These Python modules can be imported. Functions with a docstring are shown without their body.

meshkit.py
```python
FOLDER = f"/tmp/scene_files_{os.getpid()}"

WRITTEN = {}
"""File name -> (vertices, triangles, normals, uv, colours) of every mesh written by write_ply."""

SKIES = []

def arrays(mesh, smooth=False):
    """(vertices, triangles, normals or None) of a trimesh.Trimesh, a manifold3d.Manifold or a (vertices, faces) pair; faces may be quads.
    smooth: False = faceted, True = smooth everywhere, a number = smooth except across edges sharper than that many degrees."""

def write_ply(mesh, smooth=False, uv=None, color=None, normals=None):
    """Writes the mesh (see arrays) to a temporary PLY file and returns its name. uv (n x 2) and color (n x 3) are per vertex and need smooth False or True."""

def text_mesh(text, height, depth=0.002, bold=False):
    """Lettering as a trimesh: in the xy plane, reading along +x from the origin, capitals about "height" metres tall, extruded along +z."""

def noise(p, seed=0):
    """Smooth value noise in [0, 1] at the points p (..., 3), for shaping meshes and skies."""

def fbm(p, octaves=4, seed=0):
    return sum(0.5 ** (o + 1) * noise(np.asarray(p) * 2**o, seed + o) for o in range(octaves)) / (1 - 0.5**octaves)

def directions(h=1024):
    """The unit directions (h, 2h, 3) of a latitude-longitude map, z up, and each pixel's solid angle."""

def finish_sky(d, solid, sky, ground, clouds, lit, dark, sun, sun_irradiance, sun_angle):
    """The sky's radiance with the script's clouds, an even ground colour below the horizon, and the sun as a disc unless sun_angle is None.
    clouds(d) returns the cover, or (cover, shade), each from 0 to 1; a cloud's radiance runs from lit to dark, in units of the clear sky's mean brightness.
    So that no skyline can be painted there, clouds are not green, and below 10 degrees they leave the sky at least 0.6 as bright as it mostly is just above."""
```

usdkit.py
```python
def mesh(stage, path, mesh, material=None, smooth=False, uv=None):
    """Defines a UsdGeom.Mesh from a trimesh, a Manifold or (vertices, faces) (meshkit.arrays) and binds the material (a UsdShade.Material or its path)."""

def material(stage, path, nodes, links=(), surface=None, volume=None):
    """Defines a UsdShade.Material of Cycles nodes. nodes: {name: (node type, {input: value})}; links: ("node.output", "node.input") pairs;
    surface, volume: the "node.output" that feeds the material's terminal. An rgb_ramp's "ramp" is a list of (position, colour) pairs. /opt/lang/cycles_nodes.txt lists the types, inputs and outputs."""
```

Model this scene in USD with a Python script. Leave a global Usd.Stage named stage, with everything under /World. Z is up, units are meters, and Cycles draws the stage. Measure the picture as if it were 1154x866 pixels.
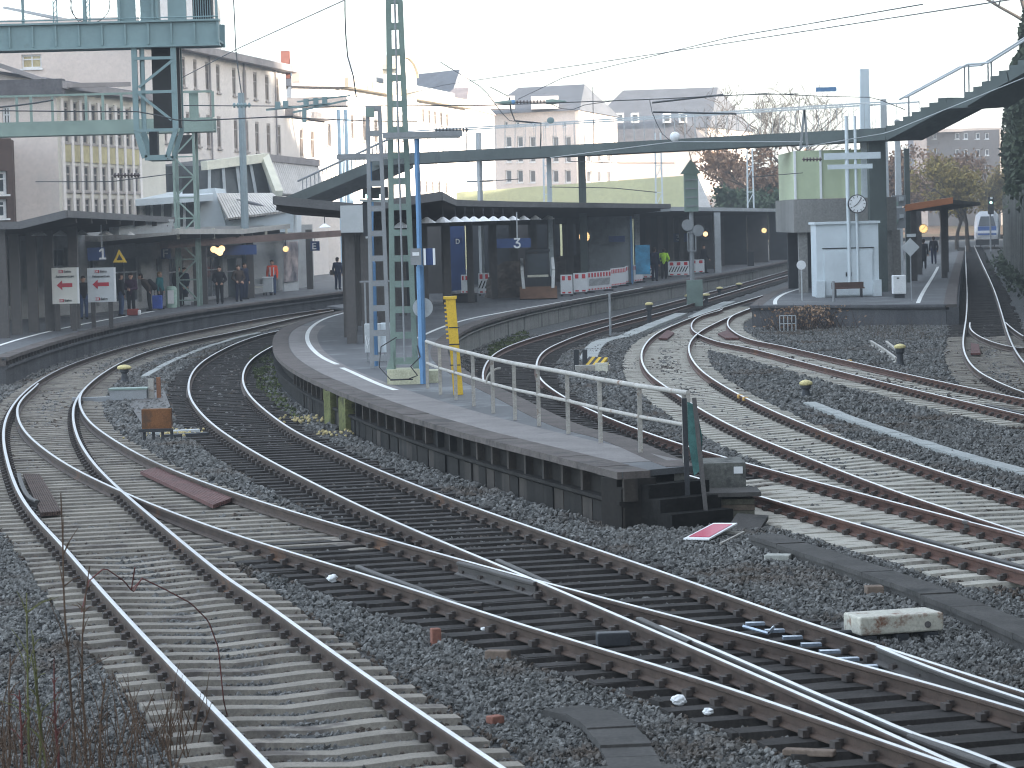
import math, random
import numpy as np, trimesh, manifold3d
import usdkit, meshkit, shapely
from pxr import Usd, UsdGeom, UsdLux, UsdShade, Sdf, Gf, Vt
from scipy.interpolate import splprep, splev

stage = Usd.Stage.CreateInMemory()
UsdGeom.SetStageUpAxis(stage, UsdGeom.Tokens.z)
UsdGeom.Xform.Define(stage, '/World')
UsdGeom.Scope.Define(stage, '/World/Looks')
rng = np.random.default_rng(7)

# ---------------------------------------------------------------- camera, sky, sun, exposure
F, CX, CY, HC, CAMZ, ROLL = 3300.0, 577.0, 433.0, 250.0, 4.16, math.radians(1.47)
PITCH = math.atan((CY - HC) / F)
EXPOSURE = 2.15
SUN_AZ, SUN_EL = math.radians(110), math.radians(11.5)
cam = UsdGeom.Camera.Define(stage, '/World/camera')
cam.CreateFocalLengthAttr(102.95); cam.CreateHorizontalApertureAttr(36.0)
cam.CreateClippingRangeAttr((1.0, 4000.0)); cam.CreateExposureAttr(EXPOSURE)
cam.CreateFStopAttr(8.0); cam.CreateFocusDistanceAttr(60.0)
k_cp, k_sp, k_cr, k_sr = math.cos(PITCH), math.sin(PITCH), math.cos(ROLL), math.sin(ROLL)
fwd = np.array([0, k_cp, -k_sp]); up0 = np.array([0, k_sp, k_cp]); rt0 = np.array([1.0, 0, 0])
rt = k_cr * rt0 - k_sr * up0; up = k_sr * rt0 + k_cr * up0
cam.AddTransformOp().Set(Gf.Matrix4d(*rt, 0, *up, 0, *(-fwd), 0, 0, 0, CAMZ, 1))
dome = UsdLux.DomeLight.Define(stage, '/World/sky')
dome.GetPrim().SetCustomDataByKey('kind', 'structure')
sky = usdkit.material(stage, '/World/Looks/sky_look', {
    'tex': ('sky_texture', {'sky_type': 'single_scattering', 'sun_disc': False, 'sun_elevation': SUN_EL, 'sun_rotation': SUN_AZ, 'air_density': 1.0, 'aerosol_density': 2.0, 'ozone_density': 1.6}),
    'co': ('texture_coordinate', {}),
    'mp': ('mapping', {'scale': (1.0, 1.0, 3.2)}),
    'nz': ('noise_texture', {'scale': 2.2, 'detail': 6.0, 'roughness': 0.55}),
    'rp': ('rgb_ramp', {'ramp': [(0.35, (0.12, 0.12, 0.12)), (0.75, (0.5, 0.5, 0.5))]}),
    'mx': ('mix', {'color2': (9.4, 10.3, 11.2)}),
    'bg': ('background_shader', {'strength': 0.10})},
    [('co.generated', 'mp.vector'), ('mp.vector', 'nz.vector'), ('nz.fac', 'rp.fac'), ('rp.color', 'mx.fac'), ('tex.color', 'mx.color1'), ('mx.color', 'bg.color')], surface='bg.background')
UsdShade.MaterialBindingAPI.Apply(dome.GetPrim()).Bind(sky)
sun = UsdLux.DistantLight.Define(stage, '/World/sun')
sun.CreateNormalizeAttr(True); sun.CreateIntensityAttr(1.1); sun.CreateAngleAttr(0.53); sun.CreateColorAttr(Gf.Vec3f(1.0, 0.90, 0.76))
sd = np.array([math.sin(SUN_AZ) * math.cos(SUN_EL), math.cos(SUN_AZ) * math.cos(SUN_EL), math.sin(SUN_EL)])
sx = np.cross([0, 0, 1], sd); sx /= np.linalg.norm(sx); sy = np.cross(sd, sx)
sun.AddTransformOp().Set(Gf.Matrix4d(*sx, 0, *sy, 0, *sd, 0, 0, 0, 0, 1))

# ---------------------------------------------------------------- measuring helpers: where a point of the place lies
def ray(px, py):
    u, v = px - CX, CY - py
    ul, vl = k_cr * u + k_sr * v, -k_sr * u + k_cr * v
    return np.array([ul, F * k_cp + vl * k_sp, -F * k_sp + vl * k_cp])
def G(px, py, z=0.0):
    d = ray(px, py); t = (z - CAMZ) / d[2]
    return np.array([d[0] * t, d[1] * t, z])
def W(px, py, Y):
    d = ray(px, py)
    return np.array([0, 0, CAMZ]) + d * (Y / d[1])
def curve(pts, z=0.0, step=0.5, s=0.25):
    p = np.array(pts, float)
    tck, u = splprep(p.T, s=s * len(p), k=min(3, len(p) - 1))
    q = np.array(splev(np.linspace(0, 1, 1200), tck)).T
    return resample(np.array([G(a, b, z) for a, b in q]), step)
def resample(w, step):
    L = np.r_[0, np.cumsum(np.linalg.norm(np.diff(w, axis=0), axis=1))]
    n = max(2, int(L[-1] / step) + 1)
    t = np.linspace(0, L[-1], n)
    return np.stack([np.interp(t, L, w[:, k]) for k in range(w.shape[1])], 1)
def tangents(w):
    t = np.gradient(w, axis=0); t[:, 2] = 0
    return t / np.linalg.norm(t, axis=1, keepdims=True)
def left_of(w):
    t = tangents(w)
    return np.stack([-t[:, 1], t[:, 0], 0 * t[:, 0]], 1)
def extend(w, d0=0, d1=0):
    t = tangents(w)
    parts = []
    if d0: parts.append(w[0] - t[min(3, len(t) - 1)] * d0)
    parts.append(w)
    if d1: parts.append(w[-1] + t[-3] * d1)
    return np.vstack([np.atleast_2d(p) for p in parts])

# ---------------------------------------------------------------- mesh builder
def caps(prof):
    m = len(prof)
    if m <= 4: return np.array([[0, 1, 2], [0, 2, 3]][:m - 2])
    v, f = trimesh.creation.triangulate_polygon(shapely.Polygon(prof), engine='earcut')
    near = np.argmin(((np.asarray(v)[:, None, :2] - prof[None]) ** 2).sum(-1), 1)
    return near[np.asarray(f)]
class MB:
    def __init__(s): s.v, s.f, s.n = [], [], 0
    def add(s, v, f):
        f = np.asarray(f, int)
        if f.ndim == 2 and f.shape[1] == 4: f = np.vstack([f[:, [0, 1, 2]], f[:, [0, 2, 3]]])
        s.v.append(np.asarray(v, float)); s.f.append(f + s.n); s.n += len(v); return s
    def mesh(s, m): return s.add(m.vertices, m.faces)
    def box(s, c, size, rz=0.0, R=None):
        h = np.array(size) / 2
        v = np.array([(x, y, z) for x in (-1, 1) for y in (-1, 1) for z in (-1, 1)]) * h
        if R is not None: v = v @ np.asarray(R).T
        elif rz: v = v @ np.array([[math.cos(rz), math.sin(rz), 0], [-math.sin(rz), math.cos(rz), 0], [0, 0, 1]])
        return s.add(v + np.array(c), [(0, 1, 3, 2), (4, 6, 7, 5), (0, 4, 5, 1), (2, 3, 7, 6), (0, 2, 6, 4), (1, 5, 7, 3)])
    def bar(s, p, q, w, h=None, upv=(0, 0, 1)):
        p, q = np.array(p, float), np.array(q, float); h = h or w
        d = q - p; L = np.linalg.norm(d); d /= L
        u = np.array(upv, float)
        if abs(d @ u) > 0.95: u = np.array([0, 1.0, 0]) if abs(d[1]) < 0.9 else np.array([1.0, 0, 0])
        a = np.cross(d, u); a /= np.linalg.norm(a); b = np.cross(a, d)
        return s.box((p + q) / 2, (w, L, h), R=np.stack([a, d, b], 1))
    def tube(s, pts, r, n=6, cap=True):
        p = np.asarray(pts, float); r = np.broadcast_to(r, (len(p),))
        t = np.gradient(p, axis=0); t /= np.linalg.norm(t, axis=1, keepdims=True) + 1e-12
        ref = np.array([0, 0, 1.0]) if np.abs(t[:, 2]).mean() < 0.8 else np.array([1.0, 0, 0])
        a = np.cross(t, ref); a /= np.linalg.norm(a, axis=1, keepdims=True) + 1e-9; b = np.cross(t, a)
        ang = np.arange(n) * 2 * np.pi / n
        v = (p[:, None] + r[:, None, None] * (np.cos(ang)[None, :, None] * a[:, None] + np.sin(ang)[None, :, None] * b[:, None])).reshape(-1, 3)
        i, j = np.meshgrid(np.arange(len(p) - 1), np.arange(n), indexing='ij')
        q = np.stack([i * n + j, i * n + (j + 1) % n, (i + 1) * n + (j + 1) % n, (i + 1) * n + j], -1).reshape(-1, 4)[:, ::-1]
        f = [q[:, [0, 1, 2]], q[:, [0, 2, 3]]]
        if cap:
            k = np.arange(1, n - 1)
            f += [np.stack([0 * k, k, k + 1], 1), (len(p) - 1) * n + np.stack([0 * k, k + 1, k], 1)]
        return s.add(v, np.vstack(f))
    def sweep(s, path, prof, closed=True, cap=True, z=None):
        """prof: (offset to the left of travel, height) points; path: n x 3"""
        w = np.asarray(path, float); l = left_of(w); prof = np.asarray(prof, float); m = len(prof)
        v = (w[:, None] + l[:, None] * prof[None, :, 0, None] + np.array([0, 0, 1.0]) * prof[None, :, 1, None]).reshape(-1, 3)
        mm = m if closed else m - 1
        i, j = np.meshgrid(np.arange(len(w) - 1), np.arange(mm), indexing='ij')
        q = np.stack([i * m + j, i * m + (j + 1) % m, (i + 1) * m + (j + 1) % m, (i + 1) * m + j], -1).reshape(-1, 4)
        f = [q[:, [0, 1, 2]], q[:, [0, 2, 3]]]
        if cap and closed:
            tri = caps(prof)
            f += [tri[:, ::-1], tri + (len(w) - 1) * m]
        return s.add(v, np.vstack(f))
    def prism(s, poly, z0, z1):
        m = trimesh.creation.extrude_polygon(shapely.Polygon(poly), z1 - z0, engine='earcut'); m.apply_translation([0, 0, z0])
        return s.mesh(m)
    def lathe(s, c, prof, n=12):
        pr = np.array(prof, float); ang = np.arange(n) * 2 * np.pi / n
        v = np.stack([pr[:, None, 0] * np.cos(ang), pr[:, None, 0] * np.sin(ang), np.repeat(pr[:, 1:2], n, 1)], -1).reshape(-1, 3) + np.array(c)
        i, j = np.meshgrid(np.arange(len(pr) - 1), np.arange(n), indexing='ij')
        return s.add(v, np.stack([i * n + j, i * n + (j + 1) % n, (i + 1) * n + (j + 1) % n, (i + 1) * n + j], -1).reshape(-1, 4))
    def quad(s, a, b, c, d): return s.add([a, b, c, d], [(0, 1, 2, 3)])
    def slab(s, a, b, c, d, t):
        """a thick panel whose front is a b c d, thickness t behind it"""
        P = np.array([a, b, c, d], float); n = np.cross(P[1] - P[0], P[3] - P[0]); n /= np.linalg.norm(n)
        v = np.vstack([P, P - n * t])
        return s.add(v, [(0, 1, 2, 3), (7, 6, 5, 4), (0, 4, 5, 1), (1, 5, 6, 2), (2, 6, 7, 3), (3, 7, 4, 0)])
    def get(s):
        return trimesh.Trimesh(np.vstack(s.v), np.vstack(s.f), process=False)

# ---------------------------------------------------------------- names, things, parts
used = {}
def uniq(parent, name):
    k = (parent, name); used[k] = used.get(k, -1) + 1
    return f'{parent}/{name}' if used[k] == 0 else f'{parent}/{name}_{used[k]:03d}'
def cdata(p, **kw):
    for k, v in kw.items():
        if v: p.SetCustomDataByKey(k, v)
def put(path, mb, mat, shift=None, smooth=False):
    m = mb.get() if isinstance(mb, MB) else mb
    if shift is not None: m = trimesh.Trimesh(np.array(m.vertices) - shift, m.faces, process=False)
    return usdkit.mesh(stage, path, m, mat, smooth)
class Thing:
    def __init__(s, name, label=None, cat=None, base=(0, 0, 0), group=None, kind=None, rz=None):
        s.path = uniq('/World', name); s.name = name; s.base = np.array(base, float)
        x = UsdGeom.Xform.Define(stage, s.path); x.AddTranslateOp().Set(Gf.Vec3d(*map(float, base)))
        if rz is not None: x.AddRotateZOp().Set(math.degrees(rz))
        s.prim = x.GetPrim(); s.local = rz is not None
        cdata(s.prim, label=label, category=cat, group=group, kind=kind)
    def part(s, name, mb, mat, parent=None, label=None, kind=None, smooth=False):
        path = uniq(parent or s.path, name)
        m = put(path, mb, mat, None if s.local else s.base, smooth)
        cdata(m.GetPrim(), label=label, kind=kind)
        return path
    def copy(s, base, rz=0.0, label=None, group=None, cat=None):
        r = Thing.__new__(Thing); r.path = uniq('/World', s.name); r.name = s.name; r.base = np.array(base, float); r.local = True
        x = UsdGeom.Xform.Define(stage, r.path)
        r.prim = x.GetPrim(); r.prim.GetReferences().AddInternalReference(s.path)
        x.ClearXformOpOrder()
        x.AddTranslateOp().Set(Gf.Vec3d(*map(float, base))); x.AddRotateZOp().Set(math.degrees(rz))
        r.prim.SetInstanceable(True)
        cdata(r.prim, label=label, group=group, category=cat)
        return r
def solo(name, mb, mat, label=None, cat=None, group=None, kind=None, smooth=False):
    p = put(uniq('/World', name), mb, mat, None, smooth).GetPrim(); cdata(p, label=label, category=cat, group=group, kind=kind)
    return p

# ---------------------------------------------------------------- materials
def M(name, c, rough=0.8, var=0.18, scale=2.0, c2=None, bump=0.0, bscale=30.0, metal=0.0, streak=False, spec=0.5, fine=None, spot=None):
    c = np.array(c, float); lo = np.clip(c * (1 - var), 0, 1); hi = np.clip(c * (1 + var), 0, 1) if c2 is None else np.array(c2, float)
    if rough >= .8 and spec == .5: spec = .12
    elif rough >= .6 and spec == .5: spec = .3
    nodes = {'g': ('geometry', {}), 'm': ('mapping', {'scale': (1, 1, 0.15) if streak else (1, 1, 1)}),
             'n': ('noise_texture', {'scale': scale, 'detail': 6.0, 'roughness': 0.65}),
             'r': ('rgb_ramp', {'ramp': [(0.3, lo), (0.7, hi)]}),
             'n2': ('noise_texture', {'scale': bscale, 'detail': 3.0, 'roughness': 0.6}),
             'r2': ('rgb_ramp', {'ramp': [(0.3, (0.78,) * 3), (0.7, (1.15,) * 3)]}),
             'x': ('mix', {'mix_type': 'multiply', 'fac': 1.0 if fine is None else fine}),
             'p': ('principled_bsdf', {'roughness': rough, 'metallic': metal, 'specular_ior_level': spec})}
    links = [('g.position', 'm.vector'), ('m.vector', 'n.vector'), ('n.fac', 'r.fac'), ('g.position', 'n2.vector'), ('n2.fac', 'r2.fac'), ('r.color', 'x.color1'), ('r2.color', 'x.color2')]
    last = 'x.color'
    if spot is not None:
        nodes['n3'] = ('noise_texture', {'scale': spot[1], 'detail': 5.0, 'roughness': 0.7})
        nodes['r3'] = ('rgb_ramp', {'ramp': [(spot[2], (0, 0, 0)), (spot[2] + 0.12, (1, 1, 1))]})
        nodes['x3'] = ('mix', {'color2': tuple(spot[0])})
        links += [('m.vector', 'n3.vector'), ('n3.fac', 'r3.fac'), ('r3.color', 'x3.fac'), (last, 'x3.color1')]; last = 'x3.color'
    links.append((last, 'p.base_color'))
    if bump:
        nodes['b'] = ('bump', {'strength': 0.7, 'distance': bump}); links += [('n2.fac', 'b.height'), ('b.normal', 'p.normal')]
    return usdkit.material(stage, '/World/Looks/' + name, nodes, links, surface='p.BSDF')
m_rail = M('rail_rust', (0.058, 0.038, 0.029), 0.75, 0.35, 3, bump=0.003, bscale=60, spot=((0.13, 0.06, 0.028), 0.35, 0.60))
m_railtop = M('rail_polished', (0.44, 0.44, 0.45), 0.33, 0.15, 6, metal=1.0, fine=0.3)
m_railred = M('rail_rust_red', (0.085, 0.042, 0.031), 0.75, 0.35, 3, bump=0.003, bscale=60, spot=((0.20, 0.085, 0.035), 0.35, 0.60))
m_raildull = M('rail_dull', (0.05, 0.044, 0.041), 0.6, 0.25, 3, bump=0.003, bscale=60)
m_conc_sl = M('sleeper_concrete', (0.235, 0.212, 0.182), 0.9, 0.22, 0.8, bump=0.004, bscale=45, spot=((0.12, 0.105, 0.095), 1.2, 0.52))
m_conc_lt = M('sleeper_concrete_light', (0.37, 0.345, 0.30), 0.9, 0.14, 0.8, bump=0.004, bscale=45, spot=((0.19, 0.165, 0.145), 1.3, 0.55))
m_wood_sl = M('sleeper_wood', (0.038, 0.034, 0.032), 0.85, 0.35, 2.5, bump=0.006, bscale=40, spot=((0.10, 0.09, 0.08), 5.0, 0.63))
m_ballast = M('ballast_bed', (0.085, 0.086, 0.086), 0.95, 0.45, 5.0, bump=0.05, bscale=16, spot=((0.10, 0.082, 0.07), 0.22, 0.58))
m_clip = M('clip_iron', (0.05, 0.04, 0.036), 0.7, 0.3, 8)
# ---------------------------------------------------------------- the rails of the eight tracks, measured on the ground
RP = {'a1':[(390.6,345.6),(368,348.6),(338.6,352),(304,357.6),(269,363),(234.7,370),(200,377.2),(159.5,386),(128,394.6),(97,404),(69,415),(43,430),(24,446),(12,461),(5,475),(4,489),(5,500),(8.7,520),(14.7,540.6),(23.4,558),(33,573.6),(44,585.7),(57,601),(66.7,611),(83,628),(92,640),(123,674),(153.6,707.5),(184,740),(215,772),(246,803),(276,835),(300,860),(340,902)],'a2':[(368,351.5),(338.6,357),(304,365),(269,372.7),(234.7,380),(200,387.2),(173,394),(147,404),(125,414.5),(107.5,426.7),(97,437),(88.5,446),(84.5,455),(82,465),(83,478),(89,495),(97,510),(111,526.8),(128,545),(138.7,554.5),(156,570),(175,585),(200,606),(230,631),(261,655),(280,666),(311,689),(341,710.6),(372,732),(403,753.6),(433.6,775),(464,796.6),(495,816.5),(525.7,838),(556,858),(600,888)],'b1':[(43,432),(26,449),(19.5,459.6),(19.5,468),(24,479),(31,489),(43,501),(57,511),(73,521.6),(90,531),(107.5,540),(119.6,546),(138.7,554),(164.7,565),(182,572.5),(200,579.7),(226,588.5),(252,598),(278,606.5),(340,626),(400,643),(434.7,654.5),(469,665.7),(504,677.5),(538.6,688),(573,698.5),(594.7,705),(629,716),(664,727),(698.6,737),(740,750),(774.7,760.5),(809,771.7),(844,782),(900,801.5),(934.7,814),(969,826),(1004,837.5),(1038.6,849.5),(1073,861.6),(1154,890),(1220,914)],'b2':[(97,437),(90,447),(90,456),(93.6,465.7),(104,477.5),(118,488.5),(133.5,499),(152.5,509.5),(173,520),(200,531),(226,542),(260.7,554.5),(295,565),(330,576),(364.6,587),(400,596.7),(434.7,606.8),(469,617),(504,626.7),(538.6,635.4),(573,644.5),(600,652),(617,657),(646.7,665),(681,673.9),(716,683),(760,694),(774.7,698),(809,707.6),(844,716),(878.6,725),(913,734.3),(940,741),(969,748.5),(1004,757.6),(1038.6,767),(1073,777.5),(1100,785),(1154,801),(1220,821)],'c1':[(318,372),(295,377),(269,386),(243,398),(226,410),(215.6,422),(212,434),(214,446.5),(222.5,460.4),(234.7,473),(257,491),(278,504),(304,519),(338.6,536.5),(373,554),(400,567.6),(434.7,583),(469,598),(495,609),(530,622.7),(556,633.7),(590.6,648.5),(617,660),(646.7,672.8),(681,686.7),(707,698),(733,709),(760,720.5),(774.7,727),(809,742),(844,757),(878.6,771.5),(900,780.5),(934.7,796),(969,812),(986.7,820),(1004,828),(1044,845),(1090,865),(1154,892)],'c2':[(309,389),(293.6,398),(279.7,410),(273.7,420.5),(273.7,431),(281.5,444.8),(295,458.6),(311,472),(330,484),(347,493.8),(373,505.3),(400,518),(435,533),(474,548),(529.6,570),(600,594.5),(617,600),(646.7,610),(681,621.9),(716,634),(740,642.5),(774.7,653.9),(809,666),(844,679),(878.6,691),(913,702.5),(957,716.5),(986.7,726),(1021,737),(1056,749),(1100,762.8),(1154,779),(1220,799)],'d1':[(897.6,302.5),(873,308.8),(838.6,318.6),(804,328),(772.8,336.5),(740,345),(687,358),(652.7,366.7),(618,375.8),(583,386.5),(559,398),(548.7,407.6),(544,418),(545,427),(549,437)],'d1b':[(842.5,555),(886.7,568),(930,580.3),(973,592.5),(1006,602),(1058,616.5),(1110,631),(1154,643),(1220,661)],'d2':[(897.6,307.7),(873,314.7),(838.6,325),(804,335),(772.8,344),(740,353),(713,360.5),(678.6,370),(652.7,377.5),(626.7,387.5),(612.8,396),(606.7,404),(604.5,410),(604.8,418),(609,427),(619.7,437),(637,447.5),(661,459.3),(687,470.5),(722,484.5),(734.7,489.5),(769,501),(800,510.5),(821,516.5),(841.6,522.5),(886.7,534),(930,545),(973,556),(1006,565.3),(1058,579),(1092.6,588),(1127,597),(1154,604),(1220,621)],'e1':[(846.5,337),(821,344.8),(797,352),(776,359.5),(757,367.2),(740,376.5),(727.7,387.5),(722.5,398),(723.5,409),(731,420),(743,430),(760.7,442.4),(786.7,459.5),(821,478),(856,493.8),(869,499),(904,513.5),(938.6,526.5),(973,540),(1000,550.5),(1023,558.5),(1058,569.5),(1084,578),(1110,586.5),(1154,601.5),(1220,624)],'e2':[(846.5,347),(838.6,350),(821,357.5),(800.5,367),(785,377.5),(776.5,387.5),(777,399.5),(786.7,413.3),(804,427),(830,443),(856,456.5),(900,475),(912.7,480),(938.6,490),(973,502.5),(1006,513.5),(1058,531),(1110,547.5),(1154,559.8),(1220,578)],'f1':[(814,348),(792,355.5),(780.5,363),(779,370),(787,377),(804,383),(838.6,391),(873,399.6),(900,407),(954,420),(1006,433),(1058,445.5),(1110,457.5),(1154,468),(1220,483)],'f2':[(846.5,346.7),(831.7,352.8),(821.5,359.7),(820,366.7),(825,373.2),(837,378.8),(873,388),(900,394.4),(954,406),(1006,418),(1058,429.5),(1110,440.5),(1154,449.7),(1220,463)],'g1':[(1088.3,291.6),(1089,319),(1089.7,347),(1088.5,364),(1085.7,380),(1085.2,390),(1089,403),(1098,414),(1118.6,427),(1154,442),(1220,466)],'g2':[(1104,290.7),(1112.6,309),(1121,329.7),(1130,354),(1134,371),(1139.4,385.6),(1147,399),(1154,407.5),(1190,440)],'h1':[(1093.5,363.5),(1092.7,369.5),(1100.5,376.5),(1117.8,385),(1138.6,390.3),(1154,392)],'h2':[(1133.4,363.5),(1142,371),(1154,379)]}
rails = {k: curve(v, 0.0, 0.5, 0.12) for k, v in RP.items()}
d1full = np.vstack([rails['d1'][:-4], None]) if False else None
# the left rail of the platform track runs on hidden behind the island platform: it keeps its gauge to the right rail
d2 = rails['d2']; ld = left_of(d2)
iA = np.argmin(np.abs(d2[:, 1] - 76)); iB = np.argmin(np.abs(d2[:, 1] - 45))
sgn = 1.0 if (rails['d1'][-1] - d2[iA]) @ ld[iA] > 0 else -1.0
mid = d2[iA:iB] + sgn * 1.5 * ld[iA:iB]
rails['d1'] = resample(np.vstack([rails['d1'][:-4], mid[6:-6], rails['d1b'][3:]]), 0.5)
del rails['d1b']
FAR = {'a1': 45, 'a2': 45, 'c1': 25, 'c2': 25, 'd1': 70, 'd2': 70, 'e1': 6, 'e2': 6, 'f2': 6, 'g1': 90, 'g2': 90}
for k in list(rails):
    rails[k] = extend(rails[k], FAR.get(k, 0), 6 if k in ('a1', 'a2', 'g2') else 0)
    if k[0] in 'acdefg' : rails[k] = resample(rails[k], 0.5)
TR = {}
def center(a, b):
    A, B = rails[a], rails[b]; out = []
    for q in A:
        d = np.linalg.norm(B - q, axis=1); i = d.argmin()
        if d[i] < 2.6: out.append((q + B[i]) / 2)
    return resample(np.array(out), 0.6)
for k in 'abcdefg': TR[k] = center(k + '1', k + '2')
hc = curve(RP['h1'], 0, .5); TR['h'] = None

PROF_BODY = [(.036, -.013), (.036, -.038), (.011, -.052), (.011, -.125), (.066, -.148), (.066, -.160), (-.066, -.160), (-.066, -.148), (-.011, -.125), (-.011, -.052), (-.036, -.038), (-.036, -.013), (-.029, -.0025), (.029, -.0025)]
PROF_CAP = [(.026, -.0024), (.022, -.0004), (0, .0012), (-.022, -.0004), (-.026, -.0024)]
def rail_parts(t, w, dull=False, guard=False, rust=False):
    w = w.copy()
    if guard: w[:, 2] += 0.0
    body = MB().sweep(w, PROF_BODY); p = t.part('check_rail' if guard else 'rail', body, m_railred if rust else m_raildull if dull else m_rail)
    t.part('running_surface', MB().sweep(w, PROF_CAP, closed=False, cap=False), m_raildull if guard else m_railtop, parent=p, smooth=50)

def sleeper_mesh(c, n, L0, L1, wide, kind, jit):
    """one sleeper lying from L0 to L1 along n through c"""
    n = n[:2] / np.linalg.norm(n[:2]); t = np.array([n[1], -n[0]])
    th = 0.16 if kind != 'wood' else 0.13
    st = [0, .12, .30, .5, .70, .88, 1.0]
    if kind == 'wood' or L1 - L0 > 2.9: zz = [0] * 7
    else: zz = [-.012, 0, 0.0, -.035, 0.0, 0, -.012]
    v = []
    for u, z in zip(st, zz):
        l = L0 + (L1 - L0) * u
        for (a, h) in ((-wide / 2, -.2), (-wide * .39, z), (wide * .39, z), (wide / 2, -.2)):
            xy = c[:2] + n * l + t * a
            v.append((xy[0], xy[1], -.163 + h * (1 if h < -.1 else 1) + jit))
    f = []
    for i in range(6):
        for j in range(3): f.append((i * 4 + j, i * 4 + j + 1, (i + 1) * 4 + j + 1, (i + 1) * 4 + j))
    f += [(3, 2, 1, 0), (24, 25, 26, 27)]
    return MB().add(v, f)
bed_boxes = []     # sleepers seen as rectangles: no ballast stone lies on top of them
def clip_mesh(mb, c, t, n):
    for s in (-1, 1):
        mb.box(c + n * s * .105 + np.array([0, 0, -.128]), (.055, .10, .06), rz=math.atan2(n[1], n[0]))
        mb.box(c + n * s * .06 + np.array([0, 0, -.105]), (.05, .05, .05), rz=math.atan2(n[1], n[0]))
def build_track(key, label, kind_at, host_of=(), host=None, ymax=95.0, dull=False, extra=()):
    t = Thing('railway_track', label, 'railway track')
    for r in (key + '1', key + '2'): rail_parts(t, rails[r], dull, rust=key in 'def')
    for w, g in extra: rail_parts(t, w, True, g)
    cl = TR[key]; n = left_of(cl); far = {}; clips = MB(); nc = 0
    mats = {'conc': m_conc_sl, 'light': m_conc_lt, 'wood': m_wood_sl}
    for c, d in zip(cl, n):
        if host is not None:
            q = TR[host]; dd = np.linalg.norm(q - c, axis=1)
            if dd.min() < 2.35 and 0 < dd.argmin() < len(q) - 1: continue
        kd = kind_at(c)
        if kd is None: continue
        L0, L1 = -1.3, 1.3
        for h in host_of:
            q = TR[h] - c; al = q @ d; ac = np.abs(q[:, 0] * -d[1] + q[:, 1] * d[0]) if False else np.abs(q @ np.array([d[1], -d[0], 0]))
            i = ac.argmin()
            if ac[i] < .5 and abs(al[i]) < 2.4: L0, L1 = min(L0, al[i] - 1.3), max(L1, al[i] + 1.3)
        L0 += rng.uniform(-.05, .05) * (2.5 if kd == 'wood' else 1); L1 += rng.uniform(-.05, .05) * (2.5 if kd == 'wood' else 1)
        sm = sleeper_mesh(c, d, L0, L1, .36 if kd == 'light' else .29, kd, rng.uniform(-.008, .006))
        dist = math.hypot(c[0], c[1])
        if dist < ymax:
            t.part('sleeper', sm, mats[kd]); bed_boxes.append((c, d, L0, L1))
        else: far.setdefault(kd, MB()).add(sm.v[0], sm.f[0])
        if dist < 75:
            for r in (key + '1', key + '2'):
                w = rails[r]; i = np.argmin(((w - c) ** 2).sum(1) - 0 * ((w - c) @ d))
                # the point of the rail that lies on this sleeper's axis
                al = (w - c) @ d; ac = np.abs((w - c) @ np.array([d[1], -d[0], 0])); j = np.argmin(ac + 9 * (np.abs(al) > 2.0))
                if ac[j] < .6: clip_mesh(clips, c + d * al[j], None, d); nc += 1
    for kd, mb in far.items(): t.part('far_sleepers', mb, mats[kd], kind='stuff')
    if nc: t.part('rail_clips', clips, m_clip, kind='stuff')
    return t
def ck(pts): return curve(pts, 0.0, .4, .05)
ka = lambda c: 'conc'
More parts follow.
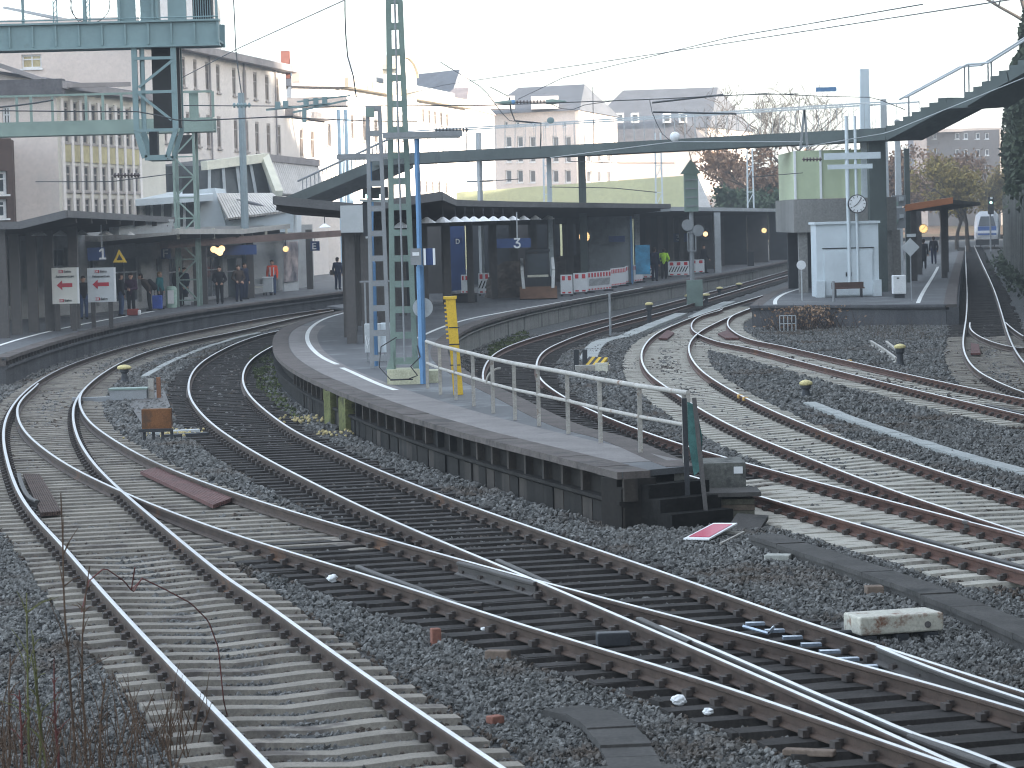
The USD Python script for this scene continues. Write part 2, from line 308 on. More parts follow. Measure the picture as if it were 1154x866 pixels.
TA = build_track('a', 'nearest track on concrete sleepers, curving left towards platform 1', ka, host_of=('b',), extra=[
    (ck([(21, 533), (25, 546), (31, 557), (42, 564)]), True)])
kb = lambda c: 'conc' if c[1] > 38.5 else 'wood'
TB = build_track('b', 'track branching off the nearest track and crossing to the lower right corner', kb, host='a', ymax=95, extra=[
    (ck([(403, 637), (434, 649), (480, 665), (530, 681), (544, 679)]), True),
    (ck([(743.5, 705), (783, 721.5), (818, 737), (844, 747.5), (878.6, 763), (913, 778.7), (940, 789), (969, 801), (1004, 815.7), (1038.6, 829.5), (1073, 840), (1100, 849.5), (1154, 871), (1200, 888)]), False)])
kc = lambda c: 'wood'
TC = build_track('c', 'dark track on wooden sleepers curving round the near edge of the island platform', kc, host_of=('b',), extra=[
    (ck([(561, 630), (590, 643), (620, 656.5)]), True), (ck([(517, 633), (545, 640), (575, 648.5), (604, 656)]), True),
    (ck([(720, 695.5), (735, 702.5), (752, 710), (778, 722)]), True),
    (ck([(990, 728.5), (1021, 741), (1056, 755), (1100, 770), (1154, 788), (1200, 803)]), False),
    (ck([(1026, 827), (1056, 838), (1085, 849), (1120, 861)]), True)])
kd_ = lambda c: 'light' if c[1] < 48 else 'wood'
TD = build_track('d', 'track along the platform with the red barriers, passing behind the railing', kd_, host_of=(), ymax=95, extra=[
    (ck([(972.5, 588.5), (1010, 598), (1058, 611.5), (1110, 625.5), (1165, 641)]), True),
    (ck([(1087, 586.5), (1120, 594.5), (1165, 605.5)]), True)])
TE = build_track('e', 'curved track on pale concrete sleepers between railing and white hut', lambda c: 'light', host_of=('f', 'd'))
TF = build_track('f', 'track branching right from the pale curved track, ending at right edge', lambda c: 'light', host='e', extra=[
    (ck([(1111, 455), (1130, 459.5), (1154, 465)]), True)])
TG = build_track('g', 'far right track running beside the ivy covered wall to the blue train', lambda c: 'conc' if c[1] < 100 else 'wood')

for r in ('h1', 'h2'):
    if r == 'h1': TH = Thing('railway_track', 'short stretch of track branching off at the far right edge', 'railway track')
    rail_parts(TH, rails[r])
for c in resample((rails['h1'][-12:] + rails['h1'][-12:]) / 2 + [.5, .5, 0], .6)[:9]: TH.part('sleeper', sleeper_mesh(c, np.array([-.35, .94, 0]), -1.0, 1.4, .27, 'conc', 0), m_conc_sl)
# ---------------------------------------------------------------- ground: one sheet to the horizon
def ground_z(x, y):
    p = np.stack([x, y, 0 * x], -1)
    return -.203 + .03 * (meshkit.noise(p * .9, 3) - .5) + .03 * (meshkit.noise(p * .27, 5) - .5)
gx = np.r_[-700, -250, -120, -60, np.arange(-30, 44, .5), 60, 120, 250, 700]
gy = np.r_[-200, -60, 0, np.arange(15, 150, .5), np.arange(150, 330, 4), 400, 600, 800]
XX, YY = np.meshgrid(gx, gy); ZZ = ground_z(XX, YY) - .03
ii, jj = np.meshgrid(np.arange(len(gy) - 1), np.arange(len(gx) - 1), indexing='ij'); nx = len(gx)
solo('ground', MB().add(np.stack([XX, YY, ZZ], -1).reshape(-1, 3), np.stack([ii * nx + jj, ii * nx + jj + 1, (ii + 1) * nx + jj + 1, (ii + 1) * nx + jj], -1).reshape(-1, 4)), m_ballast, kind='structure', smooth=True)

# ---------------------------------------------------------------- platforms
m_asph = M('platform_asphalt', (0.085, 0.087, 0.092), 0.75, 0.2, .35, bump=.003, bscale=50, spot=((0.16, 0.165, 0.17), .5, .55))
m_pave = M('platform_paving', (0.20, 0.185, 0.18), 0.8, 0.2, 1.2, bump=.003, bscale=40, spot=((0.12, 0.115, 0.115), .9, .6))
m_cope = M('coping_stone', (0.105, 0.09, 0.084), 0.85, 0.25, 1.5, bump=.004, bscale=30, spot=((0.06, 0.055, 0.052), 1.2, .54))
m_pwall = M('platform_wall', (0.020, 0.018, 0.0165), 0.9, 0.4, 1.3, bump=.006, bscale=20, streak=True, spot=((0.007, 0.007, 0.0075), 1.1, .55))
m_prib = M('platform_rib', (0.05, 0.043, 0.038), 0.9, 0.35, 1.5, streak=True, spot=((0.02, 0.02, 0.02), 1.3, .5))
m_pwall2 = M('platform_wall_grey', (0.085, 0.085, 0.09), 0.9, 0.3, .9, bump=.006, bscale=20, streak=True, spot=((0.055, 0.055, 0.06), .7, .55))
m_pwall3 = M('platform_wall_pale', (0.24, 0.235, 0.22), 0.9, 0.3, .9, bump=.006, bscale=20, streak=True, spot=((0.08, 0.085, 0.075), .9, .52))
m_moss = M('mossy_concrete', (0.115, 0.12, 0.05), 0.95, 0.4, 2.5, bump=.008, bscale=20, spot=((0.04, 0.038, 0.03), 2.2, .52))
m_white = M('line_paint', (0.70, 0.70, 0.68), 0.8, 0.1, 2.0, spot=((0.34, 0.33, 0.32), 3.5, .62))
m_line = m_white
PT = .60
P2L = curve([(302, 377), (304, 382), (308.5, 388), (314, 400), (324.8, 410.5), (338.6, 420), (359.5, 431), (371.5, 436.5), (402, 447.5), (435, 460.4), (474, 473), (515.7, 485.5), (557, 496), (600, 506.5), (640, 516), (675, 525), (701, 532)], PT, .5, .3)
far2 = np.array([G(a, b, PT) for a, b in [(400, 348.5), (373, 353.5), (347, 360), (331, 365), (321, 369.5), (311, 375.5)]])
P2L = curve([(394, 348.5), (373, 352.8), (347, 360), (331, 365.5), (319, 371.5), (311, 378.5), (309, 388), (313, 399), (324.8, 410.5), (338.6, 420), (359.5, 430), (402, 446.6), (435, 460), (474, 473), (515.7, 485.5), (557, 496), (600, 506.5), (640, 516.5), (675, 525.5), (701, 532.5)], PT, .5, .2)
P2R = curve([(783, 525), (735, 506), (700, 493), (660, 482), (626.7, 470.5), (580, 447), (548, 431), (520, 417), (506, 406), (501, 396), (506, 385), (518.7, 375), (546.8, 362.5), (593.6, 349.4), (640, 340), (724.6, 325), (780.7, 315), (860, 300), (905, 290.5)], PT, .5, .3)
e0 = P2L[0]; r9 = P2R[-1]
side = np.array([[-8.2, 131, PT], [-6, 142, PT], [-2.5, 156, PT], [4.5, 190, PT], [13.5, 241, PT]])
P2poly = np.vstack([side[::-1][:, :2], P2L[:, :2], P2R[:, :2]])
P2poly = np.array(shapely.Polygon(P2poly).buffer(0).exterior.coords)[:-1]
def platform(name, label, poly, z=PT):
    t = Thing(name, label, None, kind='structure'); t.part('surface', MB().prism(poly, z - .09, z - .002), m_asph)
    inner = shapely.Polygon(poly).buffer(-.3)
    for g in getattr(inner, 'geoms', [inner]): t.part('core', MB().prism(np.array(g.exterior.coords)[:-1], -.6, z - .11), m_pwall)
    return t
def edge(t, path, sgn, wallmat, zones, ribs=None, cope=True, stones=0, cmat=None, ribmat=None, planks=0):
    """coping, recessed band with ribs, ledge and plinth along path (a line at the top edge); sgn=+1 if the platform lies to the left of travel"""
    S = lambda pr: [(sgn * a, b) for a, b in pr]
    w = path
    if cope:
        pr = S([(-.07, 0.002), (.42, 0.006), (.42, -.10), (-.07, -.10)])
        if stones:
            L = resample(w, 1.0); k = 0
            for a, b in zip(L[:-1], L[1:]):
                if np.hypot(*a[:2]) < stones:
                    d = (b - a) / np.linalg.norm(b - a); dz = np.array([0, 0, rng.uniform(-.004, .006)])
                    t.part('coping_stone', MB().sweep(np.array([a + d * .006 + dz, b - d * .006 + dz]), pr), cmat or m_cope); k += 1
            ok = np.hypot(w[:, 0], w[:, 1]) >= stones - 1
            if ok.sum() > 2: t.part('far_coping', MB().sweep(w[ok], pr), cmat or m_cope)
        else: t.part('coping', MB().sweep(w, pr), cmat or m_cope)
    zr, zl, zb = zones
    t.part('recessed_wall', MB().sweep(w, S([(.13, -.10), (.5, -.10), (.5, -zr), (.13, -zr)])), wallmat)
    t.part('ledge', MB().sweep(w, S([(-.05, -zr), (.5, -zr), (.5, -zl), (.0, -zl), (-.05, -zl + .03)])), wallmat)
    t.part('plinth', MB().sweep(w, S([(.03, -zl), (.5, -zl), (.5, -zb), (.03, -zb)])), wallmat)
    if planks:
        Lp = resample(w, .5)
        for a, b in zip(Lp[:-1], Lp[1:]):
            if np.hypot(*a[:2]) < planks:
                d = (b - a) / np.linalg.norm(b - a); o = rng.uniform(-.022, .012); t.part('plinth_slab', MB().sweep(np.array([a + d * .012, b - d * .012]), S([(o, -zl - .004), (.08, -zl - .004), (.08, -zb), (o, -zb)])), wallmat if rng.random() < .7 else m_prib)
    if ribs:
        L = resample(w, ribs[0]); tn = tangents(L); ln = left_of(L)
        for a, d, n in zip(L, tn, ln):
            if np.hypot(*a[:2]) < ribs[1]:
                t.part('rib', MB().box(a + sgn * n * .11 + np.array([0, 0, -(.10 + zr) / 2]), (.11, .20, zr - .10 - .002), rz=math.atan2(n[1], n[0]) - math.pi / 2), ribmat or wallmat)
T2 = platform('island_platform', 'island platform with curved mossy wall, railing and long canopy', P2poly)
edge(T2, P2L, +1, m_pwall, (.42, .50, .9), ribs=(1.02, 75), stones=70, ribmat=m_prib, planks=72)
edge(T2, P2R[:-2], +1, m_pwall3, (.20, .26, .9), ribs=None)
edge(T2, np.array([P2L[-1], P2R[0]]), +1, m_pwall, (.22, .25, .9), cope=False)
# mossy buttress of the bend
for (px, py) in [(376, 478), (393, 487)]:
    a = G(px, py, -.2); d = np.array([.52, -.85, 0])
    T2.part('buttress', MB().box(a + np.array([.0, .18, .34]), (.30, .5, .74), rz=.35), m_moss)
T2.part('mossy_panel', MB().sweep(P2L[(P2L[:, 1] < 68) & (P2L[:, 1] > 62)], [(.05, -.11), (.2, -.11), (.2, -.52), (.05, -.52)]), m_moss)
# three worn steps at the platform end
a, b = P2L[-1], P2R[0]; dv = (b - a) / np.linalg.norm(b - a); nv = np.array([dv[1], -dv[0], 0])
m_step = M('old_step', (0.013, 0.0125, 0.012), 0.95, 0.5, 3, bump=.012, bscale=18, spot=((0.05, 0.05, 0.042), 5, .64))
for i in range(3):
    c = a + dv * .80 + nv * (.14 + .26 * i) ; top = PT - .19 * (i + 1)
    T2.part('step', MB().box((c[0], c[1], (top - .5) / 2), (1.10, .27, top + .5), rz=math.atan2(dv[1], dv[0])), m_step)
# painted safety lines
def line(t, pts, z, w=.14, mat=None): t.part('safety_line', MB().sweep(curve(pts, z, .5, .1), [(-w / 2, .008), (w / 2, .008), (w / 2, -.01), (-w / 2, -.01)]), mat or m_line)
line(T2, [(390.6, 352), (373, 357), (356, 365.5), (347, 374), (346, 382), (350, 391), (358, 399), (366.4, 405), (380, 411)], PT, .13)
line(T2, [(385.4, 414.9), (408, 425), (432.5, 435.5), (446, 440)], PT, .13)
line(T2, [(470, 381), (482.4, 376.3), (513, 364), (518.7, 361.8), (560, 353.6), (593.6, 347.7), (646.6, 338), (687, 331), (724, 324.5)], PT, .12)
# pale paved patch and dark patch on the island platform
T2.part('paving_band', MB().sweep(P2L[40:-3], [(.44, .004), (1.35, .004), (1.35, -.02), (.44, -.02)]), m_pave)
# ---- platform 1 on the left
P1E = curve([(7, 403.5), (17, 399), (43, 389.4), (69, 381.6), (104, 373.8), (138.6, 366), (173, 359.3), (200, 353.6), (234.7, 348.2), (269, 343.5), (304, 339.3), (338.6, 335), (373, 330.6), (390, 328.6)], PT, .5, .3)
tl = tangents(P1E)[-3]
P1E = extend(P1E, 0, 60)
P1poly = np.vstack([P1E[:, :2], [[-8, 230], [-70, 230], [-70, P1E[0, 1]]]])
T1 = platform('side_platform', 'left platform with ribbed edge wall curving away under the canopies', P1poly)
edge(T1, P1E, +1, m_pwall2, (.26, .36, .9), ribs=(.75, 112), stones=112, ribmat=m_cope)
T1.part('end_wall', MB().box((P1E[0, 0] - 10.05, P1E[0, 1] + .1, .05), (20, .2, 1.0)), m_pwall2)
line(T1, [(-8, 392), (0, 389.4), (34.7, 379), (69, 370.8), (95, 365), (121, 360.3), (147, 355.8), (173, 351)], PT, .13)
# ---- platform 3 on the right
P3L = curve([(847, 345), (857, 336.5), (873, 328.7), (900, 319), (925, 312), (960, 304)], PT, .5, .1)
P3R = curve([(1065.5, 343.5), (1069, 325), (1072.8, 310.6), (1078, 294), (1081.4, 283)], PT, .5, .1)
P3poly = np.vstack([P3L[:, :2], P3R[::-1, :2]])
T3 = platform('far_platform', 'right platform with white hut, seen end on, weeds at its foot', P3poly)
edge(T3, P3R[::-1], -1 if False else +1, m_pwall2, (.2, .26, .9))
edge(T3, P3L, -1, m_pwall2, (.2, .26, .9))
edge(T3, np.array([P3L[0], P3R[0]]), +1, m_pwall2, (.14, .18, .9), cmat=m_pwall2)
line(T3, [(874, 343.3), (873, 339.5), (878.5, 334.6), (900, 326), (920, 319.2), (945, 312)], PT, .16)
line(T3, [(1034.6, 341.8), (1043, 325), (1052, 310.6), (1057, 301)], PT, .16)
for i in range(3):
    c = (P3L[0] * .62 + P3R[0] * .38) + np.array([-.6, -.15 - .27 * i, 0]); top = PT - .2 * (i + 1)
    T3.part('step', MB().box((c[0], c[1], (top - .5) / 2), (1.5, .27, top + .5)), m_pwall2)

# ---------------------------------------------------------------- ballast stones lying between the sleepers
from scipy.spatial import cKDTree
def scatter(y0, y1, dens, size, seed, pad=1.0):
    r = np.random.default_rng(seed); w = .18 * y1 + pad
    n = int(dens * (y1 - y0) * 2 * w); x = r.uniform(-w, w, n); y = r.uniform(y0, y1, n)
    k = np.abs(x) < .178 * y + pad; return x[k], y[k], size * r.uniform(.6, 1.45, k.sum())
sc = [scatter(19, 30, 430, .0255, 1), scatter(30, 42, 290, .030, 2), scatter(42, 62, 110, .041, 3), scatter(62, 112, 42, .055, 4)]
sx_, sy_, ss_ = (np.concatenate([s[i] for s in sc]) for i in range(3))
keep = np.ones(len(sx_), bool); tree = cKDTree(np.stack([sx_, sy_], 1))
for c, d, L0, L1 in bed_boxes:
    if c[1] > 113: continue
    m = c[:2] + d[:2] * (L0 + L1) / 2
    for i in tree.query_ball_point(m, (L1 - L0) / 2 + .2):
        q = np.array([sx_[i], sy_[i]]) - c[:2]; al = q @ d[:2]; ac = abs(q[0] * d[1] - q[1] * d[0])
        if L0 - .01 < al < L1 + .01 and ac < .125: keep[i] = False
rp = np.vstack([resample(w[w[:, 1] < 112], .08)[:, :2] for w in rails.values() if (w[:, 1] < 112).sum() > 3])
keep &= cKDTree(rp).query(np.stack([sx_, sy_], 1))[0] > .085
for _p in (P2poly, P1poly, P3poly): keep &= ~shapely.contains_xy(shapely.Polygon(_p).buffer(.1), sx_, sy_)
sx_, sy_, ss_ = sx_[keep], sy_[keep], ss_[keep]
sz_ = ground_z(sx_, sy_) + rng.uniform(-.006, .03, len(sx_))
tc_ = np.vstack([resample(w, .2)[:, :2] for w in TR.values() if w is not None])
sz_ -= np.where(cKDTree(tc_).query(np.stack([sx_, sy_], 1))[0] < 1.32, .036 + .01 * rng.random(len(sx_)), 0)
m_stone = M('ballast_stone', (0.066, 0.066, 0.066), 0.9, 0.6, 9.0, bump=.004, bscale=70, spot=((0.095, 0.078, 0.066), 0.33, 0.54), c2=(0.245, 0.24, 0.23))
pi_ = UsdGeom.PointInstancer.Define(stage, '/World/ballast_stones')
cdata(pi_.GetPrim(), kind='stuff', label='loose grey ballast stones between and beside the tracks', category='ballast')
protos = []
m_stoneb = M('ballast_stone_rusty', (0.05, 0.043, 0.037), 0.9, 0.5, 9.0, bump=.004, bscale=70, c2=(0.145, 0.115, 0.095))
for k in range(12):
    r = np.random.default_rng(50 + k); p = r.normal(size=(13, 3)); p /= np.linalg.norm(p, axis=1, keepdims=True); p *= r.uniform(.75, 1.15, (13, 1)) * np.array([1.1, .9, .72])
    h = trimesh.Trimesh(p).convex_hull
    pm = put(f'/World/ballast_stones/stone_{k:03d}' if k else '/World/ballast_stones/stone', trimesh.Trimesh(h.vertices, h.faces), m_stone if k < 6 else m_stoneb); protos.append(pm.GetPath())
pi_.CreatePrototypesRel().SetTargets(protos)
N = len(sx_)
pi_.CreateProtoIndicesAttr(Vt.IntArray.FromNumpy((rng.integers(0, 6, N) + 6 * ((cKDTree(rp).query(np.stack([sx_, sy_], 1))[0] < .55) & (rng.random(N) < .55))).astype(np.int32)))
pi_.CreatePositionsAttr(Vt.Vec3fArray.FromNumpy(np.stack([sx_, sy_, sz_], 1).astype(np.float32)))
pi_.CreateScalesAttr(Vt.Vec3fArray.FromNumpy(np.repeat(ss_[:, None], 3, 1).astype(np.float32)))
q = rng.normal(size=(N, 4)); q /= np.linalg.norm(q, axis=1, keepdims=True)
pi_.CreateOrientationsAttr(Vt.QuathArray.FromNumpy(q.astype(np.float16)))
print('stones', N)
# ---------------------------------------------------------------- walls with real window openings
def onwall(A, B, px, py):
    """(distance along A-B, height) where the line of sight meets the upright plane through A and B"""
    A, B = np.array(A[:2]), np.array(B[:2]); d = ray(px, py); e = (B - A) / np.linalg.norm(B - A); n = np.array([e[1], -e[0]])
    t = (A @ n) / (d[:2] @ n); q = d * t
    return (q[:2] - A) @ e, q[2] + CAMZ
def facade(t, A, B, zb, zt, wins, mat, fmat, gmat, thick=.4, name='wall', poly=None, frame=.10, inset=.16, mull=True, sill=True):
    A, B = np.array(A[:2], float), np.array(B[:2], float); L = np.linalg.norm(B - A); e = (B - A) / L; n = np.array([e[1], -e[0]])
    if n @ ((A + B) / 2) > 0: n = -n
    P = shapely.Polygon(poly if poly is not None else [(0, zb), (L, zb), (L, zt), (0, zt)])
    ok = [w for w in wins if P.buffer(-.05).contains(shapely.box(*w))]
    for w in ok: P = P.difference(shapely.box(*w))
    def to(m):
        v = np.array(m.vertices); o = np.zeros_like(v)
        o[:, :2] = A + v[:, :1] * e - v[:, 2:3] * n; o[:, 2] = v[:, 1]
        f = np.array(m.faces); flip = (e[0] * n[1] - e[1] * n[0]) > 0
        return trimesh.Trimesh(o, f[:, ::-1] if flip else f, process=False)
    for g in getattr(P, 'geoms', [P]): t.part(name, to(trimesh.creation.extrude_polygon(g, thick, engine='earcut')), mat)
    def bx(mb, u0, u1, z0, z1, d0, d1):
        c = A + e * (u0 + u1) / 2 - n * (d0 + d1) / 2
        mb.box((c[0], c[1], (z0 + z1) / 2), (u1 - u0, d1 - d0, z1 - z0), rz=math.atan2(e[1], e[0]))
    for (u0, z0, u1, z1) in ok:
        f = MB(); r = frame
        bx(f, u0, u0 + r, z0, z1, inset, inset + .1); bx(f, u1 - r, u1, z0, z1, inset, inset + .1)
        bx(f, u0 + r, u1 - r, z1 - r, z1, inset + .002, inset + .098); bx(f, u0 + r, u1 - r, z0, z0 + r, inset + .002, inset + .098)
        if mull:
            um = (u0 + u1) / 2; bx(f, um - .035, um + .035, z0 + r, z1 - r, inset + .01, inset + .09)
            zm = z0 + (z1 - z0) * .66; bx(f, u0 + r, u1 - r, zm - .035, zm + .035, inset + .014, inset + .086)
        if sill: bx(f, u0 - .08, u1 + .08, z0 - .1, z0 - .005, -.1, inset + .05)
        p = t.part('window', f, fmat)
        g = MB(); bx(g, u0 + .02, u1 - .02, z0 + .02, z1 - .02, inset + .05, inset + .07); t.part('pane', g, gmat, parent=p)
    return e, n
def walls_box(t, pts, zb, zt, mat, name='wall'):
    t.part(name, MB().prism(pts, zb, zt), mat)
def glass_mat(name, c=(0.05, 0.06, 0.07), rough=.12): return M(name, c, rough, .35, .35, spec=.6, fine=.2)
m_plast = M('plaster_pinkish', (0.60, 0.52, 0.475), .9, .08, .25, bscale=6, fine=.35, spot=((0.5, 0.46, 0.43), .12, .62))
m_plastw = M('plaster_white', (0.62, 0.575, 0.545), .9, .08, .3, bscale=6, fine=.35, streak=True, spot=((0.56, 0.54, 0.53), .3, .62))
m_pilast = M('pilaster_plaster', (0.52, 0.49, 0.43), .9, .1, .4, streak=True)
m_spand = M('spandrel_yellow', (0.42, 0.37, 0.22), .85, .2, .8)
m_frame = M('frame_grey', (0.30, 0.27, 0.25), .7, .15, 2)
m_framew = M('frame_white', (0.66, 0.66, 0.66), .6, .1, 2)
m_glass = glass_mat('window_glass')
m_glassb = glass_mat('window_glass_brown', (0.11, 0.08, 0.065))
m_roofd = M('roof_dark', (0.10, 0.095, 0.10), .85, .3, .8, bump=.02, bscale=8)
m_roofs = M('roof_slate', (0.105, 0.11, 0.125), .8, .2, .5, bump=.02, bscale=6)
m_roofl = M('roof_zinc', (0.36, 0.38, 0.40), .6, .15, .4)
m_brick = M('brick_red', (0.26, 0.11, 0.085), .9, .25, 2, bump=.01, bscale=20)
m_trim = M('stone_trim', (0.50, 0.44, 0.34), .85, .15, .6)
m_eave = M('eave_grey', (0.26, 0.24, 0.24), .8, .2, .6)
def XY(px, Y, py=250): return W(px, py, Y)[:2]
def along(A, deg, L): return np.array([A[0] + L * math.sin(math.radians(deg)), A[1] + L * math.cos(math.radians(deg))])
def cornice(t, A, B, z0, z1, out, mat, name='cornice', back=.05):
    A, B = np.array(A[:2], float), np.array(B[:2], float); e = (B - A) / np.linalg.norm(B - A); n = np.array([e[1], -e[0]])
    if n @ ((A + B) / 2) > 0: n = -n
    c = (A + B) / 2 + n * (out - back) / 2
    t.part(name, MB().box((c[0], c[1], (z0 + z1) / 2), (np.linalg.norm(B - A) + 2 * out * .9, out + back, z1 - z0), rz=math.atan2(e[1], e[0])), mat)
def winrow(A, B, xs, top, bot, wpx):
    """windows from their centres xs, and lines of (x, y) for tops and sills as seen"""
    r = []
    for x in xs:
        yt = top[1] + (top[3] - top[1]) * (x - top[0]) / (top[2] - top[0]); yb = bot[1] + (bot[3] - bot[1]) * (x - bot[0]) / (bot[2] - bot[0])
        u0, z1 = onwall(A, B, x - wpx / 2, yt); u1, z0 = onwall(A, B, x + wpx / 2, yb)
        r.append((min(u0, u1), z0, max(u0, u1), z1))
    return r
HD = 8.7
# --- long white station building (left)
A2 = XY(163, 170); B2 = along(A2, HD, 37.5)
C2 = along(B2, HD, 12.5)
t = Thing('station_building', 'long white plastered building with two rows of narrow brown windows on left', 'building', (*A2, 0))
ze = onwall(A2, B2, 200, 57)[1]
w = winrow(A2, B2, [194, 207, 220, 233.5, 245.8, 263.8, 275.7, 287.6, 301, 312.4, 324, 333], (207, 64, 324, 89), (207, 98.5, 324, 119), 5.0)
w += winrow(A2, B2, [186, 199, 212, 224, 235, 247, 266, 278, 290, 303, 314.5, 326], (247, 131, 365, 148), (247, 168, 365, 181), 5.4)
w += winrow(A2, B2, [180, 190.5, 223, 234], (180, 186, 234, 190), (180, 218, 234, 219), 6)
facade(t, A2, B2, -.5, ze, w, m_plastw, m_frame, m_glassb, inset=.03, frame=.14)
cornice(t, A2, B2, ze, ze + .45, .7, m_eave, 'eave')
back = np.array([-16.0, 3.0])
rf = MB(); n_ = np.array([1, -.15]) * .7
rf.slab(np.r_[B2 + n_, ze + .46], np.r_[B2 + back / 2, ze + 2.4], np.r_[A2 + back / 2, ze + 2.4], np.r_[A2 + n_, ze + .46], .15)
t.part('roof', rf, m_roofl)
# its plain end wall that faces the tracks' near end
E2 = A2 + np.array([-27.0, 1.0])
wl = []
u0, z1 = onwall(E2, A2, 24, 62); u1, z0 = onwall(E2, A2, 47, 77); wl.append((u0, z0, u1, z1))
facade(t, E2, A2, -.5, ze + 1.5, wl, m_plast, m_framew, M('lit_curtain', (0.45, 0.38, 0.22), .6, .3, 1.5), name='end_wall')
# lower wing
zw = onwall(B2, C2, 345, 134)[1]
w = winrow(B2, C2, [340, 352.5, 365], (247, 131, 365, 148), (247, 168, 365, 181), 5.2)
facade(t, B2, C2, -.5, zw, w, m_plastw, m_frame, m_glassb, name='wing_wall', inset=.03, frame=.14)
cornice(t, B2, C2, zw, zw + .5, .6, m_eave, 'wing_eave')
walls_box(t, [B2 + back * .8, B2 + [-.4, .0], C2 + [-.4, 0], C2 + back * .8], -.5, zw + .3, m_plastw, 'wing_core')
walls_box(t, [A2 + [-.45, .5], B2 + [-.45, .1], B2 + back, A2 + back], -.5, ze - .02, m_plastw, 'core')
p = t.part('rooftop_room', MB().box((*(A2 + along((0, 0), HD, 22) + [-3.2, 0]), ze + 2.2), (4.0, 5, 3.8), rz=-math.radians(HD)), m_plastw)
for k, (px, py0, py1) in enumerate([(322, 58, 76), (333.5, 66, 80)]):
    q = W(px, py1, 208); q2 = W(px, py0, 208)
    t.part('chimney', MB().box((q[0], q[1], (q[2] + q2[2]) / 2 - .4), (.62 - .1 * k, .8, q2[2] - q[2] + .8)), m_brick if k == 0 else m_plast)
for k in (.18, .42, .66, .9):
    q = A2 + (B2 - A2) * k; t.part('downpipe', MB().tube([(q[0] + .12, q[1] - .05, 0), (q[0] + .12, q[1] - .05, ze)], .07, 6), m_eave)
# --- beige office house with pilasters
A1 = XY(68, 146); B1 = along(A1, HD, 20); E1 = A1 + np.array([-18, .8])
t = Thing('office_building', 'beige office house with white pilasters and yellow panels between its windows', 'building', (*A1, 0))
z1 = onwall(A1, B1, 90, 104)[1]
xs = [71, 81.5, 91.5, 102, 112, 121.5, 131, 140.5, 149.5, 157.5]
u = [onwall(A1, B1, x, 200)[0] for x in xs]
wins = []; sp = MB()
e = (B1 - A1) / np.linalg.norm(B1 - A1); n = np.array([e[1], -e[0]]);
rz1 = math.atan2(e[1], e[0])
for (ya, yb) in [(118, 140), (146, 163), (188, 216), (224, 246)]:
    za, zb = onwall(A1, B1, 105, ya)[1], onwall(A1, B1, 105, yb)[1]
    for a, b in zip(u[:-1], u[1:]): wins.append((a + .26, zb, b - .26, za))
facade(t, A1, B1, -.5, z1, wins, m_pilast, m_frame, m_glass, thick=.5, inset=.04, frame=.07)
for a, b in zip(u[:-1], u[1:]):
    for (ya, yb) in [(164.5, 184), (141, 145)]:
        za, zb = onwall(A1, B1, 105, ya)[1], onwall(A1, B1, 105, yb)[1]; c = A1 + e * (a + b) / 2
        t.part('spandrel_panel', MB().box((c[0] + n[0] * .02, c[1] + n[1] * .02, (za + zb) / 2), (b - a - .5, .1, za - zb), rz=rz1), m_spand)
for a in u:
    c = A1 + e * a; t.part('pilaster', MB().box((c[0] + n[0] * .045, c[1] + n[1] * .045, z1 / 2 - .3), (.42, .10, z1 - .3), rz=rz1), m_plastw)
cornice(t, A1, B1, z1, z1 + .35, .5, m_eave, 'eave')
wl = []
for (xa, ya, xb, yb) in [(2, 120, 12, 148), (-30, 120, -16, 148)]:
    u0, zt_ = onwall(E1, A1, xa, ya); u1, zb_ = onwall(E1, A1, xb, yb); wl.append((u0, zb_, u1, zt_))
zs = z1 - .2
facade(t, E1, A1, -.5, zs, wl, m_plast, m_framew, m_glass, name='end_wall')
L = np.linalg.norm(A1 - E1)
t.part('slate_band', MB().box((*((E1 + A1) / 2 + [0, -.1]), zs + .3), (L + .8, .9, .75), rz=math.atan2(*(A1 - E1)[::-1])), m_roofd)
zg = [onwall(E1, A1, 0, 74)[1], onwall(E1, A1, 66, 91)[1]]
u0 = onwall(E1, A1, 0, 74)[0]
facade(t, E1 + [0, .5], A1 + [0, .5], zs, zs + 3, [], m_plast, m_framew, m_glass, name='gable_wall', poly=[(0, zs), (L, zs), (L, zg[1] - .6), (L - .3, zg[1] - .2), (u0, zg[0] - .2), (0, zg[0] + .8)])
rr = MB(); q0 = np.r_[E1 + [0, 0], zg[0] + .9]; q1 = np.r_[A1 + [.2, 0], zg[1] - .25]; q2 = np.r_[A1 + [3.0, 4.5], onwall(A1, B1, 100, 103)[1] + .25]
rr.bar(np.r_[E1 + (A1 - E1) * (u0 / L), zg[0]], q1, .5, .22); rr.bar(q1, q2, .4, .22)
t.part('verge', rr, m_eave)
rf = MB().slab(np.r_[A1 + [.45, 0], z1 + .36], np.r_[B1 + [.5, 0], z1 + .36], np.r_[B1 + [-9, 2], z1 + 2.1], np.r_[A1 + [-9, .9], z1 + 2.1], .15)
t.part('roof', rf, m_roofd)
walls_box(t, [A1 + [-.55, .6], B1 + [-.5, -.1], B1 + [-17, 1], A1 + [-17, 1.5]], -.5, z1 - .05, m_plast, 'core')
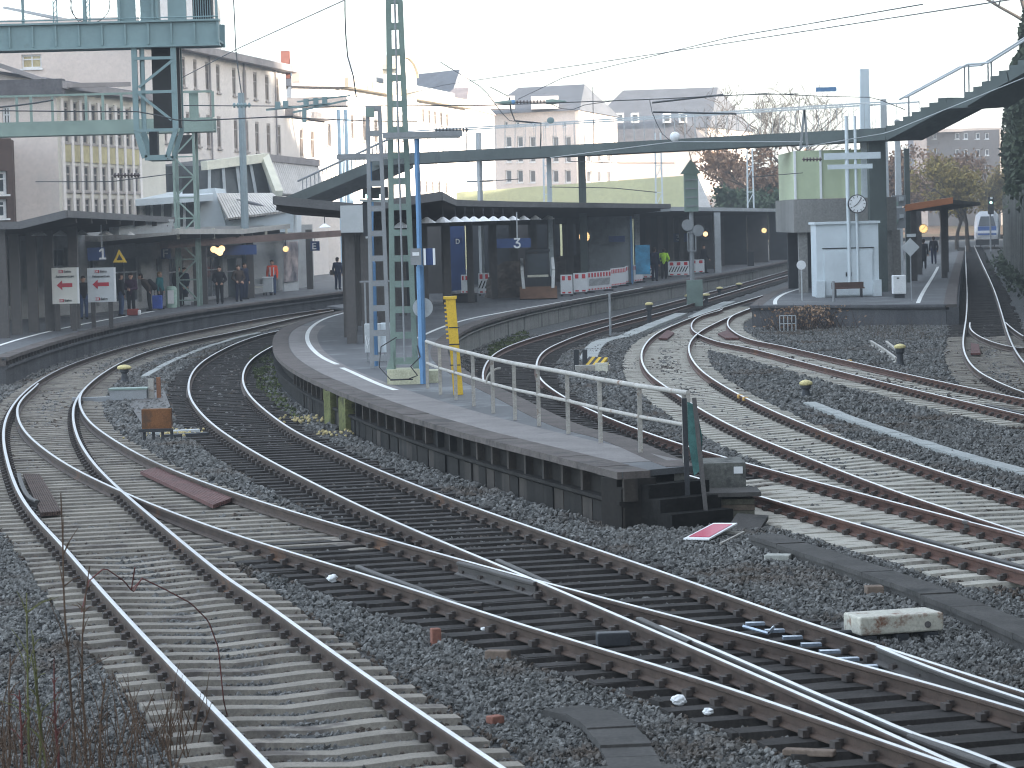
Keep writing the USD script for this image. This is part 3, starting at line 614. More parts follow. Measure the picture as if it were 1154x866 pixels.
# brown house at the far left edge
q0, q1 = XY(-60, 141), XY(15.5, 143)
t = Thing('brown_house', 'brown house at left edge with a white framed window', 'building', (*q1, 0))
wl = []
for (xa, ya, xb, yb) in [(-8, 193, 9, 219), (-8, 225, 9, 246), (-36, 193, -22, 219)]:
    u0, zt_ = onwall(q0, q1, xa, ya); u1, zb_ = onwall(q0, q1, xb, yb); wl.append((u0, zb_, u1, zt_))
zt_ = onwall(q0, q1, 5, 156)[1]
m_brown = M('brown_render', (.085, .058, .05), .9, .2, 1)
facade(t, q0, q1, -.5, zt_, wl, m_brown, m_framew, m_glass, frame=.14)
walls_box(t, [q0 + [0, .45], q1 + [-.05, .45], q1 + [-.3, 2.6], q0 + [0, 2.6]], -.5, zt_ - .05, m_brown, 'core')
# --- white building with flat cornice and gabled bay further along (L3)
A3 = XY(333, 238); B3 = XY(389, 242); C3 = along(B3, HD + 1.5, 53)
t = Thing('corner_building', 'white cornered building with cream cornice and round gabled bay behind mast', 'building', (*B3, 0))
zc = onwall(A3, B3, 388, 99)[1]
facade(t, A3, B3, -.5, zc, winrow(A3, B3, [345, 358, 371], (345, 140, 371, 140), (345, 165, 371, 165), 5), m_plastw, m_frame, m_glassb)
w = winrow(B3, C3, [397, 411, 424], (397, 128, 424, 134), (397, 158, 424, 162), 4.5) + winrow(B3, C3, [470, 477, 484, 490.5, 497.5, 504], (470, 120, 497, 126), (470, 138, 497, 142.5), 3.0) + winrow(B3, C3, [468, 474, 481, 488, 495, 503], (468, 202, 503, 205), (468, 218, 503, 219), 2.6)
facade(t, B3, C3, -.5, zc, w, m_plastw, m_frame, m_glassb, name='side_wall', inset=.03, frame=.14)
cornice(t, B3, C3, zc, zc + .8, .8, m_trim); cornice(t, A3, B3, zc, zc + .8, .8, m_eave)
t.part('attic', MB().prism([A3 + [.5, 1], B3 + [-.5, 1], C3 + [-1, 0], C3 + [-16, 0], A3 + [-8, 20]], zc + .8, zc + 1.6), m_roofl)
walls_box(t, [A3 + [.2, .6], B3 + [-.45, .6], C3 + [-.5, 0], C3 + [-16, 0], A3 + [-8, 30]], -.5, zc, m_plastw, 'core')
# gabled bay
uu0, uu1 = onwall(B3, C3, 435, 150)[0], onwall(B3, C3, 461, 150)[0]; zz1 = onwall(B3, C3, 448, 66)[1]; zz0 = onwall(B3, C3, 436, 84)[1]
e = (C3 - B3) / np.linalg.norm(C3 - B3); n = np.array([e[1], -e[0]])
P0, P1 = B3 + e * uu0 + n * .8, B3 + e * uu1 + n * .8; Lb = np.linalg.norm(P1 - P0)
arc = [(Lb / 2 + Lb / 2 * math.cos(a), zz0 + (zz1 - zz0) * math.sin(a)) for a in np.linspace(0, math.pi, 13)]
wb = winrow(P0, P1, [440, 454], (440, 97, 454, 99), (440, 112, 454, 113), 3) + winrow(P0, P1, [440, 447, 454], (440, 128, 454, 130), (440, 158, 454, 159), 3)
facade(t, P0, P1, -.5, zz0, wb, m_plastw, m_frame, m_glassb, name='bay_wall', thick=.9, poly=[(0, -.5), (Lb, -.5)] + arc)
t.part('bay_roof', MB().sweep(np.array([[*(P0 + e * a + n * .02), z] for a, z in arc[::-1]]), [(-.0, 0), (.0, .35), (.9, .35), (.9, 0)]) if False else MB().add(*(lambda v, f: (v, f))(*[np.vstack([[[*(P0 + e * a + n * o), z + dz] for o, dz in ((.25, 0), (.25, .4), (-.95, .4), (-.95, 0))] for a, z in arc]), np.array([(4 * i + j, 4 * i + (j + 1) % 4, 4 * i + 4 + (j + 1) % 4, 4 * i + 4 + j) for i in range(12) for j in range(4)])])), m_trim)
# flat balcony roof and blue column on the corner
q = W(388, 120, 237); t.part('balcony_roof', MB().box((q[0] - 2.4, q[1] - 1.2, q[2] + .3), (5.4, 2.4, .8)), m_eave)
for px in (384, 392): q = W(px, 150, 235); t.part('column', MB().tube([(q[0], q[1], 0), (q[0], q[1], W(px, 124, 235)[2])], .28, 10), M('pale_blue_%d' % px, (0.30, 0.40, 0.48), .7))
# --- halls and houses behind
def hip(name, label, p0, p1, p2, d_ridge, zb, ze, zr, wmat, rmat, wins0=(), wins1=(), inset0=.28, fm=None, gm=None, hips=True, gablemat=None):
    """a house with corner p1: front p0-p1, side p1-p2, ridge parallel to the front"""
    p0, p1, p2 = (np.array(p[:2], float) for p in (p0, p1, p2)); p3 = p0 + (p2 - p1)
    t = Thing(name, label, 'building', (*p1, 0))
    facade(t, p0, p1, zb, ze, wins0, wmat, fm or m_framew, gm or m_glass, mull=False, frame=.12); facade(t, p1, p2, zb, ze, wins1, wmat, fm or m_framew, gm or m_glass, name='side_wall', mull=False, frame=.12)
    walls_box(t, [p0 + (p3 - p0) * .05, p1 + (p2 - p1) * .02 + (p0 - p1) * .03, p2 + (p0 - p1) * .03, p3], zb, ze - .02, wmat, 'core')
    m0, m1 = (p0 + p3) / 2, (p1 + p2) / 2
    k = inset0 if hips else 0
    r0, r1 = m0 + (m1 - m0) * k, m1 + (m0 - m1) * k
    o = .5; c = (p0 + p1 + p2 + p3) / 4
    P = [np.r_[q + (q - c) / np.linalg.norm(q - c) * o * 1.4, ze] for q in (p0, p1, p2, p3)]; R0, R1 = np.r_[r0, zr], np.r_[r1, zr]
    t.part('roof', MB().add([*P, R0, R1], [(0, 1, 5), (0, 5, 4), (1, 2, 5), (2, 3, 4), (2, 4, 5), (3, 0, 4), (3, 2, 1), (3, 1, 0)]), rmat)
    return t, p0, p1, p2, p3
def zat(px, py, Y): return W(px, py, Y)[2]
# big pale zinc roof behind the corner building
t = Thing('pale_hall', 'pale hall with a big zinc roof rising behind the white corner building', 'building', (*XY(390, 300), 0))
a, b = XY(343, 290), XY(447, 292); walls_box(t, [a, b, b + [0, 22], a + [0, 22]], 0, zat(390, 94, 290), M('hall_wall_grey', (.36, .36, .37), .8), 'wall')
zr0, zr1 = zat(390, 86, 290), zat(390, 62, 300)
t.part('roof', MB().slab(np.r_[a + [-.5, -.5], zr0], np.r_[b + [1, -.5], zr0], np.r_[b + [1, 11], zr1], np.r_[a + [-.5, 11], zr1], .5), m_roofl)
# house with white gable and slate roof
a, b = XY(462, 330), XY(512, 322); c = XY(537, 335)
hp = hip('gabled_house', 'house with slate roof and a bright white gable facing right', a, b, c, 0, -.5, zat(500, 112, 322), zat(500, 77, 325), m_plastw, m_roofs, hips=False)
t = hp[0]; p1, p2 = hp[2], hp[3]
zg0, zg1 = zat(500, 112, 322), zat(500, 77, 325); Lg = np.linalg.norm(p2 - p1)
facade(t, p1 + [.3, -.3], p2 + [.3, -.3], zg0, zg1, [], m_plastw, m_framew, m_glass, name='gable', poly=[(0, -.5), (Lg, -.5), (Lg, zg0), (Lg / 2, zg1 + .2), (0, zg0)])
# annex roof between
a, b, c = XY(486, 300), XY(528, 296), XY(560, 318)
hip('annex', 'lower house with reddish hipped roof in front of the white gable', a, b, c, 0, -.5, zat(530, 122, 296), zat(520, 97, 305), m_plastw, M('roof_reddish', (0.34, 0.27, 0.25), .85, .15, .5), inset0=.3)
# pinkish house
a, b, c = XY(548, 352), XY(655, 345), XY(698, 372)
def wgrid(A, B, xs, ys, w): return [x for (ya, yb) in ys for x in winrow(A, B, xs, (0, ya, 1, ya), (0, yb, 1, yb), w)]
ww = wgrid(a, b, [570, 583, 602, 616, 636, 650], [(137, 143)], 4.5) + wgrid(a, b, [573, 586, 600, 626, 640], [(154, 166), (172, 183), (192, 206)], 7)
w2 = wgrid(b, c, [664, 676, 687], [(173, 183), (192, 206)], 6)
t, p0, p1, p2, p3 = hip('hipped_house', 'large pinkish house with grey hipped roof and two dormers behind the bridge', a, b, c, 0, -.5, zat(600, 127.5, 350), zat(600, 96, 358), m_plast, m_roofs, ww, w2, inset0=.14)
for px in (565, 614):
    q = W(px, 116, 347); t.part('dormer', MB().box((q[0], q[1] + 1.0, q[2]), (3.2, 3.5, 1.5)), m_plastw)
# long slate roofed house on the right
a, b, c = XY(662, 395), XY(800, 392), XY(850, 420)
t, p0, p1, p2, p3 = hip('slate_house', 'broad house under a long slate roof with four small white dormers', a, b, c, 0, -.5, zat(730, 146, 394), zat(730, 99, 402), m_plast, m_roofs, wgrid(a, b, [668, 681, 698, 716, 734, 752, 770], [(170, 183), (188, 200)], 8), inset0=.1)
for px in (699, 716, 752, 770):
    q = W(px, 133, 391.5); t.part('dormer', MB().box((q[0], q[1] + 1.4, q[2]), (1.0, 3, 1.3)), m_framew); t.part('dormer_window', MB().box((q[0], q[1] - .13, q[2]), (.6, .06, .85)), m_glass)
a, b, c = XY(655, 372), XY(786, 370), XY(800, 384)
hip('dark_roofed_house', 'low house under a dark roof just above the bridge deck, before the slate house', a, b, c, 0, -.5, zat(720, 163, 371), zat(720, 145, 376), m_plast, m_roofd, inset0=.06)
# yellow green hall
a, b = XY(515, 262), XY(774, 262)
t = Thing('yellow_hall', 'flat yellow green hall wall with white slanting edge behind the platform roofs', 'building', (*a, 0))
m_lime = M('lime_cladding', (0.56, 0.57, 0.36), .8, .08, .2, bscale=3, fine=.3)
za, zb = zat(515, 217, 262), zat(774, 198, 262); LL = np.linalg.norm(b - a)
facade(t, a, b, -.5, 0, [], m_lime, m_framew, m_glass, thick=3, poly=[(0, -.5), (LL, -.5), (LL, zb), (0, za)])
ua, zA = onwall(a, b, 775, 199); ub, zB = onwall(a, b, 803, 238)
facade(t, a + [0, -.1], b + [0, -.1], 0, 0, [], m_framew, m_framew, m_glass, thick=2.5, name='slanted_edge', poly=[(ua, -.5), (ub, -.5), (ub, zB), (ua + .9, zA), (ua, zA)])
# grey flats at the far right
a, b, c = XY(1038, 470), XY(1128, 462), XY(1160, 480)
wf = wgrid(a, b, [1053, 1078.5, 1088, 1101.5, 1112], [(150, 157), (168.5, 175.5), (186, 193)], 5)
t = Thing('apartment_block', 'grey apartment block with small white windows beyond the steps on right', 'building', (*a, 0))
m_flat = M('render_grey', (0.17, 0.155, 0.15), .9, .1, .2)
facade(t, a, b, -.5, zat(1080, 148, 466), wf, m_flat, m_framew, m_glass, mull=False, frame=.15)
walls_box(t, [a + [0, .5], b + [0, .5], c, a + [0, 14]], -.5, zat(1080, 148, 466) - .05, m_flat, 'core')
t.part('parapet', MB().box((*((a + b) / 2 + [0, 4]), zat(1080, 147, 466)), (13.5, 9, .5)), m_eave)
q = W(1034, 170, 455); t.part('stair_block', MB().box((q[0], q[1], 7), (2.0, 6, 19.5)), M('render_dark', (0.2, 0.19, 0.2), .9))

# ---------------------------------------------------------------- right: retaining wall, ivy bank and hillside that shade the yard
bank_line = np.array([[-4, -120], [9.5, 0], [18.4, 80], [27.6, 156], [38.2, 225], [47.6, 275], [59, 330], [77, 400]], float)
bank_line = resample(np.c_[bank_line, np.zeros(len(bank_line))], 2.0)
bn = -left_of(bank_line)
rows = [(0, -.4), (.12, 5.2), (.4, 5.3), (.7, 10), (1.1, 15.5), (3, 17.5), (20, 24), (45, 36), (80, 50), (160, 58), (600, 30)]
V = []
for k, (o, z) in enumerate(rows):
    p = bank_line + bn * o; p = p.copy(); low = np.clip((bank_line[:, 1] - 150) / 65, 0, 1); p[:, 2] = z if z < 17 else 17 + (z - 17) * (1 - low * .93)
    if 2 < k < 8: p += (meshkit.noise(np.c_[p[:, :2] * .35, np.full(len(p), k * 3.3)], 9)[:, None] - .5) * np.array([1.0, 0, 2.0])
    V.append(p)
V = np.stack(V, 1); nb, nr = V.shape[:2]
m_bank = M('bank_earth', (0.07, 0.075, 0.045), .95, .4, .6, bump=.1, bscale=4, spot=((0.09, 0.07, 0.05), .3, .55))
i, j = np.meshgrid(np.arange(nb - 1), np.arange(1, nr - 1), indexing='ij')
f = np.stack([i * nr + j, i * nr + j + 1, (i + 1) * nr + j + 1, (i + 1) * nr + j], -1).reshape(-1, 4)
solo('hillside', MB().add(V.reshape(-1, 3), f), m_bank, 'steep overgrown hillside along the right of the railway', None, kind='structure', smooth=True)
m_ret = M('retaining_wall_concrete', (0.15, 0.15, 0.14), .9, .3, .4, streak=True, bump=.01, bscale=10, spot=((0.06, 0.07, 0.055), .5, .52))
t = Thing('retaining_wall', 'ribbed concrete retaining wall under the ivy at the right edge', 'wall', (27, 156, 0))
t.part('face', MB().sweep(bank_line, [(-.0, -.4), (-.15, 5.2), (-.85, 5.22), (-.85, -.4)]), m_ret)
for q, d in zip(resample(bank_line, 1.6), tangents(resample(bank_line, 1.6))):
    if 140 < q[1] < 300: t.part('rib', MB().box((q[0] - .1, q[1], 2.4), (.3, .45, 5.5), rz=math.atan2(d[1], d[0]) - math.pi / 2), m_ret)
# ---------------------------------------------------------------- steel and concrete of the station
m_green = M('paint_green', (0.20, 0.265, 0.235), .6, .15, 1.0, fine=.4, spot=((0.10, 0.10, 0.085), 1.5, .66))
m_gteal = M('paint_teal', (0.18, 0.26, 0.27), .55, .12, .8, fine=.3, spot=((0.12, 0.15, 0.15), 1.0, .62))
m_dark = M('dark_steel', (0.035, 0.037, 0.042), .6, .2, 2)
m_grey = M('grey_paint', (0.26, 0.27, 0.28), .6, .12, 1.5, fine=.4)
m_lgrey = M('light_grey_paint', (0.42, 0.44, 0.45), .55, .1, 1.5, fine=.4, spot=((0.25, 0.23, 0.21), 1.8, .68))
m_blue = M('pole_blue', (0.10, 0.215, 0.38), .5, .12, 1.5, fine=.4)
m_paleblue = M('hut_paint', (0.57, 0.625, 0.655), .6, .06, 1.2, fine=.3, spot=((0.36, 0.40, 0.42), 1.1, .66))
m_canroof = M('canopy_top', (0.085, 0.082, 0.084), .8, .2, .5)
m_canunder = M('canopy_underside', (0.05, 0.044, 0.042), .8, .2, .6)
m_fascia = M('canopy_fascia', (0.40, 0.385, 0.36), .7, .15, .8, streak=True)
m_fasciad = M('canopy_fascia_dark', (0.11, 0.108, 0.11), .7, .2, .8)
m_post = M('column_steel', (0.085, 0.078, 0.076), .65, .2, .8, streak=True)
m_conc = M('concrete_grey', (0.24, 0.235, 0.225), .9, .2, .5, streak=True, bump=.004, bscale=12, spot=((0.14, 0.135, 0.13), .5, .58))
m_wire = M('wire_dark', (0.06, 0.065, 0.07), .6, .1, 1)
m_ins = M('insulator_brown', (0.06, 0.045, 0.045), .3, .2, 5)
m_cream = M('cream_paint', (0.62, 0.60, 0.50), .7, .12, 1.5)
m_yel = M('yellow_paint', (0.62, 0.40, 0.03), .55, .12, 2, fine=.5, spot=((0.40, 0.24, 0.03), 2.5, .68))
m_blk = M('black_paint', (0.02, 0.02, 0.022), .5, .2, 2)
m_wht = M('white_enamel', (0.72, 0.73, 0.74), .4, .05, 2, fine=.3)
m_red = M('red_enamel', (0.55, 0.035, 0.05), .45, .08, 2, fine=.3)
m_sblue = M('sign_blue', (0.02, 0.05, 0.16), .45, .1, 2)
def rz_of(v): return math.atan2(v[1], v[0])
# --- platform roofs
def butterfly(t, secs, fascia=m_fascia, th=.16):
    """secs: list of (left tip, valley, right tip); each a point of the upper surface"""
    S = np.array(secs); top, und = MB(), MB()
    for mb, dz in ((top, 0), (und, -th)):
        v = (S + [0, 0, dz]).reshape(-1, 3); f = []
        for i in range(len(S) - 1):
            for j in (0, 1):
                q = (3 * i + j, 3 * i + j + 1, 3 * i + 4 + j, 3 * i + 3 + j); f.append(q if dz == 0 else q[::-1])
        mb.add(v, f)
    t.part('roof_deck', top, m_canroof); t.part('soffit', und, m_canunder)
    for j, nm in ((0, 'left_eave'), (2, 'right_eave')):
        fl = MB().sweep(np.array([p + [0, 0, -.10] for p in S[:, j]]), [(.05, .12), (.05, -.12), (-.05, -.12), (-.05, .12)]); t.part('eave_fascia', fl, fascia)
    for i, nm in ((0, 'front'), (-1, 'rear')):
        m = MB(); m.bar(S[i, 0] + [0, 0, -.10], S[i, 1] + [0, 0, -.10], .12, .26); m.bar(S[i, 1] + [0, 0, -.10], S[i, 2] + [0, 0, -.10], .12, .26); t.part('end_fascia', m, fascia)
    # ribs under the roof
    L = np.r_[0, np.cumsum(np.linalg.norm(np.diff(S[:, 1], axis=0), axis=1))]
    for s in np.arange(2, L[-1], 3.5):
        p = [np.array([np.interp(s, L, S[:, j, k]) for k in range(3)]) + [0, 0, -th - .12] for j in range(3)]
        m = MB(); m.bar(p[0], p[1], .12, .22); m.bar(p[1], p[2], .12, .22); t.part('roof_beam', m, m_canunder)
def at_y(path, y):
    i = np.argmin(np.abs(path[:, 1] - y)); return path[i]
secs = []
for y in np.linspace(88, 166, 14):
    r = at_y(P2R, y); k = (y - 88) / 78
    rt_ = W(497 + (725 - 497) * 0, 218, 88) if y == 88 else np.array([r[0] - 1.0 + (-2.1 + 1.0 - at_y(P2R, 88)[0] + 0) * 0, y, 5.08 - .18 * k])
    wd = 5.0 + 4.0 * k
    if y == 88: rt_ = np.array([W(497, 218, 88)[0], 88, 5.08])
    else: rt_[0] = max(rt_[0] - 1.2 * (1 - k), W(497, 218, 88)[0])
    secs.append((rt_ + [-wd, 0, 0], rt_ + [-wd * .5, 0, -.30], rt_))
t = Thing('canopy', 'long dark butterfly roof over the island platform, nearest section above lattice mast', 'canopy', (-4.6, 88, 0))
butterfly(t, secs, m_fasciad)
c2 = [s[1] for s in secs]
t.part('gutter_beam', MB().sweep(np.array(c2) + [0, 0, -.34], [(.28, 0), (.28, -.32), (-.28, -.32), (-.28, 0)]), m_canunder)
q0, q1 = W(383, 232, 87.7), W(411, 262, 87.7)
t.part('end_box', MB().box(((q0[0] + q1[0]) / 2, 88.2, (q0[2] + q1[2]) / 2 + .0), (q1[0] - q0[0], .8, q0[2] - q1[2])), m_lgrey)
for y in np.arange(88.6, 165, 5.2):
    c = np.array([np.interp(y, [p[1] for p in c2], [p[k] for p in c2]) for k in range(3)])
    for o in (-.55, .55):
        x = c[0] + o
        if y < 90: x = W(397 + (18 if o > 0 else 0), 385, 88.6)[0]
        t.part('column', MB().box((x, y, (PT + 4.45) / 2), (.30, .24, 4.45 - PT)), m_post)
def lamp(proto, p, label, group):
    return proto.copy(p, 0, label, group, 'lamp')
ORD = 'first second third fourth fifth sixth seventh eighth ninth tenth eleventh twelfth'.split()
lp = Thing('platform_lamp', 'white shaded lamp hanging under platform roof near left tip of the island roof', 'lamp', (0, 0, -50), rz=0.0, group='lamps under the platform roofs')
lp.part('shade', MB().lathe((0, 0, 0), [(.04, .18), (.10, .14), (.30, 0), (.27, -.01), (.0, .05)], 10), m_wht); lp.part('stem', MB().tube([(0, 0, .16), (0, 0, .5)], .02, 5), m_dark)
stage.GetPrimAtPath(lp.path).GetAttribute('xformOp:translate').Set(Gf.Vec3d(*map(float, W(452, 257, 89.0))))
for i, px in enumerate([481, 499, 513, 524, 534, 545, 556, 567, 578, 590, 603, 618]):
    y = 91 + i * 4.2; lp.copy(W(px, 251.5 - (px - 481) * .032, y), 0, ORD[i] + ' white lamp from the blue pole in the row under the island roof', 'lamps in a row under the island roof', 'lamp')
for i, px in enumerate([44, 68, 92, 119, 144]): lp.copy(W(px, 265.5 - i * .1, 106 + 3 * i), 0, ORD[i] + ' white lamp from the left in the row above the arrow boards', 'lamps above the arrow boards', 'lamp')
lp.copy(W(366, 256.5, 140), 0, 'white shaded lamp hanging by itself at the far end of the left roof', None, 'lamp')
# second section
secs = []
for y in np.linspace(166.5, 236, 9):
    r = at_y(P2R, y); k = (y - 166) / 70; z = 4.75 - .15 * k
    rt_ = np.array([r[0] - 1.1, y, z]); secs.append((rt_ + [-10, 0, .1], rt_ + [-5, 0, -.2], rt_))
t = Thing('canopy', 'lower flat platform roof with pale edge continuing behind the tall signal', 'canopy', (*secs[0][1][:2], 0))
butterfly(t, secs, m_lgrey)
for y in np.arange(169, 235, 4.6):
    r = at_y(P2R, y); t.part('column', MB().box((r[0] - 3.4, y, (PT + 4.4) / 2), (.32, .28, 4.4 - PT)), m_post); t.part('column', MB().box((r[0] - 7.5, y + 1, (PT + 4.4) / 2), (.32, .28, 4.4 - PT)), m_post)
# platform 1: near roof
c0 = W(75, 238, 100); c1 = W(196, 245.5, 128); l0 = W(-30, 247, 101)
zc_ = c0[2]
secs = [(np.r_[l0[:2] + [-4, 0], l0[2] - .1], (l0 + c0) / 2 + [0, 0, -.25], c0), (np.r_[c1[:2] + [-14, 4], c1[2]], c1 + [-6, 1, -.3], c1)]
secs = [secs[0], tuple((a + b) / 2 for a, b in zip(*secs)), secs[1]]
t = Thing('canopy', 'near roof over left platform above the white arrow boards', 'canopy', (*c0[:2], 0))
butterfly(t, secs, m_fasciad)
w0, w1 = W(137, 249, 118), W(195, 263, 127)
t.part('end_box', MB().slab(W(134, 265, 116), W(193, 262, 127), W(196, 247.5, 127), W(134, 247.5, 116), .4), m_lgrey)
for px, y in [(2, 101), (17, 104), (36, 106), (55, 107), (83, 109)]:
    q = W(px, 300, y); t.part('column', MB().box((q[0], y, (PT + 4.5) / 2), (.34, .30, 4.5 - PT)), m_post)
# platform 1: far roof
a, b, c = W(200, 258.5, 129), W(273, 259, 146), W(326, 253, 158)
secs = [(p + [-7, 1, .1], p + [-3.5, 0, -.25], p) for p in (a, b, c)]
t = Thing('canopy', 'far roof over left platform with cream gutter and short brackets', 'canopy', (*a[:2], 0))
butterfly(t, secs, m_fascia)
for px, y in [(201, 131), (241, 140), (273, 147), (300, 152), (323, 157)]:
    q = W(px, 263, y); t.part('gutter_bracket', MB().box((q[0], y - .1, q[2] - .02), (.12, .12, .5)), m_cream)
for px, y in [(222, 138), (229, 140), (282, 150), (349, 168)]:
    q = W(px, 300, y); t.part('column', MB().box((q[0], y, (PT + 4.0) / 2), (.36, .3, 4.0 - PT)), m_post)
q = W(190, 272, 134); q2 = W(395, 264, 172)
t.part('long_beam', MB().bar(W(185, 276, 133), W(395, 262.5, 172), .4, .35), M('beam_rust', (.16, .11, .095), .8, .25, .6))
# station wall behind platform 1 (lower storey under the roofs)
m_tile = M('wall_grey_tile', (0.27, 0.275, 0.275), .6, .12, .5)
a, b = XY(-40, 118), XY(168, 136); c = XY(352, 176)
t = Thing('station_wall', 'long grey lower wall with doors and posters behind the left platform', 'wall', (*a, 0))
def slots(A, B, spec): 
    r = []
    for (xa, ya, xb, yb) in spec:
        u0, z1_ = onwall(A, B, xa, ya); u1, z0_ = onwall(A, B, xb, yb); r.append((u0, max(z0_, .05), u1, z1_))
    return r
facade(t, a, b, -.3, 4.6, slots(a, b, [(4, 292, 12, 345), (60, 280, 78, 340), (100, 285, 112, 345), (128, 290, 160, 340)]), m_tile, m_grey, m_glass, sill=False, mull=True)
facade(t, b, c, -.3, 4.3, slots(b, c, [(176, 290, 184, 340), (190, 290, 208, 340), (233, 288, 252, 335), (256, 290, 285, 335)]), m_tile, m_grey, m_glass, sill=False, name='far_wall')
pm = M('poster_print', (0.16, 0.22, 0.34), .5, .8, 1.1, c2=(0.62, 0.52, 0.50), fine=.2)
u = MB().slab(W(322, 318, 163), W(336, 317, 165), W(336, 272, 165), W(322, 273, 163), .12)
q = Thing('poster', 'tall blue advertising poster in a frame on left platform by the steps', 'poster', W(329, 318, 164)); q.part('print', u, pm); q.part('frame', MB().slab(W(320.5, 331, 163.2), W(337, 330, 165.2), W(337, 270.5, 165.2), W(320.5, 271, 163.2), .1), m_lgrey)
# --- glazed entrance hall beside the white station building
m_hallglass = M('hall_glass', (0.075, 0.083, 0.087), .6, .35, .6, spec=.15, fine=.3)
m_louv = M('louvre_slats', (0.50, 0.47, 0.44), .6, .15, 1.0)
m_hallw = M('hall_white', (0.52, 0.57, 0.60), .7, .08, .5, fine=.3)
t = Thing('entrance_hall', 'glazed entrance hall with slanting slatted roof and pale blue walls', 'building', W(280, 260, 162))
D = 162
t.part('base_wall', MB().slab(W(222, 262, D), W(331, 262, D), W(331, 239, D), W(256, 247, D), 6), m_hallw)
t.part('pylon', MB().slab(W(222, 262, D - .3), W(257, 262, D - .3), W(242, 212, D - .3), W(222, 214, D - .3), 6), m_hallw)
t.part('lantern_glass', MB().slab(W(236, 218, D + 5), W(310, 218, D + 9), W(297, 179, D + 9), W(236, 187, D + 5), 5), m_hallglass)
for k in np.linspace(0, 1, 5):
    p0, p1 = W(236 + 70 * k, 218, D + 4.8 + 4 * k), W(236 + 61 * k, 187 - 8 * k, D + 4.8 + 4 * k); t.part('mullion', MB().bar(p0, p1, .16, .16), m_lgrey)
t.part('roof_beam', MB().bar(W(230, 187, D + 4.6), W(299, 178, D + 8.6), .5, .5), m_cream)
t.part('hip_beam', MB().bar(W(298, 177, D + 8.6), W(314, 219, D + 6), .45, .5), m_cream)
t.part('ridge', MB().bar(W(299, 178, D + 8.6), W(357, 184, D + 24), .4, .4), m_eave)
for k in np.linspace(0.02, 1, 26):
    p0 = W(300, 179, D + 8.8) * (1 - k) + W(357, 185, D + 24) * k; p1 = W(315, 219, D + 6.2) * (1 - k) + W(366, 222, D + 20) * k
    t.part('slat', MB().bar(p0, p1, .10, .14), m_louv)
t.part('roof_back', MB().slab(W(315, 220, D + 6.6), W(367, 223, D + 20.5), W(357, 186, D + 24.5), W(300, 180, D + 9.3), .1), m_hallglass)
for k in np.linspace(0, 1, 24):
    p0 = W(244, 219, D - .1) * (1 - k) + W(306, 219, D + 4) * k; p1 = W(258, 247, D - 1.2) * (1 - k) + W(328, 238, D) * k
    t.part('slat', MB().bar(p0, p1, .12, .14), m_louv)
t.part('slat_back', MB().slab(W(258, 248, D - .8), W(329, 239, D + .5), W(308, 218, D + 4.4), W(244, 218, D + .4), .08), m_dark)
t.part('flat_roof', MB().slab(W(142, 226, D - 3), W(240, 219, D - 2), W(238, 213.5, D + 5), W(142, 220, D + 5), .35), m_hallw)
t.part('glazed_wing', MB().slab(W(150, 262, D - .6), W(222, 262, D - .6), W(222, 224, D - .6), W(150, 229, D - .6), .3), m_hallglass)
for px in (160, 171, 183, 195, 208, 220): t.part('mullion', MB().bar(W(px, 262, D - .8), W(px, 228 - (px - 160) * .06, D - .8), .14, .14), m_lgrey)
# --- footbridge
m_deck = M('bridge_deck', (0.078, 0.094, 0.09), .75, .25, .4, spot=((0.05, 0.06, 0.06), .5, .6))
K = [(440, 157, 187), (500, 153, 181.6), (655, 146, 175.4), (860, 136.5, 167), (985, 131.5, 160), (1018, 130, 156.5)]
ptsd = np.array([W(px, y, d) for px, d, y in K]); ptsd[:, 2] = 7.32
t = Thing('footbridge', 'dark green footbridge crossing all tracks with steps climbing to the right', 'footbridge', ptsd[2] * [1, 1, 0])
t.part('deck', MB().sweep(resample(ptsd, 2.0), [(1.1, 0), (1.1, .55), (-1.1, .55), (-1.1, 0)]), m_deck)
t.part('handrail', MB().sweep(resample(ptsd, 2.0) + [0, 0, 1.65], [(1.05, 0), (1.05, .07), (.98, .07), (.98, 0)]), m_lgrey)
t.part('handrail', MB().sweep(resample(ptsd, 2.0) + [0, 0, 1.65], [(-1.05, 0), (-.98, 0), (-.98, .07), (-1.05, .07)]), m_lgrey)
bal = MB(); R_ = resample(ptsd, .7); l_ = left_of(R_)
for p, n in zip(R_, l_):
    for s in (-1.015, 1.015): bal.box(p + n * s + [0, 0, 1.1], (.02, .02, 1.1))
t.part('balusters', bal, m_lgrey, kind='stuff')
up_ = [W(1018, 156, 130), W(1087, 120, 127), W(1111, 118.5, 126), W(1160, 89, 123), W(1200, 66, 121)]
st = MB(); stp = MB()
for a, b in zip(up_[:-1], up_[1:]):
    st.bar(a + [0, 0, .1], b + [0, 0, .1], 2.2, .42)
    n = int(max(1, (b[2] - a[2]) / .17))
    if b[2] - a[2] > .4:
        for i in range(n):
            p = a + (b - a) * (i + .5) / n; stp.box(p + [0, 0, .36], (np.linalg.norm((b - a)[:2]) / n * 1.05, 2.1, .2), rz=rz_of(b - a))
    t.part('stair_rail', MB().tube([a + [0, -1, 1.75], b + [0, -1, 1.75]], .05, 6), m_lgrey); t.part('stair_rail', MB().tube([a + [0, 1, 1.75], b + [0, 1, 1.75]], .05, 6), m_lgrey)
    for k in (.05, .95): t.part('rail_post', MB().bar((a + (b - a) * k) + [0, -1, .3], (a + (b - a) * k) + [0, -1, 1.75], .06), m_grey)
t.part('stair_flight', st, m_deck); t.part('treads', stp, m_deck)
a, b = W(446, 180, 157), W(338, 229, 163)
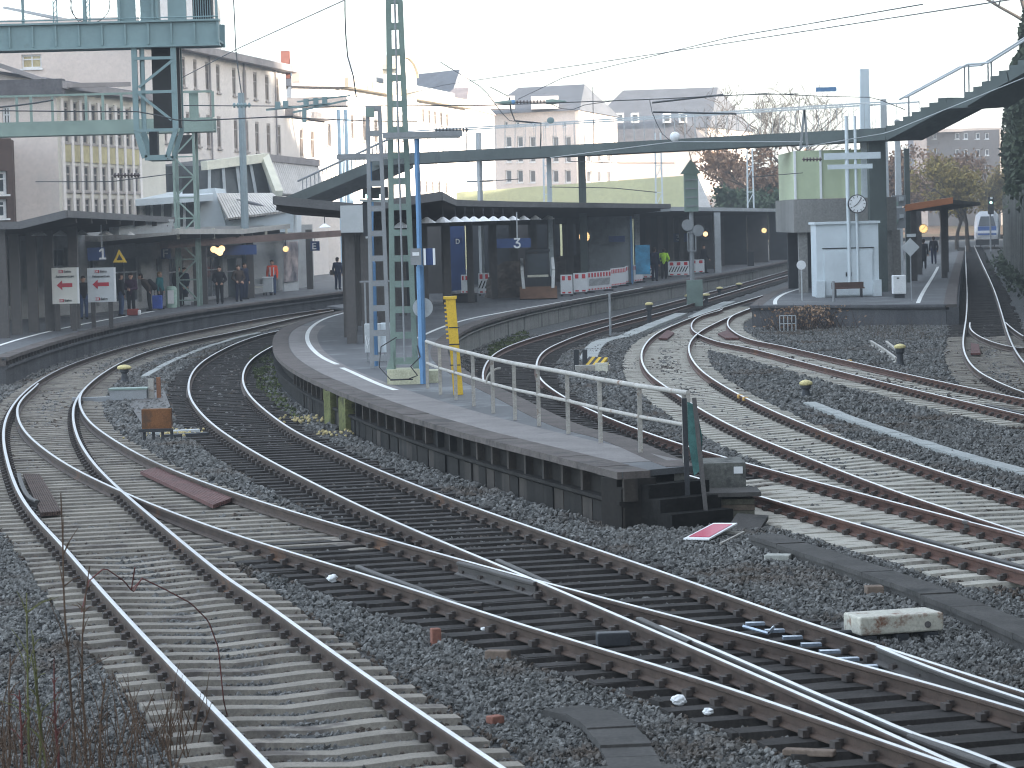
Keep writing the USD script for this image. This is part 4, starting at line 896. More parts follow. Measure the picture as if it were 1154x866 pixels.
t.part('stair_flight', MB().bar(a + [0, 0, -.2], b, 2.4, .55), m_deck); t.part('stair_rail', MB().tube([a + [0, -1, 1.2], b + [0, -1, 1.2]], .06, 6), m_grey)
for k in np.linspace(.05, .95, 22): 
    p = a + (b - a) * k; t.part('stair_baluster', MB().box(p + [0, -1.1, .6], (.05, .05, 1.2)), m_grey)
for px, d in [(656, 146), (619, 148), (988, 131.3), (1022, 147)]:
    q = W(px, 200, d); wd = {988: .75, 1022: .25, 619: .24}.get(px, .36)
    t.part('pier', MB().box((q[0], q[1], 3.66), (wd, wd, 7.3)), m_paleblue if px == 619 else m_deck)
# --- far platform: concrete roof, green panels, orange edged roof
t = Thing('stair_tower', 'concrete roof block with pale green panels between hut and footbridge', 'building', W(940, 262, 131))
a, b = W(895, 262, 132.5), W(1014, 258, 131.5)
cx_, cw = (a[0] + b[0]) / 2, b[0] - a[0]
t.part('concrete_parapet', MB().box((cx_, 137, 4.08), (cw, 9, 1.5)), m_conc)
q0, q1 = W(895.5, 170, 132.8), W(984, 170, 132.2)
mg = M('green_panel', (0.47, 0.53, 0.36), .7, .08, .3, fine=.3)
n3 = 3
for i in range(n3):
    xa = q0[0] + (q1[0] - q0[0]) * i / n3; xb = q0[0] + (q1[0] - q0[0]) * (i + 1) / n3
    t.part('green_panel', MB().box(((xa + xb) / 2, 133, 5.93), (xb - xa - .06, .2, 2.18)), mg)
    t.part('mullion', MB().box((xa, 132.86, 5.93), (.10, .12, 2.2)), m_wht)
t.part('green_panel', MB().box((q0[0] + .1, 137, 5.93), (.2, 7.8, 2.18)), mg)
for px, d in [(905, 133), (925, 135), (1000, 133), (1010, 138)]:
    q = W(px, 300, d); t.part('column', MB().box((q[0], d, 1.96), (.4, .4, 2.72)), m_conc)
t.part('back_wall', MB().box((cx_, 141, 1.96), (cw - 1, .4, 2.7)), m_dark)
t = Thing('canopy', 'roof with orange edge over the far right platform', 'canopy', W(1048, 250, 145))
m_or = M('orange_fascia', (0.42, 0.16, 0.07), .6, .15, .8, streak=True)
a, b = W(1019, 234, 143), W(1074, 225.5, 143)
t.part('fascia', MB().slab(W(1020, 238.5, 143), W(1074, 229.5, 143), W(1074, 222.5, 143), W(1020, 231, 143), .3), m_or)
t.part('roof_deck', MB().slab(a + [0, .3, 0], b + [0, .3, 0], b + [11, 60, .0], a + [11, 60, 0], .2), m_canroof)
for k, (px, d) in enumerate([(1030, 150), (1064, 155), (1066, 170), (1036, 165)]):
    q = W(px, 300, d); t.part('column', MB().box((q[0], d, 2.5), (.3, .3, 3.8)), m_post)

# --- white switch hut on the far platform
d0 = 124.8; a, b = W(921, 333, d0), W(991, 331, d0); wd = b[0] - a[0]; cxh = (a[0] + b[0]) / 2; zt_ = W(955, 252.5, d0)[2]
t = Thing('switch_hut', 'pale blue white metal hut with double doors on far platform end', 'hut', (cxh, d0, PT))
t.part('body', MB().box((cxh, d0 + 1.1, (zt_ + PT) / 2), (wd, 2.2, zt_ - PT)), m_paleblue)
t.part('roof', MB().box((cxh, d0 + 1.1, zt_ + .05), (wd + .16, 2.4, .1)), m_paleblue)
t.part('door_frame', MB().box((cxh + .02, d0 - .03, PT + 1.03), (2.1, .06, 2.0)), m_paleblue)
for s in (-1, 1): 
    p = t.part('door', MB().box((cxh + .02 + s * .52, d0 - .07, PT + .98), (.98, .05, 1.82)), m_paleblue)
    t.part('handle', MB().box((cxh + .02 + s * .1, d0 - .11, PT + .95), (.05, .05, .18)), m_dark, parent=p)
t.part('door_gap', MB().box((cxh + .02, d0 - .05, PT + 2.07), (2.2, .06, .04)), m_dark)
for s in (-1, 1): t.part('foot_block', MB().box((cxh + s * (wd / 2 - .12), d0 - .1, PT + .35), (.36, .5, .7)), m_paleblue)
for px, w_, top in [(954.5, .15, 131), (964, .12, 131), (937 + 40, .5, 78)]:
    q = W(px, 300, d0 + .8 if px < 970 else 128.5)
    if px < 970: t.part('mast_pipe', MB().tube([(q[0], d0 - .12, PT + .6), (q[0] - .02, d0 - .12, W(px, top, d0)[2])], w_ / 2, 8), m_paleblue)
q = W(960, 176, d0); t.part('cross_arm', MB().box((q[0], d0 - .15, q[2]), (2.4, .1, .28)), m_paleblue); t.part('cross_arm', MB().box((q[0] - .1, d0 - .15, q[2] - .45), (1.9, .1, .2)), m_paleblue)
# clock on its pole
q = W(966, 230, d0 - .4)
def clock(name, label, c, r, face, hands=(10, 2), axis=None, rim=m_dark):
    t = Thing(name, label, 'clock', c)
    def disc(rad, y0, y1, n=24):
        ang = np.linspace(0, 2 * np.pi, n, endpoint=False); mb = MB()
        v = np.vstack([np.c_[c[0] + rad * np.cos(ang), np.full(n, c[1] + y), c[2] + rad * np.sin(ang)] for y in (y0, y1)])
        k = np.arange(1, n - 1); i = np.arange(n)
        f = np.vstack([np.c_[0 * k, k, k + 1], n + np.c_[0 * k, k + 1, k], np.c_[i, i + n, (i + 1) % n], np.c_[(i + 1) % n, i + n, (i + 1) % n + n]])
        return mb.add(v, f)
    t.part('case', disc(r, -.06, .12), rim); t.part('dial', disc(r * .9, -.085, -.05), face)
    for h in range(12):
        a_ = h * math.pi / 6; t.part('hour_mark', MB().box((c[0] + r * .76 * math.sin(a_), c[1] - .09, c[2] + r * .76 * math.cos(a_)), (r * .07, .012, r * .18), R=np.array([[math.cos(a_), 0, math.sin(a_)], [0, 1, 0], [-math.sin(a_), 0, math.cos(a_)]])), m_blk)
    for a_, l in ((math.radians(-125), .5), (math.radians(35), .75)):
        t.part('hand', MB().bar((c[0], c[1] - .1, c[2]), (c[0] + r * l * math.sin(a_), c[1] - .1, c[2] + r * l * math.cos(a_)), .02, r * .09, upv=(0, 1, 0)), m_blk)
    return t
t = clock('station_clock', 'large white round clock on pole above the hut', q, .40, m_wht)
t.part('pole', MB().tube([(q[0], q[1] + .25, zt_ + .1), (q[0], q[1] + .25, q[2] + .5)], .06, 8), m_paleblue)
# concrete pole behind
for px, top, d, wd_, lab in [(977, 78, 133, .62, 'tallest pale concrete pole rising behind the clock'), (998, 112, 150, .46, 'second pale concrete pole right of the tallest one'), (1013, 135, 165, .42, 'thin concrete pole under start of the bridge steps')]:
    q = W(px, 250, d); zt2 = W(px, top, d)[2]
    mb = MB().add([(q[0] + s * wd_ * k / 2, d + u * wd_ * k / 2, z) for z, k in ((0, 1), (zt2, .62)) for s, u in ((-1, -1), (1, -1), (1, 1), (-1, 1))], [(0, 1, 5, 4), (1, 2, 6, 5), (2, 3, 7, 6), (3, 0, 4, 7), (4, 5, 6, 7)])
    solo('concrete_pole', mb, m_paleblue if d == 133 else m_lgrey, lab, 'pole')
# --- signal gantries on the left
t = Thing('signal_gantry', 'teal signal bridge girder at top left with hanging lattice cage', 'signal gantry', W(175, 180, 80))
zt_, zb_ = W(175, 25.5, 80)[2], W(175, 51.5, 80)[2]; xa, xb = W(-60, 40, 80)[0], W(247, 40, 80)[0]
t.part('girder', MB().box(((xa + xb) / 2, 80.0, (zt_ + zb_) / 2), (xb - xa, .30, zt_ - zb_)), m_gteal)
t.part('girder', MB().box(((xa + xb) / 2, 81.6, (zt_ + zb_) / 2), (xb - xa, .30, zt_ - zb_)), m_gteal)
t.part('flange', MB().box(((xa + xb) / 2, 80.0, zt_ + .02), (xb - xa + .04, .5, .05)), m_gteal); t.part('flange', MB().box(((xa + xb) / 2, 80.0, zb_ - .03), (xb - xa + .04, .5, .05)), m_gteal)
t.part('walkway', MB().box(((xa + xb) / 2, 80.8, zb_ + .1), (xb - xa - .04, 1.3, .06)), m_gteal)
for px in np.arange(-40, 247, 26): q = W(px, 40, 80); t.part('stiffener', MB().box((q[0], 79.82, (zt_ + zb_) / 2), (.05, .06, zt_ - zb_ - .06)), m_gteal)
for px, w_ in [(143, .44), (199, .50)]: q = W(px, 10, 80); t.part('upright_plate', MB().box((q[0], 80.1, zt_ + 1.0), (w_, .12, 2.0)), m_gteal)
for px in (26, 95, 134, 244, 172, 177): q = W(px, 10, 80); t.part('upright', MB().box((q[0], 79.95, zt_ + 1.0), (.07, .07, 2.0)), m_gteal)
for px in (62, 99):
    q = W(px, 10, 80); t.part('lattice_post', MB().bar((q[0] - .05, 80, zt_), (q[0] - .05, 80, zt_ + 2), .03).bar((q[0] + .05, 80, zt_), (q[0] + .05, 80, zt_ + 2), .03), m_gteal)
    lz = MB()
    for k in range(14): lz.bar((q[0] - .05, 80, zt_ + k * .14), (q[0] + .05, 80, zt_ + k * .14 + .14), .02)
    t.part('lacing', lz, m_gteal)
for z in (.12, .95, 1.8): t.part('guard_rail', MB().tube([(xa, 79.9, zt_ + z), (xb, 79.9, zt_ + z)], .018, 5), m_gteal)
q = W(227, 10, 80); t.part('louvre_box', MB().box((q[0], 80.4, zt_ + 1.0), (.52, .5, 2.0)), m_dark)
for k in range(8): t.part('louvre_fin', MB().box((q[0] - .22 + k * .063, 80.12, zt_ + 1.0), (.02, .06, 1.9)), m_gteal)
q = W(168, 14, 80); t.part('equipment_box', MB().box((q[0], 80.3, zt_ + .42), (.5, .4, .8)), m_gteal)
for (cx0, r0) in [(99, 15), (108, 20)]:
    q = W(cx0, 4, 80.2); ang = np.linspace(0, 2 * np.pi, 30); t.part('cage_hoop', MB().tube(np.c_[q[0] + r0 / 3300 * 80 * 1.5 * np.cos(ang), np.full(30, 80.6), q[2] + r0 / 3300 * 80 * 1.4 * np.sin(ang)], .012, 5), m_dark)
# hanging cage
xl, xr = W(153, 100, 80)[0], W(197, 100, 80)[0]; zc0 = W(175, 147, 80)[2]
for x in (xl, xr):
    for y in (79.9, 81.5): t.part('cage_post', MB().box((x, y, (zb_ + zc0) / 2), (.15 if y < 80 else .1, .12, zb_ - zc0)), m_gteal)
t.part('cage_post', MB().box((xl + .22, 79.95, (zb_ + zc0) / 2), (.09, .09, zb_ - zc0)), m_gteal)
for py in (66, 104, 147): z = W(175, py, 80)[2]; t.part('cage_rung', MB().bar((xl, 79.86, z), (xr, 79.86, z), .08), m_gteal)
t.part('cage_brace', MB().bar((xl + .1, 79.84, W(0, 101, 80)[2] - .05), (xr - .05, 79.84, W(175, 70, 80)[2]), .07), m_gteal)
t.part('cage_brace', MB().bar((xl + .1, 79.84, W(175, 106, 80)[2]), (xr - .1, 79.84, W(175, 136, 80)[2]), .07), m_gteal)
t.part('signal_screen', MB().box(((xl + xr) / 2 + .2, 81.0, (zb_ + W(175, 144, 80)[2]) / 2), ((xr - xl) * .72, .2, (zb_ - zc0) * .96)), m_blk)
z2 = W(175, 178, 80)[2]; xm0, xm1 = W(164, 178, 80)[0], W(189, 178, 80)[0]
for y in (79.9, 81.4):
    t.part('hopper_frame', MB().bar((xl, y, zc0), (xm0, y, z2), .16, .14).bar((xr, y, zc0), (xm1, y, z2), .14, .12).bar((xm0, y, z2), (xm1, y, z2), .14, .14), m_gteal)
t.part('hopper_floor', MB().box(((xm0 + xm1) / 2, 80.6, z2 - .03), (xm1 - xm0, 1.5, .06)), m_gteal)
t.part('signal_lamp', MB().box(((xm0 + xm1) / 2 - .1, 80.4, z2 + .4), (.22, .4, .7)), m_dark)
# farther gantry with railings and tower
D = 136; t = Thing('signal_gantry', 'grey green walkway gantry with railing on lattice tower, lower and farther left', 'signal gantry', W(207, 350, D))
zt_, zb_ = W(100, 136, D)[2], W(100, 152, D)[2]; xa, xb = W(-60, 140, D)[0], W(240, 140, D)[0]
for y in (D, D + 1.5): t.part('girder', MB().box(((xa + xb) / 2, y, (zt_ + zb_) / 2), (xb - xa, .25, zt_ - zb_)), m_green)
t.part('walkway', MB().box(((xa + xb) / 2, D + .75, zb_ + .1), (xb - xa - .05, 1.2, .06)), m_green)
zr = zt_ + 1.2
t.part('guard_rail', MB().box(((xa + xb) / 2, D, zr), (xb - xa, .09, .10)), m_green)
for px in (-10, 19, 35, 59, 97, 116, 137, 205, 240): q = W(px, 120, D); t.part('rail_post', MB().box((q[0], D, (zt_ + zr) / 2), (.12, .08, zr - zt_)), m_green)
q = W(218, 120, D); t.part('upright_plate', MB().box((q[0], D + .2, (zt_ + zr) / 2), (.42, .1, zr - zt_)), m_green)
xl, xr = W(196, 200, D)[0], W(219, 200, D)[0]
for x in (xl, xr):
    for y in (D + .1, D + 1.4): t.part('tower_leg', MB().box((x, y, (zb_ + PT) / 2), (.12, .12, zb_ - PT)), m_green)
k = 0
for z in np.arange(PT + .3, zb_ - .6, .95):
    a_, b_ = ((xl, xr) if k % 2 else (xr, xl)); k += 1
    t.part('tower_brace', MB().bar((a_, D + .05, z), (b_, D + .05, z + .95), .07), m_green); t.part('tower_rung', MB().bar((xl, D + .04, z), (xr, D + .04, z), .06), m_green)
t.part('cable_box', MB().box(((xl + xr) / 2 + .03, D + .7, zb_ - .55), (xr - xl - .25, .5, .85)), m_blk); t.part('cable_box', MB().box(((xl + xr) / 2 + .1, D + .7, W(207, 208, D)[2]), (.5, .5, .85)), m_blk)
# steel pole on the left platform behind
q = W(276, 250, 156); zt_ = W(274, 105, 156)[2]
solo('steel_pole', MB().tube([(q[0], 156, 0), (q[0], 156, zt_)], [.24, .17], 10), M('pole_grey_blue', (0.22, 0.27, 0.29), .6, .12, 1), 'tall pale steel pole standing in front of the entrance hall', 'pole')
# --- lattice mast on the island platform
def lattice(name, label, cx_, y, w0, w1, z0, z1, step, mat, leg=.11, cap=False):
    t = Thing(name, label, 'mast', (cx_, y, z0))
    for s in (-1, 1):
        for u in (-1, 1): t.part('leg', MB().bar((cx_ + s * w0 / 2, y + u * .16, z0), (cx_ + s * w1 / 2, y + u * .10, z1), leg, .06), mat)
    z = z0 + .25
    while z < z1:
        k = (z - z0) / (z1 - z0); w = w0 + (w1 - w0) * k
        for u in (-1, 1): t.part('batten', MB().box((cx_, y + u * (.17 - .06 * k), z), (w + leg * .9, .03, .14)), mat)
        z += step
    return t
g = W(456, 428, 65.6)
t = lattice('lattice_mast', 'green lattice overhead line mast on pale concrete base at platform bend', g[0] + .0, 65.7, .50, .17, PT + .25, 12.2, .575, m_green)
m_cbase = M('pale_concrete', (0.50, 0.49, 0.36), .9, .15, 2, spot=((0.33, 0.33, 0.2), 2, .58))
t.part('concrete_base', MB().box((g[0] + .02, 65.6, PT + .15), (.78, .9, .36)), m_cbase); t.part('concrete_base', MB().box((g[0] + .3, 65.9, PT + .12), (.9, .7, .3)), m_cbase)
for s in (-1, 1): t.part('gusset', MB().add([(g[0] + s * .22, 65.45, PT + .3), (g[0] + s * .42, 65.45, PT + .3), (g[0] + s * .24, 65.45, PT + .75), (g[0] + s * .22, 65.5, PT + .3), (g[0] + s * .42, 65.5, PT + .3), (g[0] + s * .24, 65.5, PT + .75)], [(0, 1, 2), (3, 5, 4), (0, 3, 4), (0, 4, 1), (1, 4, 5), (1, 5, 2)]), m_green)
t.part('cable', MB().tube([(g[0] + .02, 65.4, PT + .5 + i * .6) for i in range(18)], .022, 5), m_grey)
g = W(429, 408, 73); t = lattice('lattice_mast', 'grey green lattice mast half hidden behind the first, with square cap', g[0], 73, .42, .30, PT, W(424, 122, 73)[2], .62, m_grey, .09)
t.part('cap_frame', MB().box((g[0] - .08, 72.9, W(424, 127, 73)[2]), (.2, .2, .22)), m_green)
# --- blue lamp poles with long light fittings
for px, top, base, y, fx0, fx1, fy, lab in [(475.5, 152, 434, 65.2, 432, 521, 156, 'blue lamp pole right of the lattice mast, with long tube light on top'), (421, 176, 404, 74, 380, 456, 179.5, 'blue lamp pole left of the lattice mast, its tube light lower')]:
    b_ = W(px + 1.5, base, y); zt_ = W(px, top, y)[2]
    t = Thing('lamp_pole', lab, 'lamp post', (b_[0], y, PT))
    t.part('pole', MB().tube([(b_[0], y, PT), (b_[0], y, PT + 2.6), (b_[0], y, PT + 2.65), (b_[0], y, zt_)], [.085, .085, .06, .055], 8), m_blue)
    p0, p1 = W(fx0, fy, y), W(fx1, fy - (fx1 - fx0) * .026, y); p = t.part('light_fitting', MB().box(((p0[0] + p1[0]) / 2, y, zt_), (p1[0] - p0[0], .3, .12)), m_grey)
    t.part('diffuser', MB().box(((p0[0] + p1[0]) / 2, y, zt_ - .075), (p1[0] - p0[0] - .1, .22, .03)), m_wht, parent=p)
# ---------------------------------------------------------------- people
m_skin = M('skin', (0.42, 0.25, 0.18), .6, .06, 8, fine=.2)
CL = {}
def cloth(c):
    if c not in CL: CL[c] = M('cloth_' + {'black': 'black', 'navy': 'navy', 'jeans': 'jeans', 'teal': 'teal', 'brown': 'brown', 'plum': 'plum', 'hivisr': 'orange_red', 'hivisy': 'lime_yellow', 'grey': 'grey', 'hair': 'dark_hair', 'fair': 'fair_hair', 'shoe': 'shoe_leather'}[c],
        {'black': (.018, .018, .022), 'navy': (.02, .025, .05), 'jeans': (.05, .075, .14), 'teal': (.02, .12, .13), 'brown': (.06, .045, .038), 'plum': (.05, .025, .05), 'hivisr': (.75, .10, .05), 'hivisy': (.45, .75, .05), 'grey': (.12, .12, .12), 'hair': (.03, .02, .015), 'fair': (.25, .17, .08), 'shoe': (.02, .018, .016)}[c], .9, .2, 6)
    return CL[c]
def ball(p, r, n=10):
    return manifold3d.Manifold.sphere(r, n).translate([float(x) for x in p])
def bone(a, b, ra, rb): return manifold3d.Manifold.batch_hull([ball(a, ra), ball(b, rb)])
def fuse(bones):
    m = manifold3d.Manifold.batch_boolean([bone(*b) if isinstance(b, tuple) else b for b in bones], manifold3d.OpType.Add).to_mesh()
    return trimesh.Trimesh(np.array(m.vert_properties)[:, :3], np.array(m.tri_verts))
def hand(w, d):
    """palm, four fingers and a thumb at wrist w, pointing along d (down by default)"""
    d = np.array(d, float); d /= np.linalg.norm(d); s = np.cross(d, [0, 1.0, .01]); s /= np.linalg.norm(s); f = np.cross(s, d)
    w = np.array(w); out = [manifold3d.Manifold.batch_hull([ball(w, .024, 6), ball(w + d * .085 + s * .03, .016, 6), ball(w + d * .085 - s * .03, .016, 6)])]
    for k, l in zip((-.031, -.011, .010, .030), (.062, .075, .070, .055)):
        a = w + d * .085 + s * k; m_ = a + d * l * .55 + f * .008; e = m_ + d * l * .4 + f * .024; out += [(a, m_, .0095, .009), (m_, e, .009, .0075)]
    a = w + d * .03 + s * .028; m_ = a + d * .035 + s * .03 + f * .01; out += [(a, m_, .012, .010), (m_, m_ + d * .03 + f * .012, .010, .008)]
    return out
def person(label, base, h, jacket, trousers, hair='hair', face=0.0, pose='stand', coat=False, group=None, extra=None):
    s = h / 1.75; t = Thing('person', label, 'person', base, group, rz=face)
    P = {k: np.array(v, float) for k, v in dict(pel=(0, 0, .95), chest=(0, .0, 1.30), neck=(0, .01, 1.50), head=(0, -.01, 1.64), shl=(-.19, 0, 1.42), shr=(.19, 0, 1.42), ell=(-.25, .03, 1.14), elr=(.25, .03, 1.14), wrl=(-.25, -.06, .90), wrr=(.25, -.06, .90), hil=(-.09, 0, .93), hir=(.09, 0, .93), knl=(-.10, -.02, .50), knr=(.10, -.02, .50), anl=(-.11, .02, .08), anr=(.11, .02, .08)).items()}
    if pose == 'front': P['wrl'], P['wrr'] = np.array([-.07, -.26, 1.12]), np.array([.08, -.26, 1.10]); P['ell'][1] = P['elr'][1] = -.02
    if pose == 'walk': P['knl'], P['anl'], P['knr'], P['anr'] = np.array([-.09, -.16, .52]), np.array([-.09, -.22, .09]), np.array([.09, .04, .50]), np.array([.09, .32, .14]); P['wrl'][1], P['wrr'][1] = .12, -.22
    if pose == 'pocket': P['wrl'], P['wrr'] = np.array([-.17, -.13, 1.0]), np.array([.17, -.13, 1.0]); P['ell'][0], P['elr'][0] = -.31, .31
    if pose == 'bend':
        for k in ('chest', 'neck', 'head', 'shl', 'shr', 'ell', 'elr', 'wrl', 'wrr'):
            z = P[k][2] - .95; P[k] = np.array([P[k][0], P[k][1] - z * .55, .95 + z * .84])
    d = P['wrl'] - P['ell']; hd = P['head']
    arms = [(P['shl'], P['ell'], .052, .042), (P['ell'], P['wrl'], .042, .027), (P['shr'], P['elr'], .052, .042), (P['elr'], P['wrr'], .042, .027)]
    body = [(P['pel'], P['chest'], .13, .14), (P['chest'], P['neck'], .13, .055), (P['neck'], hd, .052, .07), (hd + [0, .015, .03], hd + [0, -.005, -.04], .095, .078), (hd + [0, -.06, -.075], hd + [0, -.02, -.02], .04, .06),
            (hd + [0, -.088, .005], hd + [0, -.105, -.03], .010, .016), (hd + [-.04, -.07, .015], hd + [.04, -.07, .015], .022, .022), (hd + [-.022, -.082, -.062], hd + [.022, -.082, -.062], .010, .010),
            (hd + [-.09, .01, .01], hd + [-.09, .015, -.03], .018, .013), (hd + [.09, .01, .01], hd + [.09, .015, -.03], .018, .013),
            (P['hil'], P['knl'], .085, .055), (P['knl'], P['anl'], .055, .036), (P['hir'], P['knr'], .085, .055), (P['knr'], P['anr'], .055, .036), (P['hil'], P['hir'], .09, .09)] + arms + hand(P['wrl'], P['wrl'] - P['ell']) + hand(P['wrr'], P['wrr'] - P['elr'])
    def done(m, scale=s): m.apply_scale(scale); return m
    b = t.part('body', done(fuse(body)), m_skin, smooth=60)
    g = .022
    jk = [(P['pel'] + [0, 0, .03], P['chest'], .155, .165), (P['shl'], P['shr'], .085, .085), (P['chest'] + [-.05, 0, .02], P['chest'] + [.05, 0, .02], .16, .16), (P['chest'], P['neck'] + [0, 0, -.03], .15, .075)] + [(a, c, ra + g, rb + g) for a, c, ra, rb in arms]
    if coat: jk += [(P['pel'], np.array([0, 0, .62]), .165, .19)]
    t.part('jacket', done(fuse(jk)), cloth(jacket), parent=b, smooth=60)
    t.part('trousers', done(fuse([(P['hil'], P['knl'], .105, .075), (P['knl'], P['anl'] + [0, 0, .03], .075, .062), (P['hir'], P['knr'], .105, .075), (P['knr'], P['anr'] + [0, 0, .03], .075, .062), (P['hil'] + [.02, 0, .04], P['hir'] + [-.02, 0, .04], .125, .125)])), cloth(trousers), parent=b, smooth=60)
    for k in ('anl', 'anr'): t.part('shoe', done(fuse([(P[k] * [1, 1, 0] + [0, .04, .05], P[k] * [1, 1, 0] + [0, -.14, .035], .05, .036)])), cloth('shoe'), parent=b)
    t.part('hair', done(fuse([(hd + [0, .03, .06], hd + [0, .045, -.02], .093, .085), (hd + [-.05, -.02, .075], hd + [.05, -.02, .075], .05, .05)])), cloth(hair), parent=b, smooth=60)
    if extra == 'backpack': t.part('backpack', done(fuse([(P['chest'] + [0, .22, .05], P['pel'] + [0, .24, .1], .13, .15)])), cloth('black'), parent=b)
    if extra == 'vestband':
        for x in (-.09, .09): t.part('reflective_band', done(MB().box((x, -.01, 1.2), (.05, .37, .42)).get()), m_wht, parent=b)
    if extra == 'shoulderbag': t.part('bag', done(MB().box((.30, .04, .95), (.12, .34, .26)).get()), cloth('brown'), parent=b)
    return t
def gp(px, py): return G(px, py, PT)
person('person in dark jacket and jeans half hidden between the two arrow boards', gp(95, 360), 1.75, 'black', 'jeans', face=.4)
person('person in black coat and jeans left of the person with folded hands', gp(137, 356.5), 1.78, 'black', 'jeans', face=2.0)
person('person in plum jacket with hands together, red bag at the feet', gp(148.5, 355.5), 1.76, 'plum', 'black', pose='front', face=-.2)
person('person bending forward with a dark backpack beside the blue suitcase', gp(169, 350.5), 1.75, 'brown', 'black', pose='bend', face=-1.3, extra='backpack')
person('person in teal jacket standing by the blue suitcase', gp(181, 349), 1.68, 'teal', 'black', 'fair', face=1.2)
person('tall person in long black coat next to pale litter bin', gp(201.5, 345.5), 1.85, 'black', 'black', coat=True, face=2.6)
person('person in dark coat holding a pale carrier bag under the F sign', gp(209, 344), 1.76, 'navy', 'black', coat=True, face=-.7)
person('lone person in black standing facing the track under the lit board', gp(248, 342.5), 1.76, 'black', 'black', pose='pocket')
person('person in brown jacket with hands in pockets near the grey column', gp(269.5, 340), 1.76, 'brown', 'navy', pose='pocket', face=.4)
person('person in navy jacket just behind the person in brown jacket', gp(276.5, 337.5), 1.80, 'navy', 'navy', face=1.0)
person('worker in orange red safety vest beside a white trolley', gp(307.5, 332.5), 1.82, 'hivisr', 'jeans', extra='vestband')
person('person in navy coat with a shoulder bag by the far stairs', gp(381, 326.5), 1.78, 'navy', 'navy', extra='shoulderbag', face=2.8)
person('worker seen from behind in lime yellow safety jacket by the barriers', gp(748.5, 314.5), 1.76, 'hivisy', 'black', face=3.0, pose='pocket')
person('person in dark navy clothes next to the lime yellow worker', gp(738, 317), 1.88, 'navy', 'navy', face=2.7)
person('person in black behind the barriers left of the lime yellow worker', gp(732, 311), 1.8, 'black', 'black', face=.8)
person('person walking along the platform edge right of the tall signal', gp(793.5, 308), 1.75, 'black', 'black', pose='walk', face=.9)
person('left one of two dark figures on the far right platform', gp(1041, 303), 1.8, 'black', 'black', coat=True, face=2.9)
person('right one of two dark figures on the far right platform', gp(1052.5, 297.5), 1.8, 'black', 'navy', face=3.1)
# luggage and platform clutter
def roundbox(c, size, r=.03):
    h = np.array(size) / 2 - r
    return fuse([manifold3d.Manifold.batch_hull([ball(np.array(c) + h * np.array([x, y, z]), r, 8) for x in (-1, 1) for y in (-1, 1) for z in (-1, 1)])])
q = gp(178, 349.5); t = Thing('suitcase', 'upright blue suitcase on platform beside person in teal', 'suitcase', q)
t.part('shell', roundbox(q + [0, -.1, .36], (.44, .26, .60)), M('suitcase_blue', (.03, .08, .38), .5)); t.part('handle', MB().tube([q + [-.12, -.1, .66], q + [-.12, -.1, .92], q + [.12, -.1, .92], q + [.12, -.1, .66]], .014, 5), m_dark)
q = gp(151, 355.8); t = Thing('holdall', 'small red and white bag on the ground by the person in plum', 'bag', q)
t.part('body', roundbox(q + [0, -.25, .15], (.50, .28, .28), .05), M('bag_red', (.25, .06, .05), .8)); t.part('pale_end', roundbox(q + [.26, -.27, .13], (.14, .24, .22), .04), m_wht)
q = gp(209.5, 344.8); solo('carrier_bag', roundbox(q + [.1, -.25, .22], (.30, .14, .40)), m_lgrey, 'pale grey carrier bag at the feet under the F sign', 'bag')
q = gp(193.5, 347); t = Thing('litter_bin', 'pale green and white litter bin between waiting people', 'litter bin', q)
t.part('body', MB().lathe(q, [(.24, 0), (.26, .2), (.26, .85), (.20, .98), (0, 1.0)], 14), M('bin_green', (.30, .42, .36), .6)); t.part('print', MB().box(q + [0, -.255, .5], (.28, .03, .62)), m_wht)
q = gp(302.5, 333); t = Thing('trolley', 'white printed trolley cart beside worker in the orange vest', 'trolley', q)
t.part('body', MB().box(q + [0, 0, .55], (.50, .7, .75)), m_lgrey); t.part('top', MB().box(q + [0, 0, .95], (.56, .76, .05)), m_wht)
for x in (-.2, .2): t.part('wheel', MB().lathe(q + [x, -.3, 0], [(0, .0), (.05, .02), (.05, .14), (0, .16)], 8), m_blk)
q = gp(291, 333.5); t = Thing('bench', 'pale bench with dark frame left of the white trolley', 'bench', q)
t.part('seat', MB().box(q + [0, 0.4, .45], (1.0, .42, .05)), m_cream); t.part('backrest', MB().box(q + [0, .6, .75], (1.0, .05, .3)), m_lgrey)
for x in (-.4, .4): t.part('leg', MB().box(q + [x, .4, .21], (.05, .36, .42)), m_dark)
